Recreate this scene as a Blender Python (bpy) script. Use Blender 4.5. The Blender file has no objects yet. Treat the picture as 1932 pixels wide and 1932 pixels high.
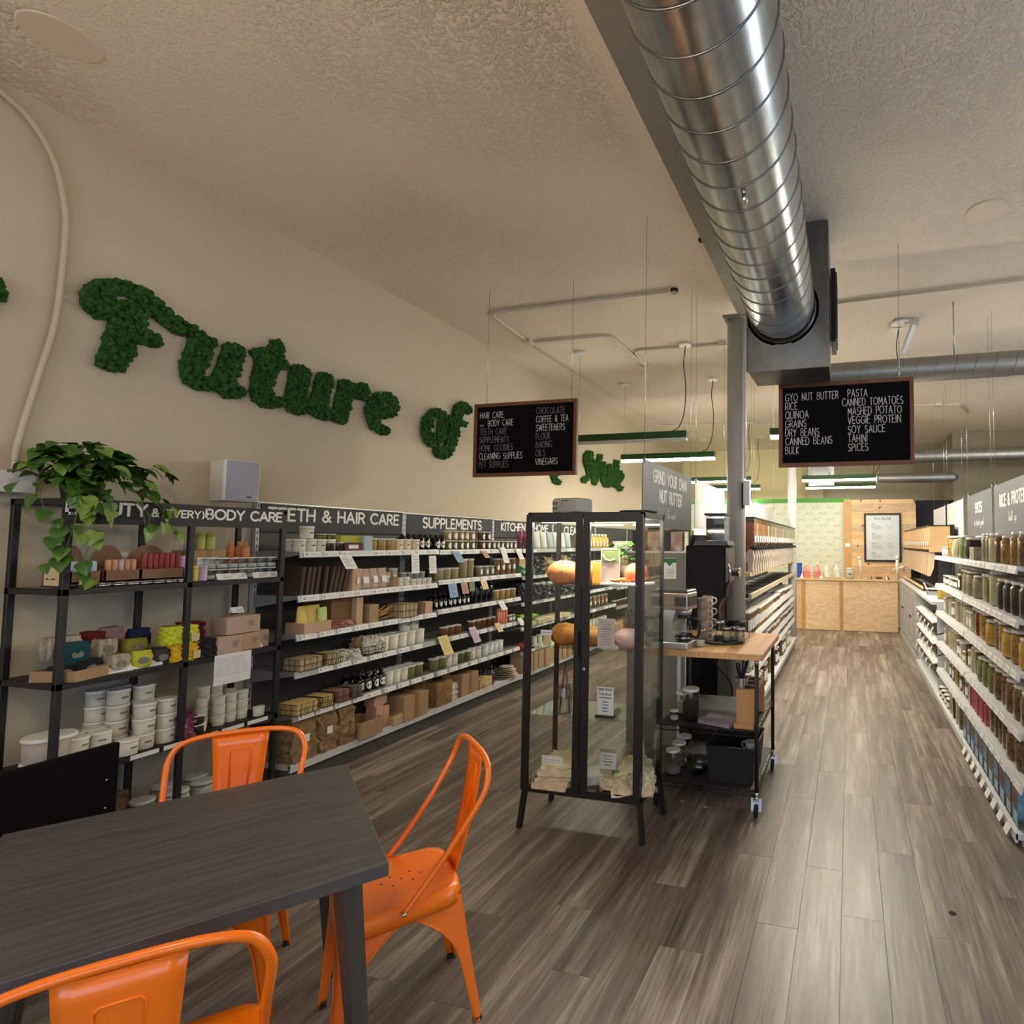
import bpy, math, random
from mathutils import Vector, Matrix
R = random.Random(7)
S = bpy.context.scene
COL = S.collection
PI = math.pi
# ------------------------------------------------------------------ camera, sky, exposure
cd = bpy.data.cameras.new('camera'); cam = bpy.data.objects.new('camera', cd); COL.objects.link(cam)
cd.sensor_fit = 'HORIZONTAL'; cd.sensor_width = 36.0; cd.lens = 1063 / 1932 * 36
cd.shift_x = (966 - 1336) / 1932; cd.clip_start = 0.02; cd.clip_end = 60
cam.matrix_world = (Matrix.Translation((0, 0, 1.6)) @ Matrix.Rotation(math.radians(14.11), 4, 'Z')
                    @ Matrix.Rotation(math.radians(90 + 3.12), 4, 'X') @ Matrix.Rotation(math.radians(0.32), 4, 'Z'))
S.camera = cam
W = bpy.data.worlds.new('evening_sky'); S.world = W; W.use_nodes = True
W.node_tree.nodes['Background'].inputs[0].default_value = (0.55, 0.68, 0.95, 1)
W.node_tree.nodes['Background'].inputs[1].default_value = 1.2
S.view_settings.view_transform = 'Standard'; S.view_settings.look = 'None'
S.view_settings.exposure = 1.95; S.view_settings.gamma = 1; S.view_settings.use_curve_mapping = False
S.cycles.max_bounces = 7; S.cycles.diffuse_bounces = 4; S.cycles.glossy_bounces = 3
S.cycles.transparent_max_bounces = 16; S.cycles.transmission_bounces = 4
S.cycles.use_denoising = True; S.cycles.caustics_reflective = False; S.cycles.caustics_refractive = False
S.cycles.sample_clamp_indirect = 4
LAMP_W = 46.0       # strength of the linear pendants' diffusers
BULB_W = 21.0       # strength of the added warm globe lamps, all out of view
CASE_W = 75.0       # strength of the strip light in the glass cabinet

# ------------------------------------------------------------------ materials
def lin(c):
    return tuple(((v / 255) / 12.92 if v <= 10 else ((v / 255 + .055) / 1.055) ** 2.4) for v in c) + (1,)
MATS = {}
def mat(n, rgb, rough=.55, metal=0, var=0, vs=8, bump=0, bs=40, emit=0, stretch=None, rgb2=None, spec=.5, coat=0):
    if n in MATS: return MATS[n]
    m = bpy.data.materials.new(n); m.use_nodes = True; nt = m.node_tree; b = nt.nodes['Principled BSDF']
    b.inputs['Base Color'].default_value = lin(rgb); b.inputs['Roughness'].default_value = rough
    b.inputs['Metallic'].default_value = metal; b.inputs['Specular IOR Level'].default_value = spec
    if coat: b.inputs['Coat Weight'].default_value = coat; b.inputs['Coat Roughness'].default_value = .12
    if emit:
        b.inputs['Emission Color'].default_value = lin(rgb); b.inputs['Emission Strength'].default_value = emit
    def coords():
        tc = nt.nodes.new('ShaderNodeTexCoord')
        if not stretch: return tc.outputs['Object']
        mp = nt.nodes.new('ShaderNodeMapping'); mp.inputs['Scale'].default_value = stretch
        nt.links.new(tc.outputs['Object'], mp.inputs[0]); return mp.outputs[0]
    if var or rgb2:
        no = nt.nodes.new('ShaderNodeTexNoise'); no.inputs['Scale'].default_value = vs; no.inputs['Detail'].default_value = 4
        nt.links.new(coords(), no.inputs['Vector'])
        mx = nt.nodes.new('ShaderNodeMix'); mx.data_type = 'RGBA'
        a = lin(rgb)
        if rgb2: c1, c2 = a, lin(rgb2)
        else: c1, c2 = tuple(v * (1 - var) for v in a[:3]) + (1,), tuple(min(1, v * (1 + var)) for v in a[:3]) + (1,)
        mx.inputs['A'].default_value = c1; mx.inputs['B'].default_value = c2
        rp = nt.nodes.new('ShaderNodeMapRange'); rp.inputs[1].default_value = .32; rp.inputs[2].default_value = .68
        nt.links.new(no.outputs[0], rp.inputs[0]); nt.links.new(rp.outputs[0], mx.inputs['Factor'])
        nt.links.new(mx.outputs['Result'], b.inputs['Base Color'])
    if bump:
        n2 = nt.nodes.new('ShaderNodeTexNoise'); n2.inputs['Scale'].default_value = bs; n2.inputs['Detail'].default_value = 5
        nt.links.new(coords(), n2.inputs['Vector'])
        bp = nt.nodes.new('ShaderNodeBump'); bp.inputs['Strength'].default_value = bump; bp.inputs['Distance'].default_value = .01
        nt.links.new(n2.outputs[0], bp.inputs['Height']); nt.links.new(bp.outputs[0], b.inputs['Normal'])
    MATS[n] = m; return m
def glass(n, tint=(255, 255, 255), refl=1.0, rough=.02):
    if n in MATS: return MATS[n]
    m = bpy.data.materials.new(n); m.use_nodes = True; nt = m.node_tree; nt.nodes.clear()
    o = nt.nodes.new('ShaderNodeOutputMaterial'); tr = nt.nodes.new('ShaderNodeBsdfTransparent'); gl = nt.nodes.new('ShaderNodeBsdfGlossy')
    tr.inputs[0].default_value = lin(tint); gl.inputs['Roughness'].default_value = rough
    lw = nt.nodes.new('ShaderNodeLayerWeight'); lw.inputs[0].default_value = .5
    fr = nt.nodes.new('ShaderNodeMath'); fr.operation = 'POWER'; fr.inputs[1].default_value = 4.5; nt.links.new(lw.outputs['Facing'], fr.inputs[0])
    mu = nt.nodes.new('ShaderNodeMath'); mu.operation = 'MULTIPLY_ADD'; mu.inputs[1].default_value = .8 * min(refl, 1.2); mu.inputs[2].default_value = .035 * refl; mu.use_clamp = True
    ms = nt.nodes.new('ShaderNodeMixShader')
    nt.links.new(fr.outputs[0], mu.inputs[0]); nt.links.new(mu.outputs[0], ms.inputs[0])
    nt.links.new(tr.outputs[0], ms.inputs[1]); nt.links.new(gl.outputs[0], ms.inputs[2]); nt.links.new(ms.outputs[0], o.inputs[0])
    MATS[n] = m; return m
def wood_grain(n, c1, c2, scale=3, dist=6, stretch=(1, 1, 1), rough=.5, fine=.7, bump=.1):
    """Planed timber: noise-warped wave bands."""
    if n in MATS: return MATS[n]
    m = bpy.data.materials.new(n); m.use_nodes = True; nt = m.node_tree; b = nt.nodes['Principled BSDF']
    tc = nt.nodes.new('ShaderNodeTexCoord'); mp = nt.nodes.new('ShaderNodeMapping'); mp.inputs['Scale'].default_value = stretch
    nt.links.new(tc.outputs['Object'], mp.inputs[0])
    no = nt.nodes.new('ShaderNodeTexNoise'); no.inputs['Scale'].default_value = scale; no.inputs['Detail'].default_value = 2
    nt.links.new(mp.outputs[0], no.inputs['Vector'])
    mu = nt.nodes.new('ShaderNodeMath'); mu.operation = 'MULTIPLY'; mu.inputs[1].default_value = dist
    sn = nt.nodes.new('ShaderNodeMath'); sn.operation = 'PINGPONG'; sn.inputs[1].default_value = .5
    nt.links.new(no.outputs[0], mu.inputs[0]); nt.links.new(mu.outputs[0], sn.inputs[0])
    f2 = nt.nodes.new('ShaderNodeTexNoise'); f2.inputs['Scale'].default_value = scale * 14; f2.inputs['Detail'].default_value = 3
    nt.links.new(mp.outputs[0], f2.inputs['Vector'])
    ad = nt.nodes.new('ShaderNodeMath'); ad.operation = 'ADD'; nt.links.new(sn.outputs[0], ad.inputs[0])
    m3 = nt.nodes.new('ShaderNodeMath'); m3.operation = 'MULTIPLY_ADD'; m3.inputs[1].default_value = fine; m3.inputs[2].default_value = .25 - fine / 2
    nt.links.new(f2.outputs[0], m3.inputs[0]); nt.links.new(m3.outputs[0], ad.inputs[1])
    mx = nt.nodes.new('ShaderNodeMix'); mx.data_type = 'RGBA'; mx.inputs['A'].default_value = lin(c1); mx.inputs['B'].default_value = lin(c2)
    nt.links.new(ad.outputs[0], mx.inputs['Factor']); nt.links.new(mx.outputs['Result'], b.inputs['Base Color'])
    b.inputs['Roughness'].default_value = rough
    if bump:
        bp = nt.nodes.new('ShaderNodeBump'); bp.inputs['Strength'].default_value = bump; bp.inputs['Distance'].default_value = .004
        nt.links.new(ad.outputs[0], bp.inputs['Height']); nt.links.new(bp.outputs[0], b.inputs['Normal'])
    MATS[n] = m; return m

def floor_mat():
    """Grey-brown vinyl plank: streaks along Y, tone varied per plank by its object's random value."""
    m = bpy.data.materials.new('vinyl_plank'); m.use_nodes = True; nt = m.node_tree; b = nt.nodes['Principled BSDF']
    tc = nt.nodes.new('ShaderNodeTexCoord'); gi = nt.nodes.new('ShaderNodeNewGeometry'); oi = nt.nodes.new('ShaderNodeObjectInfo')
    mp = nt.nodes.new('ShaderNodeMapping'); mp.inputs['Scale'].default_value = (1, .055, 1)
    nt.links.new(gi.outputs['Position'], mp.inputs[0])
    vm = nt.nodes.new('ShaderNodeVectorMath'); vm.operation = 'MULTIPLY_ADD'; vm.inputs[1].default_value = (3.1, 7.7, 0)
    cmb = nt.nodes.new('ShaderNodeCombineXYZ'); nt.links.new(oi.outputs['Random'], cmb.inputs[0]); nt.links.new(oi.outputs['Random'], cmb.inputs[1])
    nt.links.new(cmb.outputs[0], vm.inputs[0]); nt.links.new(mp.outputs[0], vm.inputs[2])
    n1 = nt.nodes.new('ShaderNodeTexNoise'); n1.inputs['Scale'].default_value = 14; n1.inputs['Detail'].default_value = 5; n1.inputs['Roughness'].default_value = .6
    n2 = nt.nodes.new('ShaderNodeTexNoise'); n2.inputs['Scale'].default_value = 75; n2.inputs['Detail'].default_value = 4
    nt.links.new(vm.outputs[0], n1.inputs['Vector']); nt.links.new(vm.outputs[0], n2.inputs['Vector'])
    cr = nt.nodes.new('ShaderNodeValToRGB'); e = cr.color_ramp.elements
    e[0].position = .24; e[0].color = lin((66, 59, 54)); e[1].position = .8; e[1].color = lin((170, 159, 147))
    k = e.new(.5); k.color = lin((112, 100, 90))
    a = nt.nodes.new('ShaderNodeMath'); a.operation = 'MULTIPLY_ADD'; a.inputs[1].default_value = .5
    nt.links.new(n2.outputs[0], a.inputs[0])
    c = nt.nodes.new('ShaderNodeMath'); c.operation = 'MULTIPLY_ADD'; c.inputs[1].default_value = .16; c.inputs[2].default_value = -.33
    nt.links.new(oi.outputs['Random'], c.inputs[0]); nt.links.new(c.outputs[0], a.inputs[2])
    d = nt.nodes.new('ShaderNodeMath'); d.operation = 'ADD'; nt.links.new(a.outputs[0], d.inputs[0]); nt.links.new(n1.outputs[0], d.inputs[1])
    nt.links.new(d.outputs[0], cr.inputs[0]); nt.links.new(cr.outputs[0], b.inputs['Base Color'])
    b.inputs['Roughness'].default_value = .36
    mr = nt.nodes.new('ShaderNodeMapRange'); mr.inputs[3].default_value = .26; mr.inputs[4].default_value = .5
    nt.links.new(n2.outputs[0], mr.inputs[0]); nt.links.new(mr.outputs[0], b.inputs['Roughness'])
    bp = nt.nodes.new('ShaderNodeBump'); bp.inputs['Strength'].default_value = .35; bp.inputs['Distance'].default_value = .002
    nt.links.new(n2.outputs[0], bp.inputs['Height']); nt.links.new(bp.outputs[0], b.inputs['Normal'])
    return m
def ceiling_mat():
    m = bpy.data.materials.new('popcorn_ceiling'); m.use_nodes = True; nt = m.node_tree; b = nt.nodes['Principled BSDF']
    gi = nt.nodes.new('ShaderNodeNewGeometry')
    v = nt.nodes.new('ShaderNodeTexNoise'); v.inputs['Scale'].default_value = 48; v.inputs['Detail'].default_value = 3; v.inputs['Roughness'].default_value = .65
    nt.links.new(gi.outputs['Position'], v.inputs['Vector'])
    sx = nt.nodes.new('ShaderNodeSeparateXYZ'); nt.links.new(gi.outputs['Position'], sx.inputs[0])
    # smooth plaster strip beside the beam and along the wall: texture amount 0 there
    big = nt.nodes.new('ShaderNodeTexNoise'); big.inputs['Scale'].default_value = .55; nt.links.new(gi.outputs['Position'], big.inputs['Vector'])
    m1 = nt.nodes.new('ShaderNodeMapRange'); m1.inputs[1].default_value = .12; m1.inputs[2].default_value = .26
    ab = nt.nodes.new('ShaderNodeMath'); ab.operation = 'ADD'; ab.inputs[1].default_value = .93; nt.links.new(sx.outputs[0], ab.inputs[0])
    a2 = nt.nodes.new('ShaderNodeMath'); a2.operation = 'ABSOLUTE'; nt.links.new(ab.outputs[0], a2.inputs[0]); nt.links.new(a2.outputs[0], m1.inputs[0])
    m2 = nt.nodes.new('ShaderNodeMapRange'); m2.inputs[1].default_value = .38; m2.inputs[2].default_value = .62; m2.inputs[3].default_value = .3
    nt.links.new(big.outputs[0], m2.inputs[0])
    mm = nt.nodes.new('ShaderNodeMath'); mm.operation = 'MULTIPLY'; nt.links.new(m1.outputs[0], mm.inputs[0]); nt.links.new(m2.outputs[0], mm.inputs[1])
    h = nt.nodes.new('ShaderNodeMapRange'); h.inputs[1].default_value = .45; h.inputs[2].default_value = .62; nt.links.new(v.outputs[0], h.inputs[0])
    hh = nt.nodes.new('ShaderNodeMath'); hh.operation = 'MULTIPLY'; nt.links.new(h.outputs[0], hh.inputs[0]); nt.links.new(mm.outputs[0], hh.inputs[1])
    bp = nt.nodes.new('ShaderNodeBump'); bp.inputs['Strength'].default_value = 1; bp.inputs['Distance'].default_value = .010
    nt.links.new(hh.outputs[0], bp.inputs['Height']); nt.links.new(bp.outputs[0], b.inputs['Normal'])
    b.inputs['Base Color'].default_value = lin((242, 228, 208)); b.inputs['Roughness'].default_value = .95
    return m

# ------------------------------------------------------------------ mesh building
class MB:
    def __init__(s): s.v = []; s.f = []; s.sm = []
    def add(s, vs, fs, smooth=False, M=None):
        o = len(s.v)
        s.v += [tuple(M @ Vector(v)) if M else tuple(v) for v in vs]
        s.f += [tuple(i + o for i in f) for f in fs]; s.sm += [smooth] * len(fs); return s
    def box(s, x0, x1, y0, y1, z0, z1, M=None):
        return s.add([(x0, y0, z0), (x1, y0, z0), (x1, y1, z0), (x0, y1, z0), (x0, y0, z1), (x1, y0, z1), (x1, y1, z1), (x0, y1, z1)],
                     [(3, 2, 1, 0), (4, 5, 6, 7), (0, 1, 5, 4), (1, 2, 6, 5), (2, 3, 7, 6), (3, 0, 4, 7)], False, M)
    def cbox(s, x0, x1, y0, y1, z0, z1, c=.004, M=None):
        """Box whose vertical and top edges are chamfered."""
        n = []
        for z, i in ((z0, 0), (z1 - c, 0), (z1, c)):
            a, b, d, e = x0 + i, x1 - i, y0 + i, y1 - i
            n += [(a + c, d, z), (b - c, d, z), (b, d + c, z), (b, e - c, z), (b - c, e, z), (a + c, e, z), (a, e - c, z), (a, d + c, z)]
        f = [tuple(range(7, -1, -1)), tuple(range(16, 24))]
        for r in (0, 8):
            for k in range(8): f.append((r + k, r + (k + 1) % 8, r + 8 + (k + 1) % 8, r + 8 + k))
        return s.add(n, f, False, M)
    def lathe(s, prof, n=20, c=(0, 0, 0), M=None, smooth=True, caps=True):
        vs, fs = [], []
        for r, z in prof:
            for k in range(n): a = 2 * PI * k / n; vs.append((c[0] + r * math.cos(a), c[1] + r * math.sin(a), c[2] + z))
        for i in range(len(prof) - 1):
            for k in range(n): k2 = (k + 1) % n; fs.append((i * n + k, i * n + k2, (i + 1) * n + k2, (i + 1) * n + k))
        s.add(vs, fs, smooth, M)
        if caps:
            o = len(s.v) - len(vs)
            s.f += [tuple(o + k for k in range(n - 1, -1, -1)), tuple(o + (len(prof) - 1) * n + k for k in range(n))]; s.sm += [False, False]
        return s
    def tube(s, pts, r, n=8, closed=False, r2=None):
        P = [Vector(p) for p in pts]; m = len(P); vs, fs = [], []; up = None
        for i in range(m):
            if closed: t = (P[(i + 1) % m] - P[i - 1])
            else: t = P[min(i + 1, m - 1)] - P[max(i - 1, 0)]
            t = t.normalized() if t.length > 1e-9 else Vector((0, 0, 1))
            if up is None: up = Vector((0, 0, 1)) if abs(t.z) < .9 else Vector((1, 0, 0))
            a = t.cross(up).normalized() if t.cross(up).length > 1e-6 else t.orthogonal().normalized(); b = a.cross(t).normalized(); up = b
            rr = r if r2 is None else r + (r2 - r) * i / (m - 1)
            for k in range(n): q = 2 * PI * k / n; vs.append(P[i] + a * (rr * math.cos(q)) + b * (rr * math.sin(q)))
        for i in range(m if closed else m - 1):
            j = (i + 1) % m
            for k in range(n): k2 = (k + 1) % n; fs.append((i * n + k, i * n + k2, j * n + k2, j * n + k))
        s.add(vs, fs, True)
        if not closed:
            o = len(s.v) - len(vs); s.f += [tuple(o + k for k in range(n - 1, -1, -1)), tuple(o + (m - 1) * n + k for k in range(n))]; s.sm += [False, False]
        return s
    def bar(s, p, q, w, d, up=(0, 0, 1)):
        """Rectangular bar from p to q, w wide and d deep."""
        p, q = Vector(p), Vector(q); t = (q - p).normalized(); u = Vector(up)
        if abs(t.dot(u)) > .95: u = Vector((0, 1, 0))
        a = t.cross(u).normalized() * w / 2; b = a.cross(t).normalized() * d / 2
        vs = [x + i * a + j * b for x in (p, q) for i, j in ((-1, -1), (1, -1), (1, 1), (-1, 1))]
        return s.add(vs, [(3, 2, 1, 0), (4, 5, 6, 7), (0, 1, 5, 4), (1, 2, 6, 5), (2, 3, 7, 6), (3, 0, 4, 7)])
    def prism(s, poly, t, M=None, smooth=False):
        """Extrude a 2D outline (u, v) by t along w."""
        n = len(poly)
        vs = [(a, b, 0) for a, b in poly] + [(a, b, t) for a, b in poly]
        fs = [tuple(range(n - 1, -1, -1)), tuple(range(n, 2 * n))] + [(k, (k + 1) % n, n + (k + 1) % n, n + k) for k in range(n)]
        return s.add(vs, fs, smooth, M)
    def ribbon(s, pts, w, M=None, z=0):
        """Flat stroke with round joins in the (u, v) plane."""
        n = 8; s.q = getattr(s, 'q', 0)
        for a, b in zip(pts, pts[1:]):
            s.q += 1; z = 1.5e-5 * (s.q % 23)
            dx, dy = b[0] - a[0], b[1] - a[1]; l = math.hypot(dx, dy) or 1; nx, ny = -dy / l * w / 2, dx / l * w / 2
            s.add([(a[0] - nx, a[1] - ny, z), (b[0] - nx, b[1] - ny, z), (b[0] + nx, b[1] + ny, z), (a[0] + nx, a[1] + ny, z)], [(0, 1, 2, 3)], False, M)
        for a in pts:
            s.q += 1; z = 1.5e-5 * (s.q % 23)
            s.add([(a[0] + w / 2 * math.cos(2 * PI * k / n), a[1] + w / 2 * math.sin(2 * PI * k / n), z) for k in range(n)], [tuple(range(n))], False, M)
        return s
    def ball(s, c, r, n=6, m=4, M=None, sc=(1, 1, 1)):
        pr = [(max(1e-4, r * math.sin(PI * i / m)), -r * math.cos(PI * i / m)) for i in range(m + 1)]
        T = Matrix.Translation(c) @ Matrix.Diagonal((*sc, 1))
        return s.lathe(pr, n, M=(M @ T if M else T), caps=False)
    def mesh(s, name='shape'):
        me = bpy.data.meshes.new(name); me.from_pydata(s.v, [], s.f); me.polygons.foreach_set('use_smooth', s.sm); me.update(); return me
def obj(name, mb, m=None, parent=None, loc=None, rot=None, **k):
    me = mb.mesh(name) if isinstance(mb, MB) else mb
    if m and not me.materials: me.materials.append(m)
    o = bpy.data.objects.new(name, me); COL.objects.link(o)
    if parent: o.parent = parent
    if loc: o.location = loc
    if rot: o.rotation_euler = rot
    for a, b in k.items(): o[a] = b
    return o
def thing(name, label, cat, loc=(0, 0, 0), rz=0, group=None):
    o = bpy.data.objects.new(name, None); COL.objects.link(o); o.location = loc; o.rotation_euler = (0, 0, rz)
    o.empty_display_size = .05; o['label'] = label; o['category'] = cat
    if group: o['group'] = group
    return o
def tag(o, label, cat, group=None):
    o['label'] = label; o['category'] = cat
    if group: o['group'] = group
    return o
def copy_tree(o, parent=None):
    c = o.copy(); COL.objects.link(c)
    if parent: c.parent = parent
    for ch in list(o.children): copy_tree(ch, c)
    return c
def bevel(o, w=.003, seg=2):
    b = o.modifiers.new('edge', 'BEVEL'); b.width = w; b.segments = seg; b.limit_method = 'ANGLE'; return o
def frame(o, u, v):
    """Matrix placing the (u, v) drawing plane at origin o."""
    u, v = Vector(u), Vector(v); w = u.cross(v)
    return Matrix(((u.x, v.x, w.x, o[0]), (u.y, v.y, w.y, o[1]), (u.z, v.z, w.z, o[2]), (0, 0, 0, 1)))

# ------------------------------------------------------------------ lettering
def arc(cx, cy, rx, ry, a, b, n=8):
    return [(cx + rx * math.cos(math.radians(a + (b - a) * i / n)), cy + ry * math.sin(math.radians(a + (b - a) * i / n))) for i in range(n + 1)]
def _glyphs():
    g = {}
    g['A'] = (.72, [[(0, 0), (.36, 1), (.72, 0)], [(.14, .33), (.58, .33)]])
    g['B'] = (.56, [[(0, 0), (0, 1), (.25, 1)] + arc(.28, .76, .24, .24, 90, -90) + [(0, .52), (.3, .52)] + arc(.3, .26, .27, .26, 90, -90) + [(0, 0)]])
    g['C'] = (.7, [arc(.42, .5, .42, .5, 48, 312, 14)])
    g['D'] = (.66, [[(0, 0), (0, 1), (.22, 1)] + arc(.22, .5, .46, .5, 90, -90, 12) + [(0, 0)]])
    g['E'] = (.5, [[(.5, 1), (0, 1), (0, 0), (.5, 0)], [(0, .52), (.44, .52)]])
    g['F'] = (.48, [[(.48, 1), (0, 1), (0, 0)], [(0, .52), (.42, .52)]])
    g['G'] = (.76, [arc(.42, .5, .42, .5, 48, 340, 14) + [(.8, .46), (.46, .46)]])
    g['H'] = (.62, [[(0, 0), (0, 1)], [(.62, 0), (.62, 1)], [(0, .5), (.62, .5)]])
    g['I'] = (.06, [[(.03, 0), (.03, 1)]])
    g['J'] = (.4, [[(.4, 1), (.4, .25)] + arc(.2, .22, .2, .22, 0, -160)])
    g['K'] = (.56, [[(0, 0), (0, 1)], [(.52, 1), (.03, .45), (.56, 0)]])
    g['L'] = (.46, [[(0, 1), (0, 0), (.46, 0)]])
    g['M'] = (.8, [[(0, 0), (.06, 1), (.4, .3), (.74, 1), (.8, 0)]])
    g['N'] = (.64, [[(0, 0), (0, 1), (.64, 0), (.64, 1)]])
    g['O'] = (.86, [arc(.43, .5, .43, .5, 90, 450, 18)])
    g['P'] = (.52, [[(0, 0), (0, 1), (.25, 1)] + arc(.26, .73, .27, .27, 90, -90) + [(0, .46)]])
    g['Q'] = (.86, [arc(.43, .5, .43, .5, 90, 450, 18), [(.52, .25), (.84, -.06)]])
    g['R'] = (.56, [[(0, 0), (0, 1), (.25, 1)] + arc(.26, .74, .27, .26, 90, -90) + [(0, .48)], [(.28, .48), (.56, 0)]])
    g['S'] = (.52, [arc(.26, .75, .24, .25, 35, 250, 9) + arc(.26, .25, .26, .26, 80, -145, 9)])
    g['T'] = (.58, [[(0, 1), (.58, 1)], [(.29, 1), (.29, 0)]])
    g['U'] = (.62, [[(0, 1), (0, .3)] + arc(.31, .3, .31, .3, 180, 360) + [(.62, 1)]])
    g['V'] = (.7, [[(0, 1), (.35, 0), (.7, 1)]])
    g['W'] = (1.0, [[(0, 1), (.25, 0), (.5, .85), (.75, 0), (1, 1)]])
    g['X'] = (.62, [[(0, 1), (.62, 0)], [(.62, 1), (0, 0)]])
    g['Y'] = (.64, [[(0, 1), (.32, .48), (.64, 1)], [(.32, .48), (.32, 0)]])
    g['Z'] = (.56, [[(0, 1), (.56, 1), (0, 0), (.56, 0)]])
    g['&'] = (.72, [[(.72, 0), (.2, .62)] + arc(.33, .78, .18, .2, 220, -40, 8) + [(.14, .42)] + arc(.28, .24, .25, .24, 130, 320, 8) + [(.68, .46)]])
    g['('] = (.2, [arc(.35, .45, .35, .68, 130, 230)]); g[')'] = (.2, [arc(-.15, .45, .35, .68, 50, -50)])
    g['+'] = (.4, [[(0, .4), (.4, .4)], [(.2, .2), (.2, .6)]])
    g['1'] = (.25, [[(0, .8), (.22, 1), (.22, 0)]]); g['2'] = (.5, [arc(.25, .74, .25, .26, 160, -20) + [(0, 0), (.5, 0)]])
    g['3'] = (.5, [arc(.24, .76, .22, .24, 150, -90) + arc(.24, .26, .26, .26, 90, -150)]); g['4'] = (.5, [[(.4, 0), (.4, 1), (0, .3), (.52, .3)]])
    # running lower case for the cursive lines
    g['a'] = (.4, [arc(.18, .2, .17, .2, 60, 400, 9) + [(.36, .4), (.36, .08), (.46, .02)]]); g['b'] = (.36, [[(0, 1), (0, .1)] + arc(.16, .2, .17, .2, 200, -150, 8)])
    g['c'] = (.34, [arc(.18, .2, .17, .2, 50, 320)]); g['d'] = (.4, [arc(.18, .2, .17, .2, 60, 400, 9) + [(.36, .95), (.36, .05)]])
    g['e'] = (.36, [[(.02, .2), (.33, .22)] + arc(.18, .22, .16, .2, 0, 300, 8)]); g['f'] = (.3, [[(.3, .95), (.18, 1), (.12, .8), (.12, -.3)], [(0, .42), (.28, .42)]])
    g['g'] = (.4, [arc(.18, .2, .17, .2, 60, 400, 9) + [(.36, .4), (.34, -.3), (.16, -.4), (.04, -.25)]]); g['h'] = (.36, [[(0, 1), (0, 0)], [(0, .2), (.14, .4), (.3, .35), (.32, 0)]])
    g['i'] = (.06, [[(.03, .4), (.03, 0)], [(.03, .6), (.04, .62)]]); g['k'] = (.32, [[(0, 1), (0, 0)], [(.28, .42), (.02, .18), (.3, 0)]])
    g['l'] = (.08, [[(.03, 1), (.03, .05), (.1, 0)]]); g['m'] = (.6, [[(0, .4), (0, 0)], [(0, .25), (.14, .4), (.27, .32), (.28, 0)], [(.28, .25), (.42, .4), (.56, .32), (.58, 0)]])
    g['n'] = (.34, [[(0, .4), (0, 0)], [(0, .25), (.14, .4), (.3, .33), (.32, 0)]]); g['o'] = (.36, [arc(.18, .2, .17, .2, 90, 450, 10)])
    g['p'] = (.36, [[(0, .4), (0, -.4)], arc(.17, .2, .17, .2, 160, -180, 8)]); g['r'] = (.24, [[(0, .4), (0, 0)], [(0, .22), (.1, .38), (.24, .38)]])
    g['s'] = (.28, [[(.27, .36), (.12, .42), (.03, .3), (.25, .14), (.16, 0), (.0, .04)]]); g['t'] = (.24, [[(.1, .75), (.1, .05), (.24, .02)], [(-.04, .42), (.24, .42)]])
    g['u'] = (.36, [[(0, .4), (.02, .08), (.16, 0), (.32, .12), (.34, .4), (.34, 0)]]); g['w'] = (.5, [[(0, .4), (.12, 0), (.25, .35), (.38, 0), (.5, .4)]]); g['y'] = (.34, [[(0, .4), (.17, .05)], [(.34, .4), (.1, -.4)]])
    g['!'] = (.06, [[(.03, 1), (.03, .25)], [(.03, .03), (.03, .0)]]); g["'"] = (.05, [[(.02, 1), (.02, .85)]]); g['.'] = (.05, [[(.02, .01), (.02, 0)]])
    return g
GL = _glyphs()
def text_width(t, h, gap=.2, nar=1): return sum((GL[c][0] * nar if c in GL else .32) * h + gap * h for c in t) - gap * h
def letter(mb, t, M, h, w, x=0, y=0, gap=.2, nar=1, center=False, slant=0, jit=0, maxw=None):
    """Draw text t as strokes h high and w wide, from (x, y) on plane M; returns the end x."""
    if maxw:
        tw = text_width(t, h, gap, nar)
        if tw > maxw: nar *= maxw / tw; gap *= maxw / tw
    if center: x -= text_width(t, h, gap, nar) / 2
    for c in t:
        if c in GL:
            gw, st = GL[c]; dy = R.uniform(-jit, jit) * h; sc = 1 + R.uniform(-jit, jit)
            for p in st: mb.ribbon([(x + (a * nar + b * slant) * h, y + dy + b * h * sc) for a, b in p], w, M)
            x += gw * nar * h + gap * h
        else: x += .32 * h + gap * h
    return x
NUM = 'first second third fourth fifth sixth seventh eighth ninth tenth eleventh twelfth thirteenth fourteenth fifteenth sixteenth seventeenth eighteenth nineteenth twentieth'.split()
for a_, t_ in ((20, 'twenty'), (30, 'thirty'), (40, 'forty'), (50, 'fifty')):
    if a_ > 20: NUM.append({30: 'thirtieth', 40: 'fortieth', 50: 'fiftieth'}[a_])
    NUM += [t_ + '-' + x for x in 'first second third fourth fifth sixth seventh eighth ninth'.split()]
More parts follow.
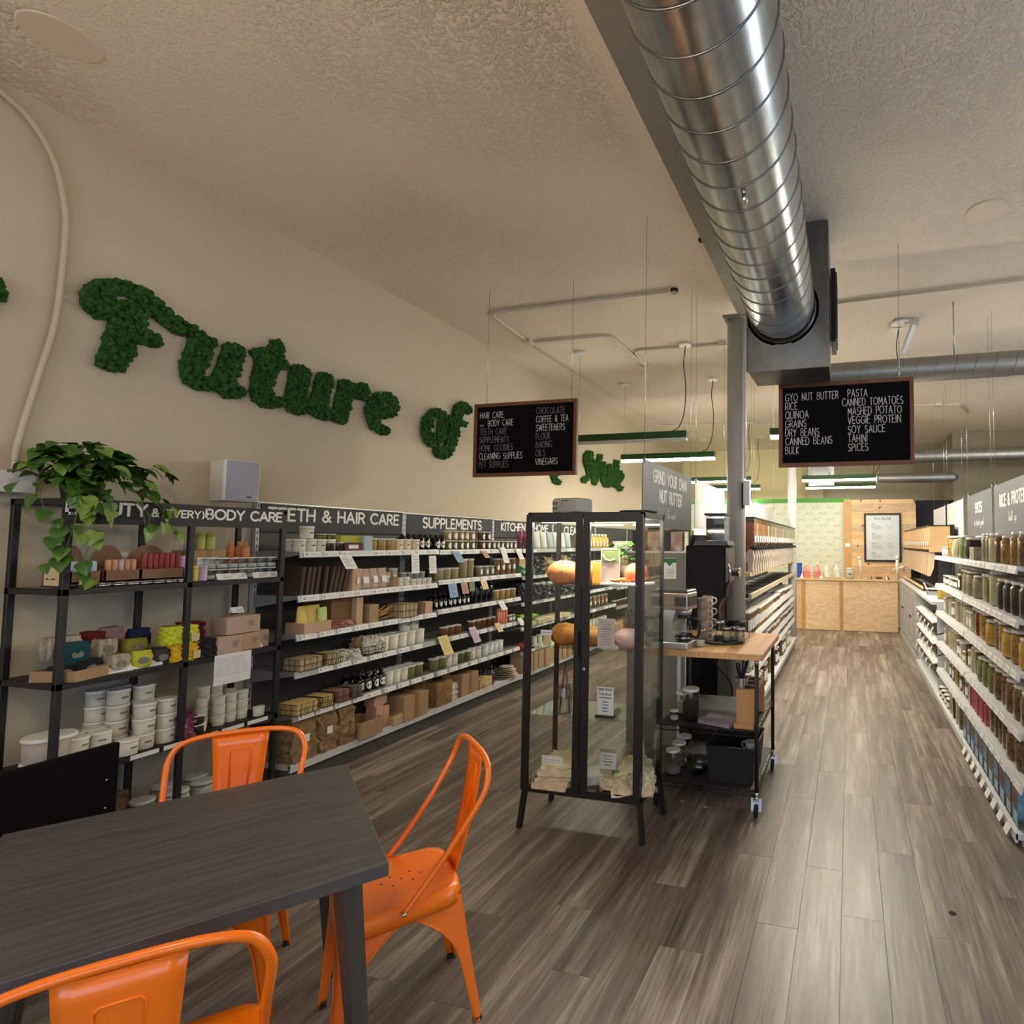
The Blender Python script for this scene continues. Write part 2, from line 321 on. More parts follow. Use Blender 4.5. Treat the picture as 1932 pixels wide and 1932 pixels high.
# ------------------------------------------------------------------ palette
CREAM = mat('wall_paint', (196, 184, 160), .9, bump=.08, bs=60)
YEL = mat('back_wall_paint', (222, 210, 164), .9, bump=.06, bs=40)
TAUPE = mat('taupe_wall_paint', (150, 142, 122), .9)
BLACKM = mat('black_powder_coat', (22, 21, 21), .5, var=.15, vs=30)
CHAR = mat('charcoal_shelf_paint', (76, 75, 72), .6, var=.06, vs=3)
SIGNG = mat('charcoal_sign_board', (54, 56, 60), .7)
SIGN2 = mat('grey_hanging_sign', (92, 95, 101), .6)
WHITE = mat('white_plastic', (228, 226, 220), .4)
WHITEP = mat('white_paper', (232, 230, 228), .8)
LETW = mat('white_lettering', (232, 230, 224), .7)
INK = mat('black_ink', (45, 45, 48), .8)
INKG = mat('grey_ink', (120, 120, 122), .8)
CHALK = mat('chalk', (205, 205, 200), .95, var=.25, vs=60)
CHALK2 = mat('faint_chalk', (120, 120, 118), .95, var=.35, vs=50)
SLATE = mat('blackboard', (8, 8, 9), .85, spec=.15)
FRAMEW = mat('walnut_frame', (112, 66, 44), .55, var=.15, vs=10, stretch=(1, 8, 8))
STEEL = mat('brushed_steel', (186, 186, 186), .25, 1)
CHROME = mat('chrome', (220, 220, 220), .12, 1)
GALV = mat('galvanised_steel', (176, 182, 186), .24, 1, var=.12, vs=14, bump=.06, bs=6)
GALVD = mat('dull_galvanised_steel', (120, 120, 114), .42, 1, var=.2, vs=5)
LGREY = mat('light_grey_enamel', (196, 198, 200), .4)
SHELFW = mat('grey_white_shelf', (205, 206, 206), .4)
GREENH = mat('green_lamp_housing', (28, 74, 18), .5)
GREENB = mat('green_band_paint', (74, 150, 52), .6)
ORANGE = mat('orange_enamel', (255, 122, 14), .3, coat=.35, var=.03, vs=6)
RUB = mat('black_rubber', (24, 24, 24), .8)
KRAFT = mat('kraft_cardboard', (160, 132, 98), .85, var=.08, vs=5)
KRAFT2 = mat('pale_cardboard', (188, 158, 124), .85, var=.08, vs=5)
TAPE = mat('parcel_tape', (142, 104, 66), .35)
GLS = glass('clear_glass', (240, 244, 241), 1.0)
PANE = glass('cabinet_glass', (252, 254, 253), .75)
ACR = glass('clear_acrylic', (236, 236, 236), 1.3, .05)
AMB = mat('black_glass', (16, 14, 14), .12)
PINE = wood_grain('pine_planks', (236, 202, 150), (212, 170, 112), 2.2, 7, (1, 1, 7), .6)
PLY = wood_grain('plywood', (246, 222, 178), (222, 184, 132), 1.3, 11, (1, 1, 2.6), .55, .25)
BUTCH = wood_grain('butcher_block', (214, 172, 120), (184, 134, 86), 4, 3, (8, 1, 1), .38)
BTAB = wood_grain('black_stained_wood', (88, 88, 88), (58, 58, 59), 1.6, 7, (.5, 9, 1), .38, .5, .2)
BAMB = wood_grain('bamboo', (196, 150, 92), (176, 126, 70), 6, 2, (8, 8, 1), .5)

# ------------------------------------------------------------------ room shell
XL, CZ = -3.9, 3.78
YB0, YB1 = -3.6, 13.0
XR = 5.2
fl = obj('floor', MB().box(XL, XR, YB0, YB1, -.1, -.006), mat('floor_screed', (36, 30, 26), .8), kind='structure')
FM = floor_mat()
PW, PL = .175, 1.22
meshes = {}
cand = []
i = 0
x = XL + .003
col = 0
while x < XR:
    off = (0.62 + [0, .41, .83, .22, .67, .95, .5][col % 7] * PL + (col * .137) % .3) % PL
    x0 = x
    y = YB0 - off
    while y < YB1:
        y0, y1 = max(y, YB0), min(y + PL, YB1)
        if y1 - y0 > .05: cand.append((x0, x0 + PW, y0, y1))
        y += PL
    x += PW; col += 1
def seen(p):
    cx, cy = (p[0] + p[1]) / 2, (p[2] + p[3]) / 2
    if cy < .9 or cx < -3.5 or cx > .9: return 99 + abs(cy)
    if cx < -1.9 - (cy - 2) * 3: return 60 + cy
    return math.hypot(cx, cy)
cand.sort(key=seen)
for k, (a, b, c, d) in enumerate(cand[:230]):
    key = (round(d - c, 2))
    if key not in meshes:
        me = MB().cbox(0, PW - .0006, 0, key - .0006, -.006, 0, .0007).mesh('plank'); me.materials.append(FM); meshes[key] = me
    obj('plank', meshes[key], None, fl, (a, c, 0))
mb = MB()
for a, b, c, d in cand[230:]: mb.cbox(a, b - .0006, c, d - .0006, -.006, 0, .0007)
obj('far_planks', mb, FM, fl, kind='stuff')
obj('ceiling', MB().box(XL, XR, YB0, YB1, CZ, CZ + .1), ceiling_mat(), kind='structure')
obj('wall_left', MB().box(XL - .1, XL, YB0, YB1, 0, CZ), CREAM, kind='structure')
wr = MB().box(XR, XR + .1, YB0, 1.5, 0, CZ).box(XR, XR + .1, 8.0, YB1, 0, CZ).box(XR, XR + .1, 1.5, 8, 0, 1.0).box(XR, XR + .1, 1.5, 8, 3.1, CZ)
obj('wall_right', wr, CREAM, kind='structure')
for n, (a, b) in enumerate(((1.5, 4.7), (4.7, 8.0)), 4):
    w = MB().box(XR + .02, XR + .07, a, b, 1.0, 1.05).box(XR + .02, XR + .07, a, b, 3.05, 3.1).box(XR + .02, XR + .07, a, a + .05, 1.05, 3.05).box(XR + .02, XR + .07, b - .05, b, 1.05, 3.05)
    wo = obj('window_%d' % n, w, mat('window_frame', (40, 40, 42), .5), kind='structure')
    obj('pane', MB().box(XR + .04, XR + .046, a + .05, b - .05, 1.05, 3.05), GLS, wo)
obj('wall_back', MB().box(XL, XR, YB1, YB1 + .1, 0, CZ), YEL, kind='structure')
obj('wall_back_pier', MB().box(-.9, -.55, 12.6, 13, 2.2, CZ).box(1.95, XR, 11.7, YB1, 0, CZ), TAUPE, kind='structure')
obj('wall_back_upper', MB().box(-.55, 1.95, 12.8, 12.99, 0, CZ), TAUPE, kind='structure')
# front wall behind the camera: big shop windows that let the evening in
fw = MB()
fw.box(XL, XR, YB0 - .1, YB0, 0, .5).box(XL, XR, YB0 - .1, YB0, 3.0, CZ)
for a, b in ((XL, -3.0), (-.55, -.35), (1.9, 2.1), (4.5, XR)): fw.box(a, b, YB0 - .1, YB0, .5, 3.0)
obj('wall_front', fw, CREAM, kind='structure')
for n, (a, b) in enumerate(((-3.0, -.55), (-.35, 1.9), (2.1, 4.5)), 1):
    w = MB()
    for p, q in (((a, b - .0), (.5, .55)), ((a, b), (2.95, 3.0))): w.box(p[0], p[1], YB0 - .07, YB0 - .02, q[0], q[1])
    for xx in (a, b - .05): w.box(xx, xx + .05, YB0 - .07, YB0 - .02, .55, 2.95)
    wo = obj('window_%d' % n, w, BLACKM, kind='structure')
    obj('pane', MB().box(a + .05, b - .05, YB0 - .05, YB0 - .044, .55, 2.95), GLS, wo)
# beam beside the duct, ending at the column
BEAM = mat('beam_paint', (142, 134, 122), .75, var=.05, vs=3)
bm = obj('trim_1', MB().box(-.93, -.62, YB0, 4.98, 3.62, CZ), BEAM, kind='structure')
for y0, y1 in ((YB0, 4.0), (4.003, 4.5), (4.503, 4.98)): obj('panel', MB().cbox(-.94, -.60, y0, y1, 3.605, 3.62, .003), BEAM, bm)
cc = (-.975, 4.9)
co = obj('column', MB().lathe([(.084, 0), (.084, 3.62)], 40, (cc[0], cc[1], 0)), mat('column_paint', (178, 174, 166), .5), kind='structure')
obj('collar', MB().lathe([(.092, .86), (.092, .93)], 40, (cc[0], cc[1], 0)), BLACKM, co)
obj('plate', MB().box(-1.08, -.87, 4.78, 5.02, 3.60, 3.62), BEAM, co)
c2 = obj('column', MB().lathe([(.07, 0), (.07, 3.78)], 32, (-.925, 9.4, 0)), mat('white_column_paint', (226, 226, 222), .5), kind='structure')
# conduit and sensor on the column
t = thing('column_conduit', 'white cable tube and switch box strapped to the grey column', 'conduit', (-.895, 4.86, 0))
obj('tube', MB().tube([(.012, -.03, 2.16), (.012, -.03, 3.55)], .011), WHITE, t)
obj('switch_box', MB().cbox(-.005, .055, -.05, .01, 1.93, 2.14, .004), WHITE, t)
obj('bracket', MB().box(-.012, .0, -.06, .02, 1.9, 2.12), RUB, t)
# ------------------------------------------------------------------ main spiral duct
def spiral_duct(name, label, p, q, r, pitch, m, seam=.0035, turn0=0, hand=1):
    p, q = Vector(p), Vector(q); L = (q - p).length; t = (q - p).normalized()
    a = Vector((0, 0, 1)) if abs(t.z) < .9 else Vector((1, 0, 0)); u = t.cross(a).normalized(); v = u.cross(t).normalized()
    root = thing(name, label, 'duct', p)
    n = 56; mb = MB(); vs = []; fs = []
    segs = 6
    for i in range(segs + 1):
        for k in range(n): w = 2 * PI * k / n; vs.append(t * (L * i / segs) + u * (r * math.cos(w)) + v * (r * math.sin(w)))
    for i in range(segs):
        for k in range(n): k2 = (k + 1) % n; fs.append((i * n + k, (i + 1) * n + k, (i + 1) * n + k2, i * n + k2))
    mb.add(vs, fs, True); obj('duct_body', mb, m, root)
    turns = L / pitch; N = int(turns * 40); pts = []
    for i in range(N + 1):
        f = i / N; w = hand * 2 * PI * turns * f + turn0
        pts.append(t * (L * f) + (u * math.cos(w) + v * math.sin(w)) * (r + .0006))
    obj('spiral_seam', MB().tube(pts, seam, 4), mat('duct_seam_steel', (120, 122, 122), .4, 1), root)
    return root
D = spiral_duct('spiral_duct', 'large shiny galvanised spiral duct running beside the ceiling beam', (-.385, -2.2, 3.285), (-.435, 3.76, 3.185), .222, .152, GALV, .0042, .4, -1)
obj('duct_screw', MB().lathe([(.012, 0), (.012, .03), (.005, .05)], 8, (-.012, 4.35, -.33)), STEEL, D)
# flat plenum box the duct runs into
t = thing('plenum_box', 'grey sheet metal plenum box at the end of the big duct', 'duct box', (-.40, 3.86, 2.774))
mb = MB()
mb.add([(-.27, -.1, 0), (.276, -.1, 0), (.276, .20, -.02), (-.25, .20, -.02), (-.27, -.1, 1.0), (.276, -.1, 1.0), (.276, .27, 1.0), (-.27, .27, 1.0), (.276, .24, .1), (-.27, .24, .1)],
       [(0, 1, 5, 4), (0, 3, 2, 1), (3, 9, 8, 2), (9, 7, 6, 8), (4, 5, 6, 7), (1, 2, 8, 6, 5), (0, 4, 7, 9, 3)])
obj('box_body', mb, GALVD, t)
obj('lip', MB().bar((-.275, -.104, 0), (.28, -.104, 0), .012, .012).bar((-.275, -.104, 0), (-.275, -.104, 1), .01, .01), GALVD, t)
obj('collar', MB().lathe([(.25, 0), (.232, 0), (.226, .05)], 40, M=Matrix.Translation((-.036, -.10, .412)) @ Matrix.Rotation(PI / 2, 4, 'X'), caps=False), GALVD, t)
t = thing('side_grille', 'narrow black vent grille on the side of the plenum box', 'vent', (-.118, 3.93, 3.0))
obj('grille_frame', MB().box(0, .035, 0, .3, 0, .52), RUB, t)
for k in range(6): obj('slat', MB().box(.03, .045, .02 + k * .045, .04 + k * .045, .02, .5), mat('grey_slat', (70, 70, 68), .5, .6), t)
# angled trunk under the beam that joins the plenum
t = thing('trunk_duct', 'small square duct leaving the plenum towards the beam', 'duct', (-.62, 3.7, 3.45))
obj('duct_body', MB().box(-.1, .2, -.9, .12, 0, .16), mat('painted_duct', (168, 158, 146), .7), t)
# cross ducts
spiral_duct('spiral_duct', 'grey spiral duct crossing the room just behind the right chalkboard', (-.2, 5.35, 3.18), (5.1, 5.35, 3.18), .11, .16, mat('dusty_galvanised', (150, 150, 146), .5, 1), .003)
t = spiral_duct('spiral_duct', 'second crossing duct higher up behind the far chalkboard edge', (.3, 9.4, 2.98), (5.1, 9.4, 2.98), .1, .17, MATS['dusty_galvanised'], .003)
t = thing('oval_duct', 'short blunt grey duct stub near the back wall beside twin lamps', 'duct', (.45, 9.9, 2.70))
obj('hanger', MB().tube([(.6, 0, .08), (.6, 0, 1.08)], .006, 6), STEEL, t)
obj('duct_body', MB().lathe([(.07, 0), (.085, .04), (.085, 1.2), (.03, 1.28)], 24, M=Matrix.Rotation(PI / 2, 4, 'Y')), MATS['dusty_galvanised'], t)
t = thing('elbow_duct', 'round duct mouth in a square collar above the green lamps', 'duct', (-.52, 10.9, 2.9))
obj('duct_body', MB().lathe([(.16, 0), (.16, .5)], 24, M=Matrix.Rotation(PI / 2, 4, 'X')), GALV, t)
obj('collar', MB().box(-.24, .24, -.02, .02, -.2, .24), GALV, t)
obj('end_cap', MB().lathe([(.155, 0), (.155, .01)], 24, M=Matrix.Translation((0, -.5, 0)) @ Matrix.Rotation(PI / 2, 4, 'X')), mat('grey_white', (150, 152, 152), .5), t)
obj('hanger', MB().box(-.01, .01, -.2, -.18, .15, .88), GALV, t)
for n, (x, y) in enumerate(((.92, 5.35), (2.6, 5.35))):
    tag(obj('duct_hanger', MB().tube([(x, y, 3.28), (x, y, CZ)], .006, 6), STEEL), 'thin steel hanger rod above the crossing duct, %s from the plenum' % NUM[n], 'hanger', 'crossing duct hangers')

# ------------------------------------------------------------------ pendant linear lamps
LIT = mat('lit_diffuser', (255, 246, 226), .5, emit=LAMP_W)
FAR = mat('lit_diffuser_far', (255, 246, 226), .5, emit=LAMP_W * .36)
OFF = mat('unlit_diffuser', (214, 210, 200), .5)
def lamp(x0, x1, y, z, label, lit=True, canopy=True, cord=True):
    t = thing('pendant_lamp', label, 'lamp', ((x0 + x1) / 2, y, z), 0, 'green linear pendant lamps')
    h = (x1 - x0) / 2
    obj('housing', MB().box(-h, h, -.045, .045, -.0, .075), GREENH, t)
    d = MB()
    d.prism([(-.04, 0), (-.03, -.028), (.03, -.028), (.04, 0)], 2 * h - .012, frame((-h + .006, 0, 0), (0, 1, 0), (0, 0, 1)))
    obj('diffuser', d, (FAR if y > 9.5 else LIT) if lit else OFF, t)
    for s in (-1, 1):
        obj('suspension_wire', MB().tube([(s * (h - .03), 0, .075), (s * (h - .03), 0, CZ - z - .03)], .0018, 5), STEEL, t)
        if canopy: obj('canopy', MB().lathe([(.07, 0), (.07, .015), (.05, .03)], 20, (s * (h - .03), 0, CZ - z - .03)), WHITE, t)
    if cord:
        L = CZ - z - .03; x = h - .03
        pts = [(x + .0, 0, L), (x - .02, 0, L * .8), (x + .01, 0, L * .55), (x - .005, 0, L * .3), (x - .06, 0, L * .13), (x - .14, 0, .08)]
        obj('power_cord', MB().tube(smooth(pts), .005, 6), RUB, t)
    return t
def smooth(p, n=6):
    """Catmull-Rom through the points."""
    p = [Vector(v) for v in p]; q = [2 * p[0] - p[1]] + p + [2 * p[-1] - p[-2]]; out = []
    for i in range(1, len(q) - 2):
        for k in range(n):
            s = k / n; a, b, c, d = q[i - 1:i + 3]
            out.append(.5 * ((2 * b) + (c - a) * s + (2 * a - 5 * b + 4 * c - d) * s * s + (3 * b - a - 3 * c + d) * s ** 3))
    return out + [p[-1]]
lamp(-3.02, -1.70, 5.82, 2.735, 'dark unlit green pendant lamp behind the left chalkboard', lit=False)
lamp(-3.02, -1.71, 7.15, 2.72, 'lit green pendant lamp just left of the NUT BUTTER sign')
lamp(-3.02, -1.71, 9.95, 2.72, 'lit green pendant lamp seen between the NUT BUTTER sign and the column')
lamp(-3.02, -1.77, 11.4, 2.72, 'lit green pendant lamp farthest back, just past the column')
lamp(-.80, .52, 5.84, 2.72, 'lit green pendant lamp showing its end beside the right chalkboard')
lamp(-.80, .52, 7.2, 2.9, 'lit green pendant lamp hidden behind the right chalkboard', cord=False)
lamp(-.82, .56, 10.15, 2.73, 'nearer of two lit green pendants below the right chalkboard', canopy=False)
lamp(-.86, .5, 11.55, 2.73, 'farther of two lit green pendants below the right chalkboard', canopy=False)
lamp(2.1, 3.4, 4.3, 2.72, 'lit green pendant lamp over the far right aisle', canopy=False, cord=False)
lamp(2.1, 3.4, 7.3, 2.72, 'lit green pendant lamp over the far right aisle, farther back', canopy=False, cord=False)

# warm globe lamps added out of view to light the table and chairs
BULB = mat('warm_globe', (255, 226, 192), .5, emit=BULB_W)
for k, (x, y) in enumerate(((-.95, .3), (1.5, -1.2), (-2.9, -.9))):
    t = thing('added_globe_lamp', 'added unseen globe lamp over the cafe tables, %s from the orange chairs' % NUM[k], 'lamp', (x, y, 2.62), 0, 'added globe lamps')
    obj('globe', MB().ball((0, 0, 0), .11, 20, 12), BULB, t)
    obj('socket', MB().lathe([(.03, .1), (.03, .17)], 12), RUB, t)
    obj('cord', MB().tube([(0, 0, .17), (0, 0, CZ - 2.62)], .004, 6), RUB, t)

# ------------------------------------------------------------------ conduit runs and fittings on the ceiling
def conduit(label, runs, box=()):
    t = thing('ceiling_conduit', label, 'conduit', (runs[0][0][0], runs[0][0][1], 3.76)); o = Vector(t.location)
    for r in runs:
        p = [Vector((x, y, 3.765)) - o for x, y in r]; out = [p[0]]
        for i in range(1, len(p) - 1):                       # swept bends
            a, b, c = p[i - 1], p[i], p[i + 1]; d = min(.12, (a - b).length / 2, (c - b).length / 2)
            s, e = b + (a - b).normalized() * d, b + (c - b).normalized() * d
            out += [(s * (1 - k / 5) ** 2 + b * 2 * (k / 5) * (1 - k / 5) + e * (k / 5) ** 2) for k in range(6)]
        out.append(p[-1]); obj('tube', MB().tube(out, .0125), mat('conduit_paint', (206, 196, 180), .6), t)
    for x, y in box: obj('junction_box', MB().cbox(-.05, .05, -.05, .05, -.03, .02, .004, Matrix.Translation(Vector((x, y, 3.765)) - o)), MATS['conduit_paint'], t)
conduit('pale conduit from the round socket to the corner junction box', [[(-1.5, 4.53), (-3.3, 4.57), (-3.36, 5.3)]], [(-3.36, 5.34)])
conduit('pale conduit looping back towards the hook above the signs', [[(-3.3, 5.36), (-2.42, 5.36), (-2.41, 6.55)]])
conduit('pale conduit feeding the row of green pendants', [[(-2.41, 6.5), (-2.36, 5.86), (-1.3, 5.9), (-1.2, 6.6)]], [(-1.32, 5.9)])
conduit('long pale conduit running along the cream wall side', [[(-3.38, 5.38), (-3.45, 9.8), (-1.4, 10.1)]])
conduit('thin pale conduit above the crossing duct', [[(-.1, 5.1), (1.3, 5.0), (3.5, 4.7)]])
conduit('pale conduit bent beside the plenum box', [[(-.75, 6.3), (-.75, 7.6), (.4, 7.6)]])
conduit('far pale conduit fork under the rear ceiling', [[(.6, 9.6), (1.0, 9.2), (1.7, 9.3), (1.9, 9.9)]], [(1.35, 9.25)])
tag(obj('ceiling_socket', MB().lathe([(.035, -.03), (.035, .0)], 14, (-1.45, 4.53, 3.78)), BLACKM), 'small round dark socket at the end of a ceiling conduit', 'socket')
for x, y, l in ((-3.31, 1.575, 'faint round ceiling patch plate near the cream wall corner'), (.888, 3.914, 'round white ceiling cover plate right of the plenum box')):
    tag(obj('cover_plate', MB().lathe([(.125, -.006), (.13, 0)], 32, (x, y, CZ)), mat('plate_paint', (228, 212, 190), .9)), l, 'cover plate')
t = thing('ceiling_fixture', 'white canopy with slim cable box above the right chalkboard', 'fitting', (.5, 5.71, 3.75))
obj('canopy', MB().lathe([(.09, 0), (.09, .015), (.06, .03)], 24), WHITE, t)
obj('cable_box', MB().cbox(.03, .17, -.05, .05, -.02, .03, .004), MATS['conduit_paint'], t)
obj('drop_tube', MB().bar((.12, .0, -.01), (.03, .1, -.25), .05, .03), WHITE, t)
for x, y, l in ((1.2, 3.5, 'small black sprinkler head on the ceiling by the duct hanger'), (-1.0, 3.72, 'small black cable clip on the beam beside the duct')):
    tag(obj('ceiling_clip', MB().lathe([(.012, -.03), (.02, -.01), (.012, 0)], 10, (x, y, CZ if x > 0 else 3.74)), RUB), l, 'clip')

# ------------------------------------------------------------------ chalkboards
def chalkboard(label, x0, x1, y, z0, z1, wires, cols, tilt):
    t = thing('chalkboard', label, 'chalkboard', ((x0 + x1) / 2, y, z0)); w = (x1 - x0) / 2; h = z1 - z0
    obj('slate', MB().box(-w + .02, w - .02, -.005, .012, .02, h - .02), SLATE, t)
    f = MB()
    for a, b, c, d in ((-w, w, 0, .03), (-w, w, h - .03, h), (-w, -w + .03, .03, h - .03), (w - .03, w, .03, h - .03)): f.cbox(a, b, -.018, .018, c, d, .002)
    bevel(obj('frame', f, FRAMEW, t), .002)
    M = frame((-w, -.0075, 0), (1, 0, 0), (0, 0, 1))
    for u, v, lh, words, mt, mw in cols:
        mb = MB(); letter(mb, words, M, lh, lh * .085, u, v, .16, .62, jit=.04, maxw=mw); obj('chalk_line', mb, mt, t)
    for x in wires: obj('hanging_wire', MB().tube([(x - (x0 + x1) / 2, 0, h), (x - (x0 + x1) / 2, 0, CZ - z0)], .0022, 5), STEEL, t)
    t.rotation_euler = (0, 0, math.radians(tilt)); return t
rows = [.505, .434, .363, .292, .221, .150, .079]
L1 = [('HAIR CARE', CHALK), ('BODY CARE', CHALK), ('TEETH CARE', CHALK2), ('SUPPLEMENTS', CHALK2), ('HOME GOODIES', CHALK2), ('CLEANING SUPPLIES', CHALK), ('PET SUPPLIES', CHALK2)]
L1b = [('CHOCOLATE', CHALK2), ('COFFEE & TEA', CHALK), ('SWEETENERS', CHALK), ('FLOUR', CHALK2), ('BAKING', CHALK2), ('OILS', CHALK2), ('VINEGARS', CHALK)]
cs = []
wd = [.26, .24, .27, .31, .32, .455, .33]; wb = [.27, .29, .30, .16, .19, .12, .25]
for k, v in enumerate(rows):
    cs.append(((.135 if k == 1 else .055), v, .052, L1[k][0], L1[k][1], wd[k]))
    cs.append((.595, v + .012, .052, L1b[k][0], L1b[k][1], wb[k]))
cs.append((.055, rows[1], .016, 'EVERY', CHALK, .07))
chalkboard('left hanging chalkboard listing HAIR CARE and CHOCOLATE', -3.13, -2.16, 4.18, 2.15, 2.78, (-3.02, -2.22), cs, 0)
R1 = ['GYO NUT BUTTER', 'RICE', 'QUINOA', 'GRAINS', 'DRY BEANS', 'CANNED BEANS', 'BULK']
R2 = ['PASTA', 'CANNED TOMATOES', 'MASHED POTATO', 'VEGGIE PROTEIN', 'SOY SAUCE', 'TAHINI', 'SPICES']
wa = [.385, .115, .195, .19, .26, .345, .125]; wb = [.14, .42, .37, .395, .27, .195, .185]
cs = []
for k in range(7):
    cs.append((.05, .498 - k * .0665, .054, R1[k], CHALK, wa[k])); cs.append(((.465 if k == 1 else .505), .504 - k * .0665, .054, R2[k], CHALK, wb[k]))
chalkboard('right hanging chalkboard listing GYO NUT BUTTER and PASTA', -.51, .45, 4.2, 2.165, 2.79, (-.42, .356), cs, 0)

# ------------------------------------------------------------------ hanging aisle signs
def aisle_sign(label, x, y0, y1, z0, z1, lines, face, m=SIGN2, wires=True):
    t = thing('hanging_sign', label, 'sign', (x, (y0 + y1) / 2, z0)); h = (y1 - y0) / 2; H = z1 - z0
    obj('board', MB().box(-.003, .003, -h, h, 0, H), m, t)
    s = 1 if face > 0 else -1
    M = frame((s * .0042, 0, 0), (0, s, 0), (0, 0, 1))
    for u, v, lh, words, mw, sl in lines:
        mb = MB(); letter(mb, words, M, lh, lh * (.2 if not sl else .1), u, v, .2, .78 if not sl else .8, True, sl, maxw=mw); obj('lettering', mb, LETW, t)
    for q in (-h + .03, h - .03):
        obj('hook', MB().tube([(0, q, H - .03), (.008, q, H + .0), (0, q, H + .03)], .003, 5), STEEL, t)
        if wires: obj('hanging_wire', MB().tube([(0, q, H), (0, q, CZ - z0)], .0018, 5), STEEL, t)
    return t
aisle_sign('grey hanging sign reading GRIND YOUR OWN NUT BUTTER', -1.3, 3.42, 4.58, 1.70, 2.145, [(.02, .315, .085, 'GRIND YOUR OWN', 1.06, 0), (.02, .185, .085, 'NUT BUTTER', .74, 0), (.02, .075, .06, 'Go nuts!', .3, .35)], 1)
WB = mat('white_sign_back', (212, 212, 210), .7)
for k, (a, b, l) in enumerate(((4.69, 5.88, 'blank white hanging sign between NUT BUTTER sign and column'), (5.98, 7.15, 'blank white hanging sign just past the grey column'), (7.3, 9.35, 'long blank white hanging sign over the far dispensers'))):
    aisle_sign(l, -1.3 + (.08 if k else 0), a, b, 1.69, 2.15, [], 1, WB)
for a, b, w1, w2, l, m in ((8.46, 9.56, None, None, 'blank pale hanging sign farthest along the jar aisle', WB), (7.16, 8.28, None, None, 'blank pale hanging sign next before the SPICES sign', WB),
                        (5.76, 6.91, 'SPICES', 'to taste good', 'grey hanging sign reading SPICES over the jar aisle', SIGN2), (4.5, 5.68, 'RICE & PROTEIN', 'bulk up', 'grey hanging sign reading RICE & PROTEIN over the jar aisle', SIGN2),
                        (3.3, 4.42, None, None, 'blank grey hanging sign past the RICE sign, mostly out of view', SIGN2)):
    ln = [] if not w1 else [(.0, .275, .095, w1, (.58 if w1 == 'SPICES' else 1.06), 0), (.0, .14, .075, w2, .42, .3)]
    aisle_sign(l, 1.3, a, b, 1.66, 2.135, ln, -1, m)
for x, y in ((-2.41, 6.4),):
    tag(obj('ceiling_hook', MB().box(x - .06, x + .04, y - .01, y + .1, 3.74, 3.77), MATS['conduit_paint']), 'small pale bracket where two ceiling conduits meet', 'bracket')

# ------------------------------------------------------------------ moss lettering on the cream wall
MOSS = mat('preserved_moss', (34, 78, 20), .95, var=.45, vs=30)
def inside(p, poly):
    c = False; j = len(poly) - 1
    for i in range(len(poly)):
        a, b = poly[i], poly[j]
        if (a[1] > p[1]) != (b[1] > p[1]) and p[0] < (b[0] - a[0]) * (p[1] - a[1]) / (b[1] - a[1]) + a[0]: c = not c
        j = i
    return c
def moss_piece(name, poly, parent, hole=None):
    ys = [p[0] for p in poly]; zs = [p[1] for p in poly]; mb = MB()
    if not hole: mb.prism(poly if sum((poly[i - 1][0] * poly[i][1] - poly[i][0] * poly[i - 1][1]) for i in range(len(poly))) > 0 else poly[::-1], .025, frame((XL, 0, 0), (0, 1, 0), (0, 0, 1)))
    n = int(min(520, max(40, (max(ys) - min(ys)) * (max(zs) - min(zs)) * 1700))); k = 0; tries = 0
    step = .019; y = min(ys)
    while y < max(ys):
        z = min(zs)
        while z < max(zs):
            p = (y + R.uniform(-.009, .009), z + R.uniform(-.009, .009))
            if inside(p, poly) and not (hole and inside(p, hole)):
                r = R.uniform(.013, .021); mb.ball((XL + R.uniform(.014, .042), p[0], p[1]), r, 6, 4, sc=(R.uniform(.8, 1.2), 1, R.uniform(.8, 1.2)))
            z += step
        y += step
    for i in range(len(poly)):                                # ragged rim
        a, b = poly[i - 1], poly[i]; L = math.dist(a, b); m = max(1, int(L / .02))
        for q in range(m):
            s = (q + R.random()) / m; mb.ball((XL + R.uniform(.01, .035), a[0] + (b[0] - a[0]) * s, a[1] + (b[1] - a[1]) * s), R.uniform(.01, .017), 5, 4)
    o = obj(name, mb, MOSS, parent)
    return o
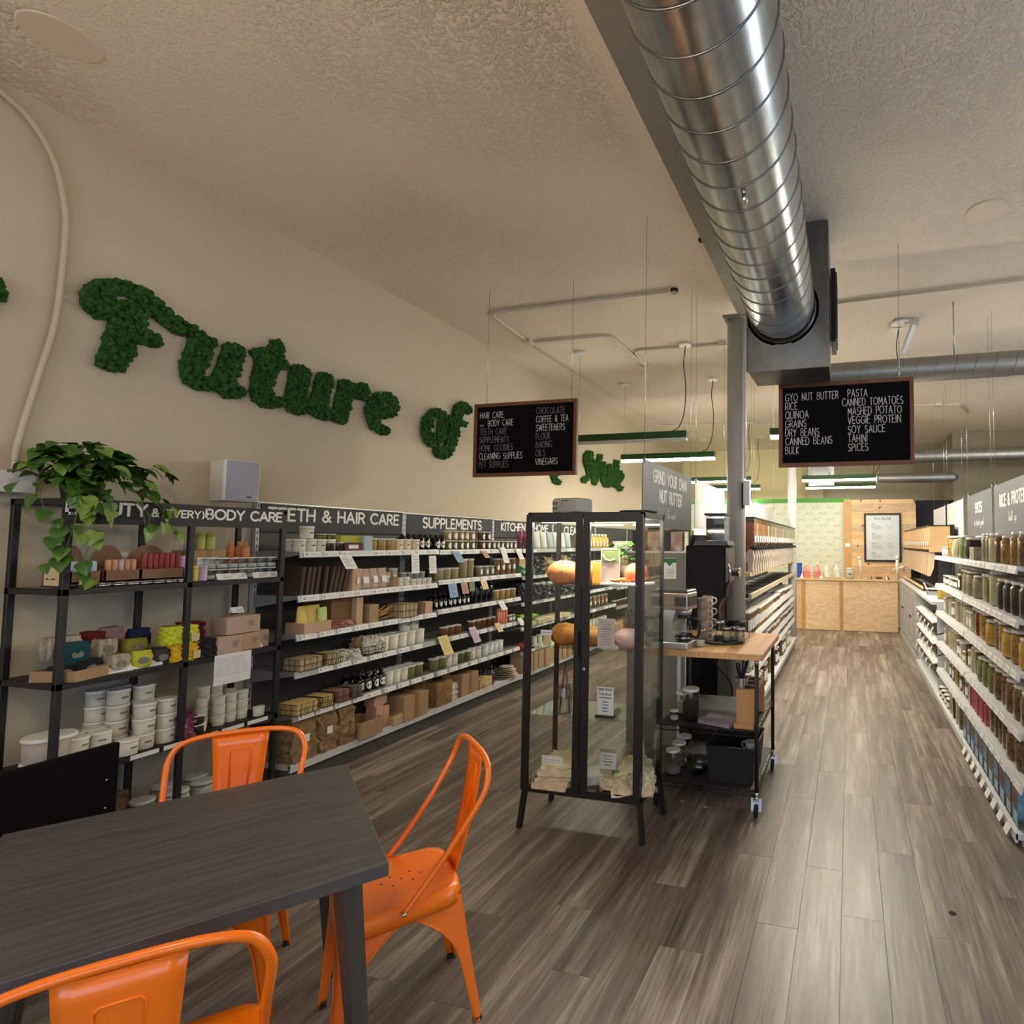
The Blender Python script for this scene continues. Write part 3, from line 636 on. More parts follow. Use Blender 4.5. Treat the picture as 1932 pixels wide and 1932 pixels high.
MO = {'F_swash':[[2.119,2.835],[2.093,2.797],[2.053,2.781],[2.012,2.8],[1.992,2.844],[1.994,2.892],[2.018,2.944],[2.061,2.984],[2.12,3.009],[2.167,3.028],[2.222,3.021],[2.274,3.016],[2.322,2.992],[2.39,2.941],[2.461,2.898],[2.52,2.898],[2.509,2.862],[2.464,2.832],[2.407,2.829],[2.339,2.862],[2.285,2.899],[2.242,2.936],[2.19,2.954],[2.147,2.95],[2.12,2.921],[2.109,2.882]],'F':[[2.122,2.869],[2.144,2.903],[2.192,2.92],[2.243,2.916],[2.272,2.897],[2.264,2.846],[2.254,2.785],[2.301,2.783],[2.353,2.773],[2.353,2.739],[2.325,2.717],[2.283,2.715],[2.238,2.709],[2.212,2.625],[2.187,2.531],[2.154,2.515],[2.102,2.517],[2.07,2.525],[2.072,2.568],[2.093,2.658],[2.109,2.761],[2.117,2.837]],'u':[[2.497,2.866],[2.542,2.883],[2.581,2.875],[2.627,2.846],[2.608,2.784],[2.59,2.694],[2.572,2.626],[2.583,2.588],[2.619,2.612],[2.647,2.684],[2.674,2.792],[2.691,2.862],[2.75,2.878],[2.817,2.861],[2.798,2.789],[2.779,2.695],[2.75,2.599],[2.818,2.606],[2.809,2.557],[2.767,2.528],[2.701,2.517],[2.654,2.548],[2.598,2.533],[2.538,2.525],[2.49,2.541],[2.459,2.586],[2.46,2.667],[2.481,2.768]],'t':[[2.845,2.856],[2.883,2.888],[2.955,2.913],[2.99,2.982],[3.036,3.003],[3.063,2.961],[3.058,2.875],[3.106,2.864],[3.105,2.827],[3.038,2.803],[3.003,2.715],[2.992,2.635],[3.009,2.585],[3.083,2.604],[3.089,2.558],[3.012,2.52],[2.937,2.514],[2.885,2.539],[2.863,2.601],[2.87,2.692],[2.887,2.787],[2.878,2.829]],'u2':[[3.147,2.861],[3.206,2.871],[3.284,2.853],[3.266,2.757],[3.242,2.652],[3.253,2.59],[3.294,2.649],[3.325,2.757],[3.338,2.853],[3.383,2.874],[3.461,2.877],[3.453,2.775],[3.421,2.647],[3.433,2.595],[3.48,2.606],[3.458,2.545],[3.409,2.522],[3.336,2.526],[3.281,2.555],[3.214,2.516],[3.139,2.523],[3.104,2.57],[3.108,2.666],[3.127,2.766]],'r':[[3.527,2.851],[3.595,2.875],[3.669,2.851],[3.72,2.887],[3.785,2.883],[3.806,2.815],[3.769,2.759],[3.715,2.764],[3.666,2.778],[3.643,2.737],[3.617,2.624],[3.591,2.53],[3.523,2.519],[3.477,2.54],[3.497,2.648],[3.517,2.757]],'e':[[3.812,2.779],[3.876,2.842],[3.991,2.878],[4.089,2.859],[4.13,2.79],[4.084,2.701],[3.989,2.661],[3.904,2.633],[3.934,2.592],[4.005,2.581],[4.054,2.568],[4.019,2.523],[3.938,2.511],[3.845,2.545],[3.786,2.625],[3.776,2.697]],'e_h':[[3.937,2.773],[4.006,2.818],[4.02,2.773],[3.962,2.731]],'o':[[4.52,2.851],[4.622,2.885],[4.715,2.863],[4.751,2.771],[4.726,2.635],[4.653,2.545],[4.535,2.504],[4.448,2.541],[4.41,2.638],[4.432,2.757]],'o_h':[[4.566,2.797],[4.616,2.819],[4.634,2.747],[4.612,2.635],[4.56,2.604],[4.534,2.673]],'f':[[4.748,2.837],[4.827,2.866],[4.861,2.975],[4.952,3.038],[5.073,3.037],[5.112,2.964],[5.043,2.93],[4.983,2.946],[4.953,2.848],[5.036,2.843],[5.024,2.801],[4.936,2.787],[4.902,2.645],[4.843,2.489],[4.751,2.42],[4.643,2.414],[4.582,2.459],[4.594,2.503],[4.67,2.505],[4.729,2.548],[4.757,2.64],[4.793,2.758]],'N':[[7.646,2.538],[7.725,2.584],[7.861,2.6],[7.802,2.706],[7.716,2.807],[7.728,2.921],[7.846,2.995],[8.017,3.005],[8.032,2.904],[8.141,2.815],[8.207,2.995],[8.347,3.004],[8.322,2.853],[8.257,2.632],[8.153,2.503],[8.036,2.504],[7.986,2.601],[7.925,2.696],[7.891,2.565],[7.81,2.501],[7.69,2.498]],'u3':[[8.333,2.886],[8.484,2.908],[8.467,2.656],[8.545,2.638],[8.588,2.889],[8.734,2.904],[8.718,2.602],[8.801,2.56],[8.654,2.513],[8.46,2.507],[8.332,2.588]],'d':[[8.853,2.996],[9.051,3.01],[9.033,2.692],[9.066,2.567],[8.891,2.53],[8.746,2.563],[8.715,2.685],[8.778,2.804],[8.845,2.854]],'e2':[[9.022,2.811],[9.202,2.851],[9.281,2.749],[9.136,2.652],[9.079,2.611],[9.139,2.566],[9.242,2.584],[9.2,2.508],[9.034,2.487],[8.952,2.584],[8.947,2.711]],'e0':[[1.66,2.821],[1.7,2.85],[1.726,2.813],[1.725,2.769],[1.706,2.732],[1.665,2.71],[1.63,2.757]],'t4':[[7.099,2.523],[7.185,2.498],[7.34,2.513],[7.362,2.578],[7.331,2.741],[7.233,2.751],[7.116,2.687]]}
MO['e0'] = [(1.822 + (y - 4.237) * .9, 2.82 + (z - 2.86) * .9) for y, z in MO['e']]
MO['t4'] = [(7.07 + (y - 4.07) * 1.0, 2.70 + (z - 2.86) * .9) for y, z in MO['e']]
for key, word, lab in (('F', 'F', 'big green moss letter F with a long curling top stroke'), ('u', 'u', 'green moss letter u directly after the moss F'), ('t', 't', 'green moss letter t in the wall word Future'),
                       ('u2', 'u', 'second green moss letter u, between t and r'), ('r', 'r', 'green moss letter r in the wall word Future'), ('e', 'e', 'green moss letter e ending the word Future'),
                       ('o', 'o', 'green moss letter o of the short word of'), ('f', 'f', 'green moss letter f beside the left chalkboard'), ('N', 'N', 'green moss capital N beginning Nude'),
                       ('u3', 'u', 'small green moss u inside the word Nude'), ('d', 'd', 'small green moss d inside the word Nude'), ('e2', 'e', 'small green moss e ending the word Nude'),
                       ('e0', 'e', 'green moss letter cut off at the picture edge before Future'), ('t4', 's', 'moss letter mostly hidden under the left chalkboard')):
    if key == 'F':
        t = thing('moss_letter', lab, 'wall letter', (0, 0, 0), 0, 'moss wall lettering')
        moss_piece('letter_body', MO['F'], t); moss_piece('swash', MO['F_swash'], t)
    else:
        tag(moss_piece('moss_letter', MO[key], None, MO.get(key + '_h')), lab, 'wall letter', 'moss wall lettering')

# wall conduit and its box, speaker
t = thing('wall_conduit', 'white cable tube curving down the cream wall to a white box', 'conduit', (XL + .02, 1.80, 1.82))
pts = [(0, 1.60, 3.76), (0, 1.666, 3.709), (0, 1.758, 3.655), (0, 1.85, 3.516), (0, 1.899, 3.325), (0, 1.914, 3.138), (0, 1.9, 2.716), (0, 1.857, 2.431), (0, 1.80, 2.075), (0, 1.795, 1.92)]
obj('tube', MB().tube(smooth([(p[0], p[1] - 1.8, p[2] - 1.82) for p in pts], 8), .013), mat('wall_tube', (196, 184, 164), .6), t)
obj('junction_box', MB().cbox(-.02, .07, -.22, .04, 0, .1, .004), WHITE, t)
t = thing('wall_speaker', 'white bookshelf speaker with a grey grille above the shelving', 'speaker', (-3.70, 2.685, 1.84), math.radians(-14))
bevel(obj('cabinet', MB().cbox(-.15, .05, -.095, .095, 0, .255, .012), WHITE, t), .006)
mb = MB(); pr = [(-.085, .008), (.085, .008), (.085, .247), (-.085, .247)]
vs = []; n = 10
for i in range(n + 1):
    u = -.085 + .17 * i / n; b = .052 + .02 * (1 - (2 * i / n - 1) ** 2)
    vs += [(b, u, .008), (b, u, .247)]
mb.add(vs, [(2 * i, 2 * i + 2, 2 * i + 3, 2 * i + 1) for i in range(n)], True)
obj('grille', mb, mat('speaker_grille', (164, 163, 172), .8, bump=.3, bs=300), t)
obj('badge', MB().box(.066, .072, .015, .04, .022, .03), BLACKM, t)
# ------------------------------------------------------------------ product builders (each stands on z = 0 and faces +X)
PROTO = {}
def place(key, build, x, y, z, rz, label, cat, group=None, name=None):
    """Copy the prototype stored under key, or build it the first time; then stand it in its place."""
    if key in PROTO: o = copy_tree(PROTO[key])
    else:
        if build is None: raise KeyError(key)
        o = build(); PROTO[key] = o
    o.location = (x, y, z); o.rotation_euler = (0, 0, rz); o['label'] = label; o['category'] = cat
    if group: o['group'] = group
    elif 'group' in o: del o['group']
    return o
def patch(r, z0, z1, half=50, n=8, off=.0012):
    """Label wrapped round the front of a jar."""
    vs = []
    for i in range(n + 1):
        a = math.radians(-half + 2 * half * i / n); vs += [((r + off) * math.cos(a), (r + off) * math.sin(a), z0), ((r + off) * math.cos(a), (r + off) * math.sin(a), z1)]
    return MB().add(vs, [(2 * i, 2 * i + 2, 2 * i + 3, 2 * i + 1) for i in range(n)], True)
def roundpatch(r, zc, rad, n=14, off=.0012):
    vs = [((r + off), 0, zc)]
    for i in range(n):
        a = 2 * PI * i / n; u, v = rad * math.cos(a), rad * math.sin(a) * 1.25; q = u / r; vs.append(((r + off) * math.cos(q), (r + off) * math.sin(q), zc + v))
    return MB().add(vs, [(0, 1 + i, 1 + (i + 1) % n) for i in range(n)], True)
def jar(r, h, fill, lid=WHITE, lab=WHITEP, name='cosmetic_jar', level=.88, neck=.86, mark='patch'):
    def b():
        n = 18
        o = obj(name, MB().lathe([(r * .86, 0), (r, r * .14), (r, h * .8), (r * neck, h * .89), (r * neck, h * .93)], n, caps=False), GLS)
        obj('contents', MB().lathe([(r * .84, .004), (r * .955, r * .16), (r * .955, h * min(level, .8) - .002), (r * neck * .93, h * level)], n), fill, o)
        obj('lid', MB().lathe([(r * neck * 1.06, h * .9), (r * neck * 1.08, h * .905), (r * neck * 1.08, h * .99), (r * neck, h)], n), lid, o)
        if lab and mark == 'patch': obj('label', patch(r, h * .22, h * .66), lab, o)
        elif lab: obj('label', roundpatch(r, h * .45, r * .62), lab, o)
        return o
    return b
def tub(r, h, m=None, lid=WHITE, name='plastic_tub', mark=True, flare=1.0):
    m = m or mat('cream_tub', (214, 208, 190), .5)
    def b():
        o = obj(name, MB().lathe([(r * .93, 0), (r * .95, .003), (r * flare * .99, h * .84)], 20), m)
        obj('lid', MB().lathe([(r * 1.03, h * .84), (r * 1.04, h * .86), (r * 1.04, h * .97), (r * .99, h)], 20), lid, o)
        if mark: obj('print', patch(r * .985, h * .42, h * .54, 20, 4, .001), INKG, o)
        return o
    return b
def bottle(r, h, m=AMB, cap=BLACKM, lab=WHITEP, name='bottle', shoulder=.62, oval=True, capr=.36):
    def b():
        o = obj(name, MB().lathe([(r * .92, 0), (r, .004), (r, h * shoulder), (r * .75, h * (shoulder + .06)), (r * .34, h * (shoulder + .12)), (r * .32, h * .84)], 16), m)
        obj('cap', MB().lathe([(r * capr, h * .8), (r * capr, h * .9), (r * capr * .8, h)], 10), cap, o)
        if lab: obj('label', roundpatch(r, h * .32, r * .75) if oval else patch(r, h * .12, h * .5), lab, o)
        return o
    return b
def pump(r, h, m, name='pump_bottle'):
    def b():
        o = obj(name, MB().lathe([(r * .92, 0), (r, .004), (r, h * .66), (r * .4, h * .72)], 16), m)
        obj('pump', MB().lathe([(r * .4, h * .72), (r * .4, h * .8), (r * .12, h * .82), (r * .12, h * .95)], 10).box(-.004, r * 1.1, -.006, .006, h * .93, h * .98), mat('pump_plastic', (150, 152, 152), .3), o)
        obj('label', roundpatch(r, h * .32, r * .75), WHITEP, o)
        return o
    return b
def carton(w, d, h, m=KRAFT, name='carton', tape=True, openv=False, label=None, flaps=False):
    """Box w wide (Y), d deep (X), h high."""
    def b():
        mb = MB()
        if not openv: mb.cbox(-d / 2, d / 2, -w / 2, w / 2, 0, h, .002)
        else:
            t = .004
            mb.box(-d / 2, d / 2, -w / 2, w / 2, 0, t)
            for a, b_, c, e in ((-d / 2, d / 2, -w / 2, -w / 2 + t), (-d / 2, d / 2, w / 2 - t, w / 2), (d / 2 - t, d / 2, -w / 2 + t, w / 2 - t), (-d / 2, -d / 2 + t, -w / 2 + t, w / 2 - t)): mb.box(a, b_, c, e, t, h)
        o = obj(name, mb, m)
        if tape and not openv: obj('tape', MB().box(-d / 2 + .001, d / 2 + .0008, -w * .08, w * .08, h + .0001, h + .0007).box(d / 2, d / 2 + .0007, -w * .08, w * .08, 0, h), TAPE, o)
        if flaps:
            for s in (-1, 1): obj('flap', MB().bar((0, s * w / 2, h), (0, s * w * .8, h + w * .28), d * .98, .003, (1, 0, 0)), m, o)
        if label: obj('label', MB().box(d / 2, d / 2 + .0008, -w * .3, w * .3, h * .3, h * .75), label, o)
        return o
    return b
def basket(w, d, h, fill, n=4, name='wire_basket', bars=True):
    def b():
        o = thing(name, '', 'basket'); wire = MB(); r = .0018
        for z, s in ((0, .88), (h * .5, .94), (h, 1)): wire.tube([(s * d / 2, s * w / 2, z), (-s * d / 2, s * w / 2, z), (-s * d / 2, -s * w / 2, z), (s * d / 2, -s * w / 2, z)], r, 4, closed=True)
        k = 7
        for i in range(k):
            y = -w / 2 + w * i / (k - 1); wire.tube([(d / 2, y, h), (.88 * d / 2, y * .88, 0), (-.88 * d / 2, y * .88, 0), (-d / 2, y, h)], r, 4)
        for i in range(1, 4):
            x = -d / 2 + d * i / 4; wire.tube([(x, w / 2, h), (x * .88, w * .44, 0), (x * .88, -w * .44, 0), (x, -w / 2, h)], r, 4)
        obj('wire_frame', wire, BLACKM, o)
        if bars:
            for i in range(n):
                y = -w * .42 + w * .84 * (i + .5) / n; ww = w * .84 / n * .46
                obj('soap_bar', MB().cbox(-d * .4, d * .4, y - ww, y + ww, .003, h * .98, .006), fill, o)
        return o
    return b
def crumple(w, d, h, m, seed, amp=.02, name='paper_bag', top=.75, nx=7, nz=9, solid=True):
    """Soft bag: a box skin pushed in and out at random, narrower at the top."""
    def b():
        r = random.Random(seed); mb = MB(); ring = []
        for i in range(nx): ring.append((1, -1 + 2 * i / nx))
        for i in range(nx): ring.append((1 - 2 * i / nx, 1))
        for i in range(nx): ring.append((-1, 1 - 2 * i / nx))
        for i in range(nx): ring.append((-1 + 2 * i / nx, -1))
        n = len(ring); vs = []
        for k in range(nz + 1):
            f = k / nz; s = 1 - (1 - top) * f ** 1.6
            for u, v in ring: vs.append((u * d / 2 * s + (r.uniform(-amp, amp) if k else 0), v * w / 2 * (1 - (1 - top) * .3 * f) + (r.uniform(-amp, amp) if k else 0), h * f + (r.uniform(-amp, amp) * .6 if 0 < k else 0)))
        mb.add(vs, [(k * n + i, k * n + (i + 1) % n, (k + 1) * n + (i + 1) % n, (k + 1) * n + i) for k in range(nz) for i in range(n)], False)
        mb.f.append(tuple(nz * n + i for i in range(n))); mb.sm.append(False); mb.f.append(tuple(range(n - 1, -1, -1))); mb.sm.append(False)
        return obj(name, mb, m)
    return b
def pouch(w, h, d, m, lab=None, name='pouch'):
    def b():
        mb = MB(); n = 6; vs = []; rows_ = 6
        for k in range(rows_ + 1):
            f = k / rows_; t = d / 2 * math.sin(PI * min(.98, max(.02, .5 - .5 * f + .45 * (1 - f)))) if f > .2 else d / 2
            t = d / 2 * (1 - f) ** .6 + .001; ww = w / 2 * (1 if f < .9 else .97)
            for i in range(n + 1):
                y = -ww + 2 * ww * i / n; q = t * (1 - (2 * i / n - 1) ** 4 * .6); vs.append((q, y, h * f))
            for i in range(n + 1):
                y = ww - 2 * ww * i / n; q = t * (1 - (2 * i / n - 1) ** 4 * .6); vs.append((-q, y, h * f))
        m2 = 2 * (n + 1)
        mb.add(vs, [(k * m2 + i, k * m2 + (i + 1) % m2, (k + 1) * m2 + (i + 1) % m2, (k + 1) * m2 + i) for k in range(rows_) for i in range(m2)], True)
        mb.f.append(tuple(range(m2 - 1, -1, -1))); mb.sm.append(False)
        o = obj(name, mb, m)
        if lab: obj('label', MB().bar((d * .52, 0, h * .3), (d * .38, 0, h * .62), w * .5, .001, (1, 0, 0)), lab, o)
        return o
    return b
def row(key, build, x, y0, dy, n, z, where, desc, cat, rz=0, group=None, end='the table end', jit=.004, rj=.12, name=None):
    """n alike things along Y; each label counts along the row from a named end."""
    out = []
    for k in range(n):
        if n > 1: lab = '%s %s, %s from %s' % (desc, where, NUM[k].replace('twenty-', 'twenty '), end)
        else: lab = '%s %s' % (desc, where)
        out.append(place(key, build, x + R.uniform(-jit, jit), y0 + k * dy, z, rz + R.uniform(-rj, rj), lab, cat, group or (desc + 's ' + where)[:110]))
    return out

# contents and paper colours
TAN = mat('tan_powder', (196, 158, 102), .9, var=.08, vs=40)
CRM = mat('cream_powder', (212, 196, 160), .9, var=.06, vs=40)
OLV = mat('olive_herbs', (122, 120, 62), .9, var=.35, vs=70)
BRN = mat('brown_grain', (112, 74, 42), .85, var=.4, vs=90)
DBR = mat('dark_brown_contents', (52, 34, 24), .8, var=.35, vs=70)
YLW = mat('golden_contents', (206, 158, 58), .8, var=.25, vs=60)
GRY = mat('greige_contents', (162, 146, 122), .85, var=.15, vs=60)
GRN = mat('green_contents', (124, 134, 78), .85, var=.4, vs=60)
RED = mat('red_contents', (136, 48, 40), .8, var=.3, vs=50)
PNK = mat('pink_contents', (206, 96, 104), .6, var=.15, vs=30)
PASTA = mat('pasta_contents', (198, 152, 72), .8, rgb2=(122, 82, 38), vs=55)
GRAN = mat('granola_contents', (150, 112, 76), .8, rgb2=(78, 50, 34), vs=60)
BEAN = mat('speckled_beans', (186, 168, 140), .7, rgb2=(84, 62, 54), vs=80)
CREAMT = mat('cream_tub', (214, 208, 190), .5)
WT = mat('white_tub', (226, 224, 216), .45)
DBOX = mat('dark_brown_card', (70, 52, 42), .8, var=.08, vs=8)
PBOX = mat('pink_card', (194, 150, 128), .8, var=.07, vs=8)
PPCH = mat('pinkish_paper', (182, 156, 140), .8, var=.06, vs=8)
YBAG = mat('yellow_card', (214, 190, 104), .8, var=.06, vs=8)
YBAR = mat('yellow_soap', (208, 182, 118), .7)
PBAR = mat('rosy_soap', (156, 112, 100), .7)
BBAR = mat('beige_soap', (190, 168, 130), .7)
BAGK = mat('crumpled_kraft', (140, 114, 82), .85, var=.1, vs=6)
RODM = mat('pink_tube', (206, 122, 96), .5)

# ------------------------------------------------------------------ shelving bays
TAGM = mat('price_tag_print', (168, 168, 170), .8)
def tag_mesh(w=.11):
    k = 'tag%g' % w
    if k in PROTO: return PROTO[k]
    mb = MB().box(0, .0012, -w / 2, w / 2, -.017, .017)
    nf = len(mb.f)
    for z in (.006, 0, -.006): mb.box(.0013, .0015, -w * .12, w * .42, z - .0012, z + .0012)
    mb.box(.0013, .0015, -w * .42, -w * .24, -.009, .009)
    me = mb.mesh('price_tag'); me.materials.append(WHITEP); me.materials.append(TAGM)
    for i, p in enumerate(me.polygons): p.material_index = 0 if i < nf else 1
    PROTO[k] = me; return me
def bay(label, xf, xb, y0, y1, shelves, base_z, base_xf, top, sign=None, railm=LGREY, panelm=CHAR, tags=True, pegs=True, depth_gap=.03, kick=CHAR, signh=.19, lets=(.095, 1.0), tagp=.85, group='gondola bays'):
    """One gondola bay between Y y0 and y1. xf/xb: front and back X; it faces xf."""
    s = 1 if xf > xb else -1
    t = thing('shelving_bay', label, 'shelving', (xb, (y0 + y1) / 2, 0), 0, group); h = (y1 - y0) / 2; D = abs(xf - xb)
    F = Matrix.Scale(s, 4, (1, 0, 0))
    def bx(mb, a, b, c, d, e, f): return mb.box(min(s * a, s * b), max(s * a, s * b), c, d, e, f)
    obj('back_panel', bx(MB(), 0, .012, -h + .015, h - .015, .1, top), panelm, t)
    for k in (-1, 1):
        up = MB(); bx(up, -.002, .024, k * (h - .012) - .012, k * (h - .012) + .012, 0, top + .005)
        u = obj('upright', up, railm, t)
        sl = MB()
        z = .2
        while z < top: bx(sl, .0241, .0246, k * (h - .012) - .003, k * (h - .012) + .003, z, z + .022); z += .045
        obj('slots', sl, RUB, u, kind='stuff')
    if pegs:
        pg = MB(); z = .3
        zs = []
        while z < top - .25: zs.append(z); z += .05
        for z in zs:
            y = -h + .06
            while y < h - .05: bx(pg, .012, .0124, y - .003, y + .003, z, z + .006); y += .05
        obj('peg_holes', pg, RUB, t, kind='stuff')
    w = 2 * h
    for i, z in enumerate(shelves):
        mb = MB(); bx(mb, depth_gap, D - .01, -h + .004, h - .004, z - .022, z)
        # angled ticket rail at the front edge
        a = [(D - .012, z + .002), (D - .002, z + .004), (D + .010, z - .038), (D - .002, z - .042)]
        mb.prism([(s * u, v) for u, v in a] if s > 0 else [(s * u, v) for u, v in a][::-1], w - .012, Matrix(((1, 0, 0, 0), (0, 0, 1, -h + .006), (0, 1, 0, 0), (0, 0, 0, 1))))
        for k in (-1, 1):                                     # tapering side brackets
            y = k * (h - .008)
            mb.add([(s * depth_gap, y - .002, z - .02), (s * (D - .01), y - .002, z - .02), (s * depth_gap, y - .002, z - .085), (s * depth_gap, y + .002, z - .02), (s * (D - .01), y + .002, z - .02), (s * depth_gap, y + .002, z - .085)],
                   [(0, 1, 2), (3, 5, 4), (0, 3, 4, 1), (1, 4, 5, 2), (0, 2, 5, 3)])
        sh = obj('shelf', mb, railm if railm is not LGREY else mat('shelf_grey', (150, 152, 152), .45, .3), t)
        if tags:
            n = int(w / .14); y = -h + .09
            for q in range(n):
                if R.random() < tagp:
                    tg = obj('price_tag', tag_mesh(.11 if R.random() < .7 else .125), None, sh, (s * (D + .0055), y + q * .14 + R.uniform(-.01, .01), z - .018), (0, math.radians(-16), 0 if s > 0 else PI))
    BD = abs(base_xf - xb)
    b = MB(); bx(b, 0, BD, -h + .002, h - .002, base_z - .03, base_z)
    bx(b, BD - .01, BD + .004, -h + .002, h - .002, base_z - .045, base_z + .006)
    obj('base_shelf', b, railm if railm is not LGREY else SHELFW, t)
    obj('kick_panel', bx(MB(), 0, BD - .03, -h + .002, h - .002, 0, base_z - .03), kick, t)
    if sign is not None:
        sb = obj('sign_board', bx(MB(), .014, .03, -h + .028, h - .028, top - signh, top - .008), SIGNG, t)
        obj('top_rail', bx(MB(), .01, .034, -h, h, top - .008, top + .002), STEEL, t)
        if sign:
            L = MB(); letter(L, sign, frame((s * .0312, 0, top - signh), (0, s, 0), (0, 0, 1)), lets[0], lets[0] * .2, 0, signh - lets[0] - .035, .24, 1.15, True, maxw=lets[1]); obj('lettering', L, LETW, sb)
    return t
XF, XBk = -3.49, -3.885
SH1 = [1.525, 1.235, .983, .742, .466]
SH2 = [1.52, 1.255, .998, .742, .464]
B = [2.925, 4.222, 5.52, 6.82, 8.12, 9.42, 10.7]
bay('dark shelving bay under the TEETH & HAIR CARE sign', XF, XBk, B[0], B[1], SH1, .155, XF + .005, 1.858, 'TEETH & HAIR CARE', lets=(.082, 1.17), signh=.2)
bay('dark shelving bay under the SUPPLEMENTS sign', XF, XBk, B[1], B[2], SH2, .155, XF + .005, 1.852, 'SUPPLEMENTS', lets=(.09, .9), signh=.2)
bay('dark shelving bay under the KITCHEN & HOME sign', XF, XBk, B[2], B[3], [1.515, 1.22, .93, .66, .4], .15, XF + .005, 1.848, 'KITCHEN & HOME', lets=(.085, 1.05), signh=.2, tagp=.6)
bay('dark shelving bay under the CLEANING sign, behind the glass cabinet', XF, XBk, B[3], B[4], [1.515, 1.22, .93, .66, .4], .15, XF + .005, 1.845, 'CLEANING', lets=(.1, .7), signh=.2, tagp=.5)
bay('dark shelving bay fifth from the black shelf unit', XF, XBk, B[4], B[5], [1.5, 1.2, .9, .6], .15, XF + .005, 1.84, '', signh=.2, tagp=.4, pegs=False)
bay('dark shelving bay farthest from the black shelf unit', XF, XBk, B[5], B[6], [1.5, 1.2, .9, .6], .15, XF + .005, 1.84, '', signh=.2, tagp=.4, pegs=False)

def paper_flag(x, y, z, w, h, m, label, ang=-8, sk=0):
    """Information card clipped to a shelf edge and hanging down."""
    t = thing('shelf_card', label, 'card', (x, y, z), 0, 'information cards hanging from the shelf edges')
    mb = MB().add([(0, -w / 2, 0), (0, w / 2, 0), (.06 * sk + .012, w / 2 + sk * h, -h), (.06 * sk + .012, -w / 2 + sk * h, -h)], [(0, 3, 2, 1)])
    mb.add([(-.001, -w / 2, 0), (-.001, w / 2, 0), (.06 * sk + .011, w / 2 + sk * h, -h), (.06 * sk + .011, -w / 2 + sk * h, -h)], [(0, 1, 2, 3)])
    obj('card_sheet', mb, m, t)
    l = MB()
    for i in range(6):
        f = .18 + i * .12; X = (.06 * sk + .012) * f + .001; y0 = sk * h * f
        l.add([(X, -w * .36 + y0, -h * f), (X, w * (.36 if i % 3 else .1) + y0, -h * f), (X, w * (.36 if i % 3 else .1) + y0, -h * f - .003), (X, -w * .36 + y0, -h * f - .003)], [(0, 3, 2, 1)])
    obj('print', l, INKG, t)
    return t
BLU = mat('blue_card', (140, 168, 196), .8); RSE = mat('rose_card', (196, 140, 128), .8); LIL = mat('lilac_card', (202, 184, 204), .8); YCD = mat('yellow_paper_card', (226, 212, 132), .8); GCD = mat('green_card', (110, 140, 92), .8); PCH = mat('peach_card', (232, 208, 160), .8)
x = XF + .014
paper_flag(x, 3.26, 1.50, .1, .1, WHITEP, 'white card slanting down from the top shelf under TEETH', sk=.35)
paper_flag(x, 3.93, 1.50, .085, .165, WHITEP, 'long white card under the top shelf, left of its twin')
paper_flag(x, 4.13, 1.475, .085, .15, WHITEP, 'long white card under the top shelf, right of its twin')
paper_flag(x, 4.42, 1.51, .1, .1, BLU, 'blue card under the top SUPPLEMENTS shelf', sk=.4)
paper_flag(x, 4.82, 1.51, .08, .07, RSE, 'rose card under the top SUPPLEMENTS shelf', sk=.4)
paper_flag(x, 5.13, 1.54, .09, .16, WHITEP, 'tall pale card with coloured print under top SUPPLEMENTS shelf', sk=.3)
paper_flag(x, 5.41, 1.52, .09, .11, WHITEP, 'small white card with green heading on top SUPPLEMENTS shelf', sk=.35)
paper_flag(x, 4.39, 1.215, .11, .12, BLU, 'pale blue card below the second SUPPLEMENTS shelf', sk=.1)
paper_flag(x, 4.55, 1.215, .09, .1, RSE, 'rose and white card below the second SUPPLEMENTS shelf', sk=.1)
paper_flag(x, 4.66, 1.215, .08, .085, GCD, 'green card below the second SUPPLEMENTS shelf')
paper_flag(x, 4.83, 1.225, .09, .09, PCH, 'cream card below the second SUPPLEMENTS shelf', sk=.2)
paper_flag(x, 5.12, .99, .09, .09, WHITEP, 'white card on the third SUPPLEMENTS shelf edge', sk=.4)
paper_flag(x, 4.28, .77, .12, .17, YCD, 'yellow card hanging from the fourth SUPPLEMENTS shelf', sk=.35)
paper_flag(x, 4.68, .79, .1, .15, LIL, 'lilac card hanging from the fourth SUPPLEMENTS shelf', sk=.35)
paper_flag(x, 5.07, .775, .08, .09, PCH, 'peach card hanging from the fourth SUPPLEMENTS shelf', sk=.35)
paper_flag(x, 5.47, .775, .08, .08, WHITEP, 'small white card at the end of the fourth SUPPLEMENTS shelf', sk=.35)

# ------------------------------------------------------------------ goods on the wall shelving
X0 = -3.56
W1 = 'on top shelf under TEETH sign'; W2 = 'on second shelf below TEETH sign'; W3 = 'on third shelf below TEETH sign'; W4 = 'on fourth shelf below TEETH sign'; W5 = 'on fifth shelf below TEETH sign'; W6 = 'on bottom shelf below TEETH sign'
V1 = 'on top SUPPLEMENTS shelf'; V2 = 'on second SUPPLEMENTS shelf'; V3 = 'on third SUPPLEMENTS shelf'; V4 = 'on fourth SUPPLEMENTS shelf'; V5 = 'on fifth SUPPLEMENTS shelf'; V6 = 'on bottom SUPPLEMENTS shelf'
z = SH1[0]
row('tubA', tub(.037, .085, CREAMT), X0, 2.985, .076, 4, z, W1, 'cream tub with white lid', 'tub')
row('tubA', None, X0 - .09, 2.99, .08, 3, z, 'in the row behind ' + W1, 'cream tub', 'tub')
place('tubA2', tub(.042, .085, CREAMT), X0, 3.035, z + .086, .1, 'cream tub stacked alone on top of the row under TEETH', 'tub')
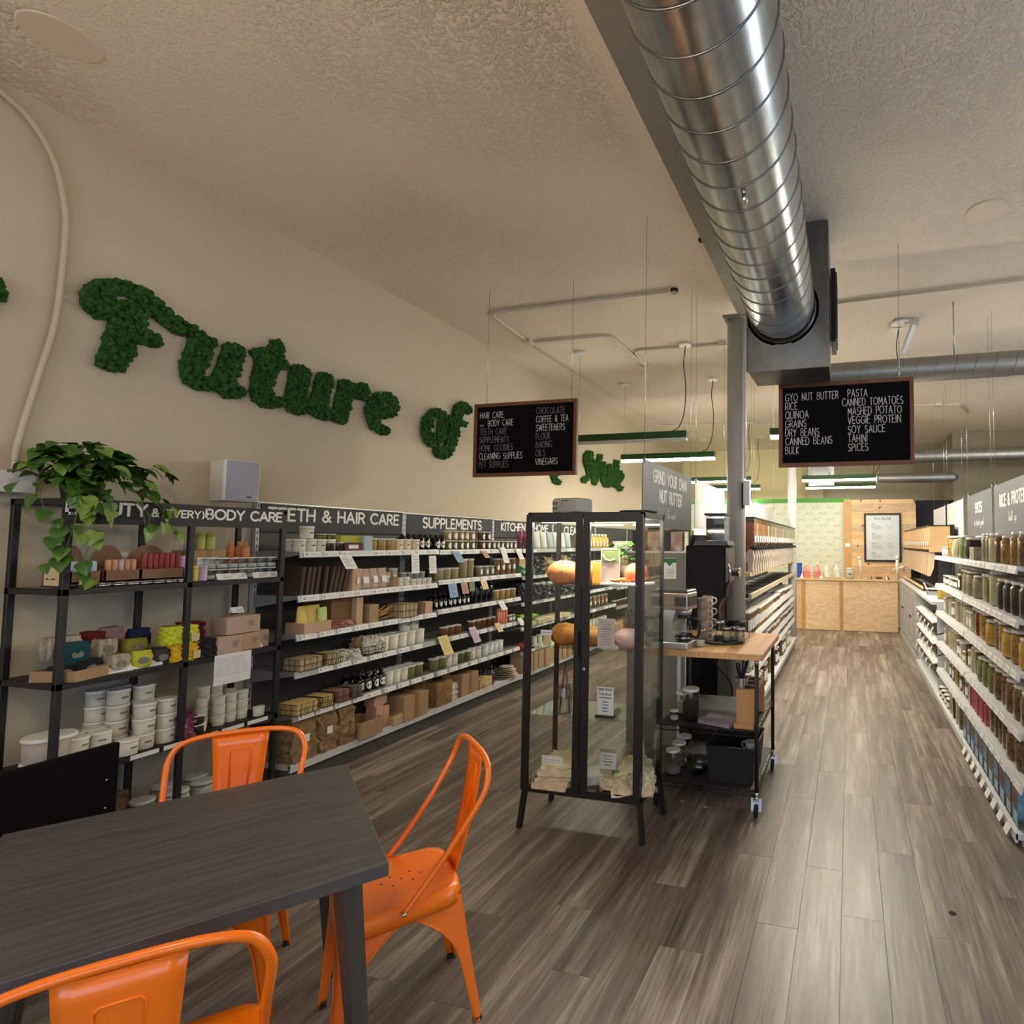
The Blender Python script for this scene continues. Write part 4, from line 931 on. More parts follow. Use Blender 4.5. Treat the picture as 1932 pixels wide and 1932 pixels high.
row('jarD', jar(.034, .062, DBR, lab=None, neck=.97), X0 + .01, 3.20, .072, 2, z, W1, 'squat dark brown jar', 'jar')
row('jarO', jar(.036, .06, OLV, lab=None, neck=.97), X0 - .06, 3.19, .076, 2, z + .063, 'stacked behind the dark jars under TEETH', 'squat olive jar', 'jar')
row('jarD', None, X0 - .06, 3.19, .076, 2, z, 'behind the squat brown jars under TEETH', 'dark brown jar', 'jar')
place('ybox', carton(.17, .12, .05, mat('lime_box', (176, 176, 60), .7), tape=False), X0 - .03, 3.36, z + .062, 0, 'lime green box lying on a red one under TEETH', 'box')
place('rbox', carton(.14, .13, .06, mat('dark_red_box', (96, 30, 28), .7), tape=False, label=WHITEP), X0 - .01, 3.36, z, 0, 'dark red box with white label on top shelf under TEETH', 'box')
place('bbox', carton(.075, .12, .112, mat('pale_blue_box', (168, 182, 186), .7), tape=False), X0 + .0, 3.485, z, 0, 'pale blue box on top shelf beside the tan jars', 'box')
row('jarT', jar(.042, .094, TAN, lab=None, neck=.95, level=.84), X0, 3.565, .088, 3, z, W1, 'tan powder jar with white lid', 'jar')
row('tubP', tub(.04, .09, mat('cream_print_tub', (216, 202, 170), .5)), X0, 3.83, .088, 3, z, W1, 'cream tub with small dark print', 'tub')
row('tubP', None, X0 - .1, 3.8, .09, 3, z, 'in the row behind ' + W1, 'cream printed tub', 'tub')
row('drop', bottle(.034, .16, capr=.3, cap=GLS), X0, 4.07, .066, 2, z, W1, 'black dropper bottle with round white label', 'bottle')
row('drop', None, X0, 4.262, .068, 2, SH2[0], V1, 'black dropper bottle with round white label', 'bottle')
row('drop', None, X0 - .09, 3.97, .066, 6, z, 'in the row behind ' + W1, 'black dropper bottle', 'bottle')
z = SH2[0]
row('jarS', jar(.036, .088, OLV, mark='round', neck=.97), X0, 4.41, .082, 5, z, V1 + ', lower layer', 'herb jar with round label', 'jar')
row('jarS2', jar(.036, .088, TAN, mark='round', neck=.97), X0, 4.41, .082, 5, z + .089, V1 + ', upper layer', 'tan jar with round label', 'jar')
row('jarS3', jar(.036, .088, BRN, mark='round', neck=.97), X0, 4.90, .085, 2, z, V1 + ' after a gap, lower layer', 'brown jar with round label', 'jar')
row('jarS3', None, X0, 4.90, .085, 2, z + .089, V1 + ' after a gap, upper layer', 'brown jar with round label', 'jar')
row('jarS4', jar(.033, .085, OLV, mark='round', neck=.97), X0, 5.08, .075, 6, z, V1 + ' in the single row', 'small olive jar with white label', 'jar')
row('jarS2', None, X0 - .1, 4.42, .085, 8, z, 'in the back row ' + V1, 'tan jar', 'jar')
# second shelf
z = SH1[1]
for k in range(9):
    o = place('dbox', carton(.024, .16, .19, DBOX, 'flat_box', tape=False), X0 - .02, 2.965 + k * .038 + (.02 if k > 3 else 0), z, 0, 'thin dark brown box on second shelf below TEETH, %s from the table end' % NUM[k], 'box', 'upright dark brown boxes')
    o.rotation_euler = (math.radians(-6 if k < 5 else -11), 0, R.uniform(-.05, .05))
place('kb1', carton(.085, .12, .16, KRAFT2, tape=False), X0 + .0, 3.39, z, .1, 'kraft box with hanging string tag on second TEETH shelf', 'box')
t = thing('string_tag', 'white paper tag on string hanging over the second TEETH shelf', 'tag', (X0 + .066, 3.40, z + .1)); obj('string', MB().tube([(0, 0, .03), (.012, .005, -.04), (.01, -.02, -.09)], .0012, 4), WHITEP, t); obj('card_tag', MB().box(0, .002, -.01, .01, -.05, .0), WHITEP, t)
row('pp', pouch(.1, .155, .06, PPCH, WHITEP), X0 + .01, 3.5, .085, 3, z, W2, 'pinkish paper pouch', 'pouch', rj=.2)
row('sb1', carton(.05, .06, .12, PPCH, 'small_box', tape=False, label=WHITEP), X0 - .02, 3.735, .07, 2, z, W2, 'small pinkish box', 'box')
place('tubA3', tub(.036, .075, CREAMT), X0 - .06, 3.85, z + .07, .1, 'cream tub raised behind the small pinkish boxes', 'tub')
place('kb2', carton(.06, .07, .08, KRAFT), X0 + .01, 3.775, z, .1, 'small dark kraft box low beside the tubs below TEETH', 'box')
row('tubB', tub(.03, .07, CREAMT), X0 + .02, 3.84, .066, 2, z, W2, 'cream tub', 'tub')
row('tubC', tub(.028, .05, CREAMT), X0 + .02, 3.975, .062, 4, z, W2, 'low cream tub', 'tub')
row('tubD', tub(.03, .05, mat('grey_tub', (150, 152, 146), .5)), X0 - .06, 3.96, .068, 4, z + .052, 'stacked behind ' + W2, 'small grey white tub', 'tub')
row('tubD', None, X0 - .06, 3.96, .068, 4, z, 'below the stacked tubs ' + W2, 'small grey white tub', 'tub')
z = SH2[1]
row('jarT2', jar(.042, .1, mat('pale_tan', (190, 168, 128), .8, var=.05, vs=40), lab=None, neck=.97), X0, 4.31, .098, 3, z, V2, 'pale tan jar with white lid', 'jar')
row('jarT3', jar(.042, .18, MATS['pale_tan'], lab=None, neck=.97, level=.9), X0, 4.625, .105, 2, z, V2, 'tall pale tan jar with white lid', 'jar')
row('jarG', jar(.036, .1, GRY, mark='round', neck=.97), X0, 4.88, .092, 3, z, V2, 'short greige jar with round label', 'jar')
row('jarG2', jar(.036, .17, mat('warm_brown', (168, 124, 84), .8, var=.1, vs=40), mark='round', neck=.9), X0, 5.155, .095, 4, z, V2, 'tall brown jar with wavy label', 'jar')
row('jarG', None, X0 - .1, 4.35, .1, 11, z, 'in the back row ' + V2, 'greige jar', 'jar')
# third shelf
z = SH1[2]
place('ykb', carton(.2, .16, .07, KRAFT2, openv=True), X0, 3.08, z, 0, 'open kraft tray holding yellow packets on third TEETH shelf', 'tray')
row('yp', pouch(.1, .17, .05, YBAG, None, 'packet'), X0 + .0, 3.03, .075, 2, z + .008, 'in the kraft tray on third TEETH shelf', 'yellow packet', 'packet', rj=.35)
place('yg', pouch(.08, .15, .04, mat('lime_packet', (190, 204, 120), .7), None, 'packet'), X0 + .02, 3.16, z + .008, .2, 'lime green packet beside the yellow packets', 'packet')
place('lb', crumple(.17, .12, .045, PBAR, 5, .012, 'paper_parcel'), X0 + .01, 3.29, z, 0, 'low rumpled pinkish paper parcel on third TEETH shelf', 'parcel')
place('bc', carton(.055, .3, .2, KRAFT2, tape=False), X0 - .1, 3.44, z, 0, 'tall kraft carton end on third TEETH shelf', 'carton')
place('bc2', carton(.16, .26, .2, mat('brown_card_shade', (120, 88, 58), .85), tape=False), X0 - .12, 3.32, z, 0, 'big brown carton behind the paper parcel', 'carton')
place('mc', carton(.085, .1, .135, KRAFT, tape=False), X0 + .01, 3.56, z, 0, 'upright kraft carton on third TEETH shelf beside the utensils', 'carton')
for k in range(9):
    a = R.uniform(-.25, .25)
    tag(obj('wooden_spoon', MB().tube([(0, 0, 0), (.02 * a, .12, .02 + .01 * a)], .006, 6).ball((.02 * a, .135, .023), .014, 8, 5, sc=(.6, 1.4, .35)), BAMB, None, (X0 - .04 + (k % 3) * .025, 3.63 + (k // 3) * .012, z + .008 + (k // 3) * .02), (R.uniform(-.1, .35), 0, a)), 'pale wooden utensil in the third TEETH shelf heap, %s %s' % (['bottom layer,', 'middle layer,', 'top layer,'][k // 3], ['rear', 'centre', 'front'][k % 3]), 'utensil', 'wooden utensils heaped on the third shelf')
place('wb0', basket(.2, .2, .11, BBAR, 4), X0, 3.9, z, 0, 'black wire basket holding beige bars on third TEETH shelf', 'basket')
place('wb0b', carton(.085, .09, .1, KRAFT2, tape=False), X0 + .02, 4.13, z, 0, 'small kraft carton beside the black wire basket', 'carton')
z = SH2[2]
row('sdrop', bottle(.023, .14, capr=.45), X0 + .01, 4.26, .062, 8, z, V3, 'small black dropper bottle with oval label', 'bottle')
row('sdrop', None, X0 - .06, 4.28, .062, 7, z, 'in the row behind ' + V3, 'small black dropper bottle', 'bottle')
row('tallb', bottle(.04, .215, lab=None, capr=.35, shoulder=.72), X0 - .01, 4.80, .086, 4, z, V3, 'tall plain black bottle', 'bottle')
row('jarT4', jar(.043, .1, TAN, lab=None, neck=.97), X0, 5.14, .1, 4, z, V3, 'tan jar with white lid', 'jar')
# fourth shelf
z = SH1[3]
place('wb1', basket(.2, .18, .08, BBAR, 4), X0, 3.05, z, 0, 'wire basket of beige bars nearest the black unit, fourth shelf', 'basket')
place('wb2', basket(.12, .18, .08, BBAR, 3), X0 + .0, 3.225, z, 0, 'smaller wire basket of beige bars on fourth TEETH shelf', 'basket')
SACH = mat('white_sachet', (214, 208, 196), .7)
for k, (yy, xx, rz) in enumerate(((3.33, 0, .4), (3.38, -.07, -.3), (3.42, .02, .9))):
    place('wsb%d' % k, crumple(.11, .09, .06, SACH, 20 + k, .016, 'sachet'), X0 + xx, yy, z, rz, 'loose white sachet on fourth TEETH shelf, %s from the basket' % NUM[k], 'sachet', 'loose white sachets')
place('wb3', basket(.19, .16, .07, BBAR, 3, bars=False), X0 + .0, 3.57, z, 0, 'wire basket filled with grey and white bags on fourth TEETH shelf', 'basket')
for k in range(4): place('gb%d' % k, crumple(.09, .06, .12, [KRAFT, SACH, GRY, SACH][k], 40 + k, .018, 'small_bag'), X0 - .03 + (k % 2) * .04, 3.52 + .033 * k, z + .01, k, '%s small bag standing in the wire basket' % ['kraft', 'pale', 'grey', 'white'][k], 'bag')
row('tubE', tub(.043, .115, mat('ivory_tub', (212, 206, 188), .5), mark=False), X0, 3.71, .096, 5, z, W4, 'tall ivory tub', 'tub')
row('tubE', None, X0 - .1, 3.7, .1, 4, z, 'in the back row ' + W4, 'tall ivory tub', 'tub')
row('tubE2', tub(.043, .1, MATS['ivory_tub']), X0 - .04, 3.98, .095, 2, z + .116, 'stacked on the row ' + W4, 'ivory tub with dark print', 'tub')
z = SH2[3]
row('jarB', jar(.038, .085, mat('ginger_brown', (150, 92, 48), .8, var=.15, vs=40), lab=None, neck=.97), X0, 4.40, .085, 3, z, V4, 'small ginger brown jar', 'jar')
row('jarB2', jar(.035, .09, mat('clove_brown', (118, 72, 40), .8, var=.2, vs=40), lab=None, neck=.97), X0, 4.78, .083, 5, z, V4, 'small clove brown jar', 'jar')
row('pt', tub(.02, .16, RODM, lid=RODM, name='paper_tube', mark=False), X0, 5.20, .046, 4, z, V4, 'upright salmon paper tube', 'tube')
row('jarB3', jar(.032, .07, GRY, lab=WHITEP, neck=.97), X0, 5.4, .068, 2, z, V4, 'little grey jar', 'jar')
# fifth shelf
z = SH1[4]
place('wy', basket(.19, .2, .075, YBAR, 4), X0 + .01, 3.02, z, 0, 'wire basket of yellow bars on fifth TEETH shelf', 'basket')
place('wy2', basket(.11, .2, .075, YBAR, 2), X0, 3.18, z, 0, 'smaller wire basket of pale bars on fifth TEETH shelf', 'basket')
place('wp', basket(.12, .2, .08, PBAR, 2), X0, 3.305, z, 0, 'wire basket of rosy bars on fifth TEETH shelf', 'basket')
place('wp2', basket(.1, .2, .08, mat('grey_soap', (118, 108, 100), .7), 2), X0, 3.42, z, 0, 'wire basket of grey bars on fifth TEETH shelf', 'basket')
row('ob', bottle(.032, .15, capr=.5), X0 + .0, 3.505, .068, 4, z, W5, 'black bottle with oval white label', 'bottle')
row('ob', None, X0 - .08, 3.46, .068, 4, z, 'in the back row ' + W5, 'black bottle', 'bottle')
row('tubF', tub(.036, .105, MATS['ivory_tub'], mark=False), X0, 3.78, .08, 3, z, W5, 'ivory tub', 'tub')
row('jarL', jar(.042, .105, mat('olive_salve', (138, 132, 88), .6), lab=None, neck=.98), X0, 4.0, .092, 2, z, W5, 'olive salve jar', 'jar')
row('tubF', None, X0 - .09, 3.66, .085, 6, z, 'in the back row ' + W5, 'ivory tub', 'tub')
z = SH2[4]
row('jarL', None, X0, 4.285, .092, 2, z, V5, 'olive salve jar', 'jar')
row('tubF', None, X0, 4.46, .085, 2, z, V5, 'ivory tub before the green jars', 'tub')
row('jarL2', jar(.04, .1, mat('moss_salve', (112, 116, 66), .6), lab=None, neck=.98), X0, 4.63, .088, 2, z, V5, 'moss green salve jar', 'jar')
row('tubF', None, X0, 4.80, .085, 2, z, V5, 'ivory tub after the green jars', 'tub')
row('tubG', tub(.04, .11, mat('cool_white_tub', (206, 208, 206), .5), mark=False), X0, 4.99, .085, 4, z, V5, 'cool white tub', 'tub')
# bottom shelf
z = .157
for k, (yy, w, h, sd) in enumerate(((3.03, .17, .27, 3), (3.2, .14, .275, 8), (3.35, .12, .26, 11))):
    o = place('kbag%d' % k, crumple(w, .24, h, BAGK, sd, .016), X0 - .04, yy, z, 0, 'big crumpled kraft sack on bottom shelf, %s from the black unit' % NUM[k], 'sack', 'crumpled kraft sacks')
    if k < 2: obj('label', MB().box(.122, .124, -.02, .02, .12, .17), WHITEP, o)
place('oc', carton(.2, .22, .12, KRAFT, openv=True, name='open_carton'), X0, 3.53, z, 0, 'open brown carton on bottom shelf beside the sacks', 'carton')
for k, (yy, zz, w, h) in enumerate(((3.62, .0, .07, .18), (3.69, .0, .06, .16), (3.645, .18, .12, .06), (3.67, .241, .14, .05))):
    o = place('pk%d' % k, carton(w, .1, h, PBOX, 'pink_box', tape=False), X0 + .01 - .01 * k, yy + .03, z + zz, .1 * (k % 2), 'pink patterned box, %s of the jumbled pile on bottom shelf' % ['tall near one', 'tall far one', 'middle one', 'topmost one'][k], 'box', 'pink boxes piled on the bottom shelf')
place('sc', carton(.1, .14, .075, KRAFT2, openv=True, name='small_tray'), X0 + .02, 3.80, z, 0, 'small pale open tray between pink boxes and cartons', 'tray')
place('lc1', carton(.27, .25, .19, KRAFT), X0 - .03, 3.99, z, 0, 'large taped carton on bottom shelf, nearer of the pair', 'carton')
place('lc2', carton(.2, .22, .2, mat('printed_card', (160, 128, 84), .8, rgb2=(112, 88, 56), vs=16), flaps=True), X0 - .03, 4.34, z, 0, 'carton with faded print and raised flaps on bottom shelf', 'carton')
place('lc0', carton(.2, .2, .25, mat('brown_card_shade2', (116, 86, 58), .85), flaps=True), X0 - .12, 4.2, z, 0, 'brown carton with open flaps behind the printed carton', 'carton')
for k in range(3): place('wh%d' % k, crumple(.11, .1, .05, SACH, 60 + k, .008, 'white_packet'), X0 + .0, 4.50, z + .05 * k, 0, 'white packet, %s of the little stack on bottom shelf' % ['lowest', 'middle', 'topmost'][k], 'packet', 'white packets stacked')
place('lc3', carton(.24, .2, .2, KRAFT), X0 - .03, 4.70, z, 0, 'tall carton with paper tape squares on bottom SUPPLEMENTS shelf', 'carton')
place('lc4', carton(.19, .12, .1, mat('patterned_card', (208, 184, 128), .8, rgb2=(150, 118, 76), vs=22), 'patterned_box', tape=False), X0 + .01, 4.94, z, 0, 'cream patterned box in front of the glass bottles', 'box')
GB = glass('bottle_glass', (205, 212, 212), 2.6)
row('gb', bottle(.035, .2, m=GB, cap=GB, lab=None, shoulder=.5, name='glass_bottle'), X0 + .02, 5.085, .1, 1, z, V6, 'clear swing bottle in front', 'bottle')
row('gb', None, X0 - .1, 4.98, .085, 5, z, 'in the back row ' + V6, 'clear glass bottle', 'bottle')
PLATE = mat('glazed_plate', (212, 196, 172), .35)
for k in range(7):
    rr = [.12, .12, .1, .1, .1, .075, .075][k]
    place('pl%d' % int(rr * 1000), (lambda rr=rr: obj('plate', MB().lathe([(rr * .5, 0), (rr * .6, .002), (rr * .96, .014), (rr, .018), (rr * .96, .019), (rr * .6, .008), (.001, .006)], 28), PLATE)), X0 + .0, 5.38, z + .017 * k, 0, '%s round plate of the stack at the end of bottom shelf' % NUM[k].replace('first', 'lowest'), 'plate', 'stacked round plates')
for k in range(4):
    place('tray', (lambda: obj('oval_dish', MB().lathe([(.06, 0), (.1, .02), (.104, .03), (.098, .03), (.055, .006)], 24), mat('grey_dish', (120, 124, 122), .4))), X0 - .15, 5.27, z + .025 * k, 0, 'grey oval dish, %s from the bottom of its stack behind the plates' % NUM[k], 'dish', 'grey dishes stacked')
# kitchen, cleaning and farther bays, partly seen through the glass cabinet
C1 = [mat('straw_red', (178, 30, 50), .5), mat('straw_pink', (206, 70, 110), .5), mat('straw_blue', (60, 50, 120), .5)]
for j in range(3):
    for k in range(10):
        a = R.uniform(-.22, .22); b_ = R.uniform(-.22, .22)
        tag(obj('reusable_straw', MB().tube([(0, 0, 0), (.2 * b_, .2 * a, .2)], .004, 5), C1[(j + k) % 3], None, (X0 + .0, 5.57 + j * .06, 1.522)), '%s straw fanned in the %s cup below the KITCHEN sign' % (['red', 'pink', 'dark blue'][(j + k) % 3], NUM[j]), 'straw', 'coloured straws fanned in cups')
    tag(obj('straw_cup', MB().lathe([(.025, 0), (.03, .1)], 14, (X0, 5.57 + j * .06, 1.5185)), GLS), 'clear cup of coloured straws on KITCHEN top shelf, %s along' % NUM[j], 'cup', 'cups of straws')
WC = mat('white_cloth', (222, 220, 208), .9); DK = mat('dark_bagged_goods', (54, 56, 60), .45, var=.4, vs=30); GLV = mat('lime_gloves', (150, 196, 52), .6); MINT = mat('mint_cloth', (168, 206, 172), .9)
for k in range(6):
    place('cone%d' % (k % 3), pouch(.14, .2, .09, [WC, SACH, MATS['pale_blue_box']][k % 3], None, 'folded_cloth'), X0, 5.9 + k * .15, 1.517, 0, 'peaked white cloth or bag below KITCHEN sign, %s along' % NUM[k], 'cloth', 'peaked cloths on the KITCHEN top shelf')
row('ybt', bottle(.045, .2, m=mat('amber_liquid', (206, 166, 70), .25), cap=WHITE, lab=WHITEP, capr=.5, shoulder=.7), X0, 6.95, .11, 9, 1.517, 'on top shelf under CLEANING', 'amber liquid bottle', 'bottle')
place('mint', crumple(.2, .14, .1, MINT, 71, .03, 'cloth_heap'), X0 + .02, 5.66, 1.222, 0, 'mint green cloth heap at the KITCHEN bay edge', 'cloth')
place('kbk', carton(.13, .08, .2, KRAFT2, tape=False), X0 - .05, 5.66, 1.222, 0, 'kraft box with dark ring print behind the mint cloth', 'box')
for k in range(6):
    place('dk%d' % k, crumple(.19, .16, .2, DK if k % 2 == 0 else mat('beige_goods', (176, 158, 128), .8, var=.2, vs=20), 80 + k, .03, 'bagged_goods'), X0, 5.9 + k * .2, 1.222, 0, '%s bagged goods on second KITCHEN shelf, %s along' % (['dark', 'beige'][k % 2], NUM[k]), 'bag', 'bagged goods below KITCHEN')
for k in range(6): place('dk%d' % (k % 2 * 2), None, X0, 5.65 + k * .2, .932, 0, 'dark bagged goods on third KITCHEN shelf, %s along' % NUM[k], 'bag', 'bagged goods on the third KITCHEN shelf')
row('bks', carton(.17, .2, .022, mat('yellow_soap_paper', (214, 198, 160), .8), 'flat_packet', tape=False), X0, 5.72, .2, 5, .662, 'on fourth KITCHEN shelf', 'flat cream packet', 'packet')
row('bks', None, X0, 5.72, .2, 5, .685, 'stacked on fourth KITCHEN shelf', 'flat cream packet', 'packet')
for k in range(7):
    o = place('glv', crumple(.17, .12, .02, GLV, 91, .012, 'rubber_glove'), X0 + .01, 5.66 + (k % 3) * .07, .662 + .0 + (.05 if k > 3 else .025) + .008 * k, .5 * k, 'lime green glove spilling over the KITCHEN shelf edge, %s in the heap' % NUM[k], 'glove', 'lime green gloves')
place('rdc', crumple(.22, .16, .05, mat('red_cloth', (150, 34, 44), .8), 97, .02, 'cloth_heap'), X0 + .01, 5.66, .402, 0, 'red cloth on the low KITCHEN shelf', 'cloth')
row('kbx', carton(.24, .22, .2, KRAFT2, 'carton'), X0 - .02, 5.75, .27, 12, .152, 'in the long bottom row past the plates', 'plain pale carton', 'carton')
for j, (zz, y0, n, key, d) in enumerate(((1.222, 7.0, 9, 'tubE', 'ivory tub'), (.932, 6.95, 9, 'tallb', 'black bottle'), (.662, 6.95, 8, 'jarG2', 'brown jar'), (.402, 5.9, 16, 'tubF', 'ivory tub'), (1.502, 8.2, 12, 'tubE', 'ivory tub'), (1.202, 8.2, 12, 'jarT3', 'tan jar'), (.902, 8.2, 12, 'tubG', 'white tub'), (.602, 8.2, 12, 'jarB2', 'brown jar'))):
    row(key, None, X0, y0, .13, n, zz, 'in far wall bay, shelf at height %s' % ['second', 'third', 'fourth', 'fifth', 'top', 'second row', 'third row', 'fourth row'][j], d, 'container')
# ------------------------------------------------------------------ black metal shelf unit with BODY CARE header
ux0, ux1, uy0, uy1, uym = -3.84, -3.475, 1.79, 2.80, 2.29
t = thing('shelf_unit', 'open black metal shelf unit with white BODY CARE lettering', 'shelf unit', ((ux0 + ux1) / 2, (uy0 + uy1) / 2, 0))
O = Vector(t.location); P_ = .026
for xx in (ux0, ux1):
    for yy in (uy0, uym, uy1): obj('post', MB().cbox(xx - P_ / 2 - O.x, xx + P_ / 2 - O.x, yy - P_ / 2 - O.y, yy + P_ / 2 - O.y, 0, 1.785, .002), BLACKM, t)
EZ = [1.37, .945, .53, .09]
for z in EZ + [1.79]:
    fr = MB()
    for xx in (ux0, ux1): fr.box(xx - .013 - O.x, xx + .013 - O.x, uy0 - .013 - O.y, uy1 + .013 - O.y, z - .028, z)
    for yy in (uy0, uym, uy1): fr.box(ux0 - O.x, ux1 - O.x, yy - .013 - O.y, yy + .013 - O.y, z - .027, z - .001)
    s_ = obj('shelf_frame', fr, BLACKM, t)
    if z < 1.7:
        obj('glass_shelf' if z == 1.37 else 'shelf_panel', MB().box(ux0 + .013 - O.x, ux1 - .013 - O.x, uy0 - O.y, uy1 - O.y, z - .006, z + .001), mat('dark_glass', (48, 46, 44), .15) if z == 1.37 else BLACKM, s_)
hb = obj('header_board', MB().box(ux1 + .013 - O.x, ux1 + .017 - O.x, uy0 - .03 - O.y, uy1 - .01 - O.y, 1.672, 1.79), mat('black_header', (40, 37, 35), .6), t)
L = MB(); M = frame((ux1 + .0178 - O.x, uy0 - .03 - O.y, 1.69), (0, 1, 0), (0, 0, 1))
letter(L, 'BEAUTY', M, .056, .0125, .014, .028, .25, 1.25, maxw=.30)
letter(L, '&', M, .04, .008, .337, .028, .2, 1)
letter(L, '(EVERY)', M, .036, .0078, .385, .029, .25, 1.25, maxw=.19)
letter(L, 'BODY CARE', M, .052, .0115, .588, .027, .25, 1.3, maxw=.425)
obj('lettering', L, LETW, hb)
wh = 'on the black unit'
EX = -3.53
# top shelf
z = 1.372
BG = mat('brown_back_card', (128, 98, 72), .8, var=.1, vs=8); LBX = mat('pale_wood_box', (216, 190, 142), .6)
def tube_display(y0, y1, h, n, cols, label, tint, lab2):
    t = thing('display_box', label, 'display box', (EX - .03, (y0 + y1) / 2, z)); w = (y1 - y0) / 2
    obj('tray', MB().box(-.09, .03, -w, w, .02, .026).box(.024, .03, -w, w, .02, .075).box(-.09, .03, -w, -w + .004, .02, .08).box(-.09, .03, w - .004, w, .02, .08), BG, t)
    a = [(-w, .02)] + [(-w + .0, .10)] + [(w * math.cos(math.radians(q)) * .95, .10 + .10 * math.sin(math.radians(q))) for q in range(180, -1, -15)] + [(w, .02)]
    obj('back_card', MB().prism(a[::-1], .004, frame((-.094, 0, 0), (0, 1, 0), (0, 0, 1))), BG, t)
    for j in range(3): obj('foot_tin', MB().lathe([(.012, 0), (.012, .02)], 10, (.01 - .05 * (j % 2), -w + (j + .5) * w * .66, 0)), STEEL, t)
    for k in range(n):
        tag(obj('lip_tube', MB().lathe([(.0115, 0), (.0115, h), (.009, h + .006)], 12, (EX - .02, y0 + .02 + (y1 - y0 - .04) * k / max(1, n - 1), z + .027)), cols[k % len(cols)]), lab2 % NUM[k], 'tube', lab2.split(',')[0] + ' tubes')
tube_display(1.965, 2.105, .095, 5, [mat('peach_tube', (206, 150, 116), .6), mat('peach_tube', (0, 0, 0)), mat('floral_tube', (196, 180, 184), .6, var=.1, vs=60)], 'brown card display of peach and floral tubes', None, 'peach or floral paper tube, %s from the pale wood box')
tube_display(2.11, 2.30, .125, 7, [mat('crimson_tube', (156, 62, 66), .6, var=.2, vs=50)], 'brown card display of crimson tubes', None, 'crimson paper tube, %s from the peach tubes')
tube_display(1.84, 1.95, .09, 3, [mat('blue_tube', (180, 196, 216), .6)], 'brown card display of pale blue tubes behind the leaves', None, 'pale blue paper tube, %s from the pale wood box')
t = thing('wooden_box', 'pale wooden box with curved side and two slots on the black unit', 'box', (EX - .05, 1.835, z + .012))
a = [(-.06, 0), (.06, 0), (.06, .05), (.045, .07), (.02, .09), (-.02, .10), (-.06, .105)]
obj('side_panel', MB().prism([(-p, q) for p, q in a][::-1], .006, frame((.0, -.035, 0), (-1, 0, 0), (0, 0, 1))), LBX, t)
obj('side_panel', MB().prism([(-p, q) for p, q in a][::-1], .006, frame((.0, .035, 0), (-1, 0, 0), (0, 0, 1))), LBX, t)
obj('tray', MB().box(-.06, .06, -.04, .04, -.006, .0).box(-.06, -.054, -.035, .035, 0, .1), RUB, t)
for k in (-1, 1): obj('slot', MB().box(.02 * k - .007, .02 * k + .007, -.0415, -.0409, .028, .034), RUB, t)
for k in range(14): place('tin', (lambda: (lambda o: (obj('lid', MB().lathe([(.0165, .012), (.0165, .017), (.015, .018)], 14), STEEL, o), o)[1])(obj('balm_tin', MB().lathe([(.016, 0), (.016, .012)], 14), STEEL))), EX + .038 - (k % 2) * .012, 1.935 + k * .0275, z, 0, 'tiny steel balm tin at the front edge, %s from the wooden box' % NUM[k], 'tin', 'tiny steel balm tins along the top shelf front')
YT = mat('yellow_stick', (222, 212, 108), .6); LT = mat('lilac_stick', (196, 172, 200), .6)
place('ys', tub(.018, .085, YT, YT, 'deodorant_stick', False), EX + .01, 2.345, z, 0, 'yellow stick tube on top shelf of the black unit', 'stick')
place('ls', tub(.022, .085, LT, LT, 'deodorant_stick', False), EX + .015, 2.382, z, 0, 'lilac stick tube on top shelf of the black unit', 'stick')
place('ls2', tub(.026, .14, LT, LT, 'deodorant_stick', False), EX - .06, 2.325, z, 0, 'taller lilac stick behind the crimson tubes', 'stick')
place('kc', carton(.19, .14, .17, KRAFT, label=WHITEP), EX - .1, 2.44, z, 0, 'kraft box with white price card on top shelf of black unit', 'carton')
for k, m_ in enumerate((LT, mat('olive_stick', (168, 170, 84), .6), MATS['olive_stick'])):
    place('up%d' % (k > 0), tub(.026, .1, m_, m_, 'deodorant_stick', False), EX - .1, 2.385 + k * .053, z + .171, 0, '%s stick standing on the kraft box, %s' % (['lilac', 'olive', 'olive'][k], ['at its near end', 'in its middle', 'at its far end'][k]), 'stick', 'sticks on the kraft box')
OB = mat('orange_bottle', (200, 128, 74), .55, var=.12, vs=30)
for k in range(6): place('orb', bottle(.022, .13, m=OB, cap=OB, lab=None, name='orange_bottle', shoulder=.7, capr=.5), EX - .07 - (k % 2) * .05, 2.57 + (k // 2 % 3) * .05, z + (.09 if k > 2 else 0), 0, 'orange bottle behind the clear jars, %s from the post' % NUM[k], 'bottle', 'orange bottles on the black unit')
CB = mat('clear_jar_cream', (208, 210, 204), .6)
for lay in range(2):
    row('cj%d' % lay, jar(.028, .062, CB, lab=None, neck=.98, level=.42), EX + .0, 2.43, .057, 7, z + lay * .063, ['on top shelf of the black unit, lower layer', 'on top shelf of the black unit, upper layer'][lay], 'clear jar with white lid', 'jar', end='the middle post')
def tent(x, y, z, w, label, rz=0, h=.034):
    t = thing('price_tent', label, 'price card', (x, y, z), rz, 'folded white price cards on the black unit')
    obj('card_face', MB().add([(0, -w / 2, 0), (0, w / 2, 0), (-.02, w / 2, h), (-.02, -w / 2, h)], [(0, 1, 2, 3)]).add([(-.03, -w / 2, 0), (-.03, w / 2, 0), (-.0205, w / 2, h), (-.0205, -w / 2, h)], [(3, 2, 1, 0)]), WHITEP, t)
    obj('print', MB().add([(-.003, -w * .1, .006), (-.003, w * .4, .006), (-.0115, w * .4, .02), (-.0115, -w * .1, .02)], [(0, 1, 2, 3)]), mat('pale_print', (200, 200, 202), .8), t)
    return t
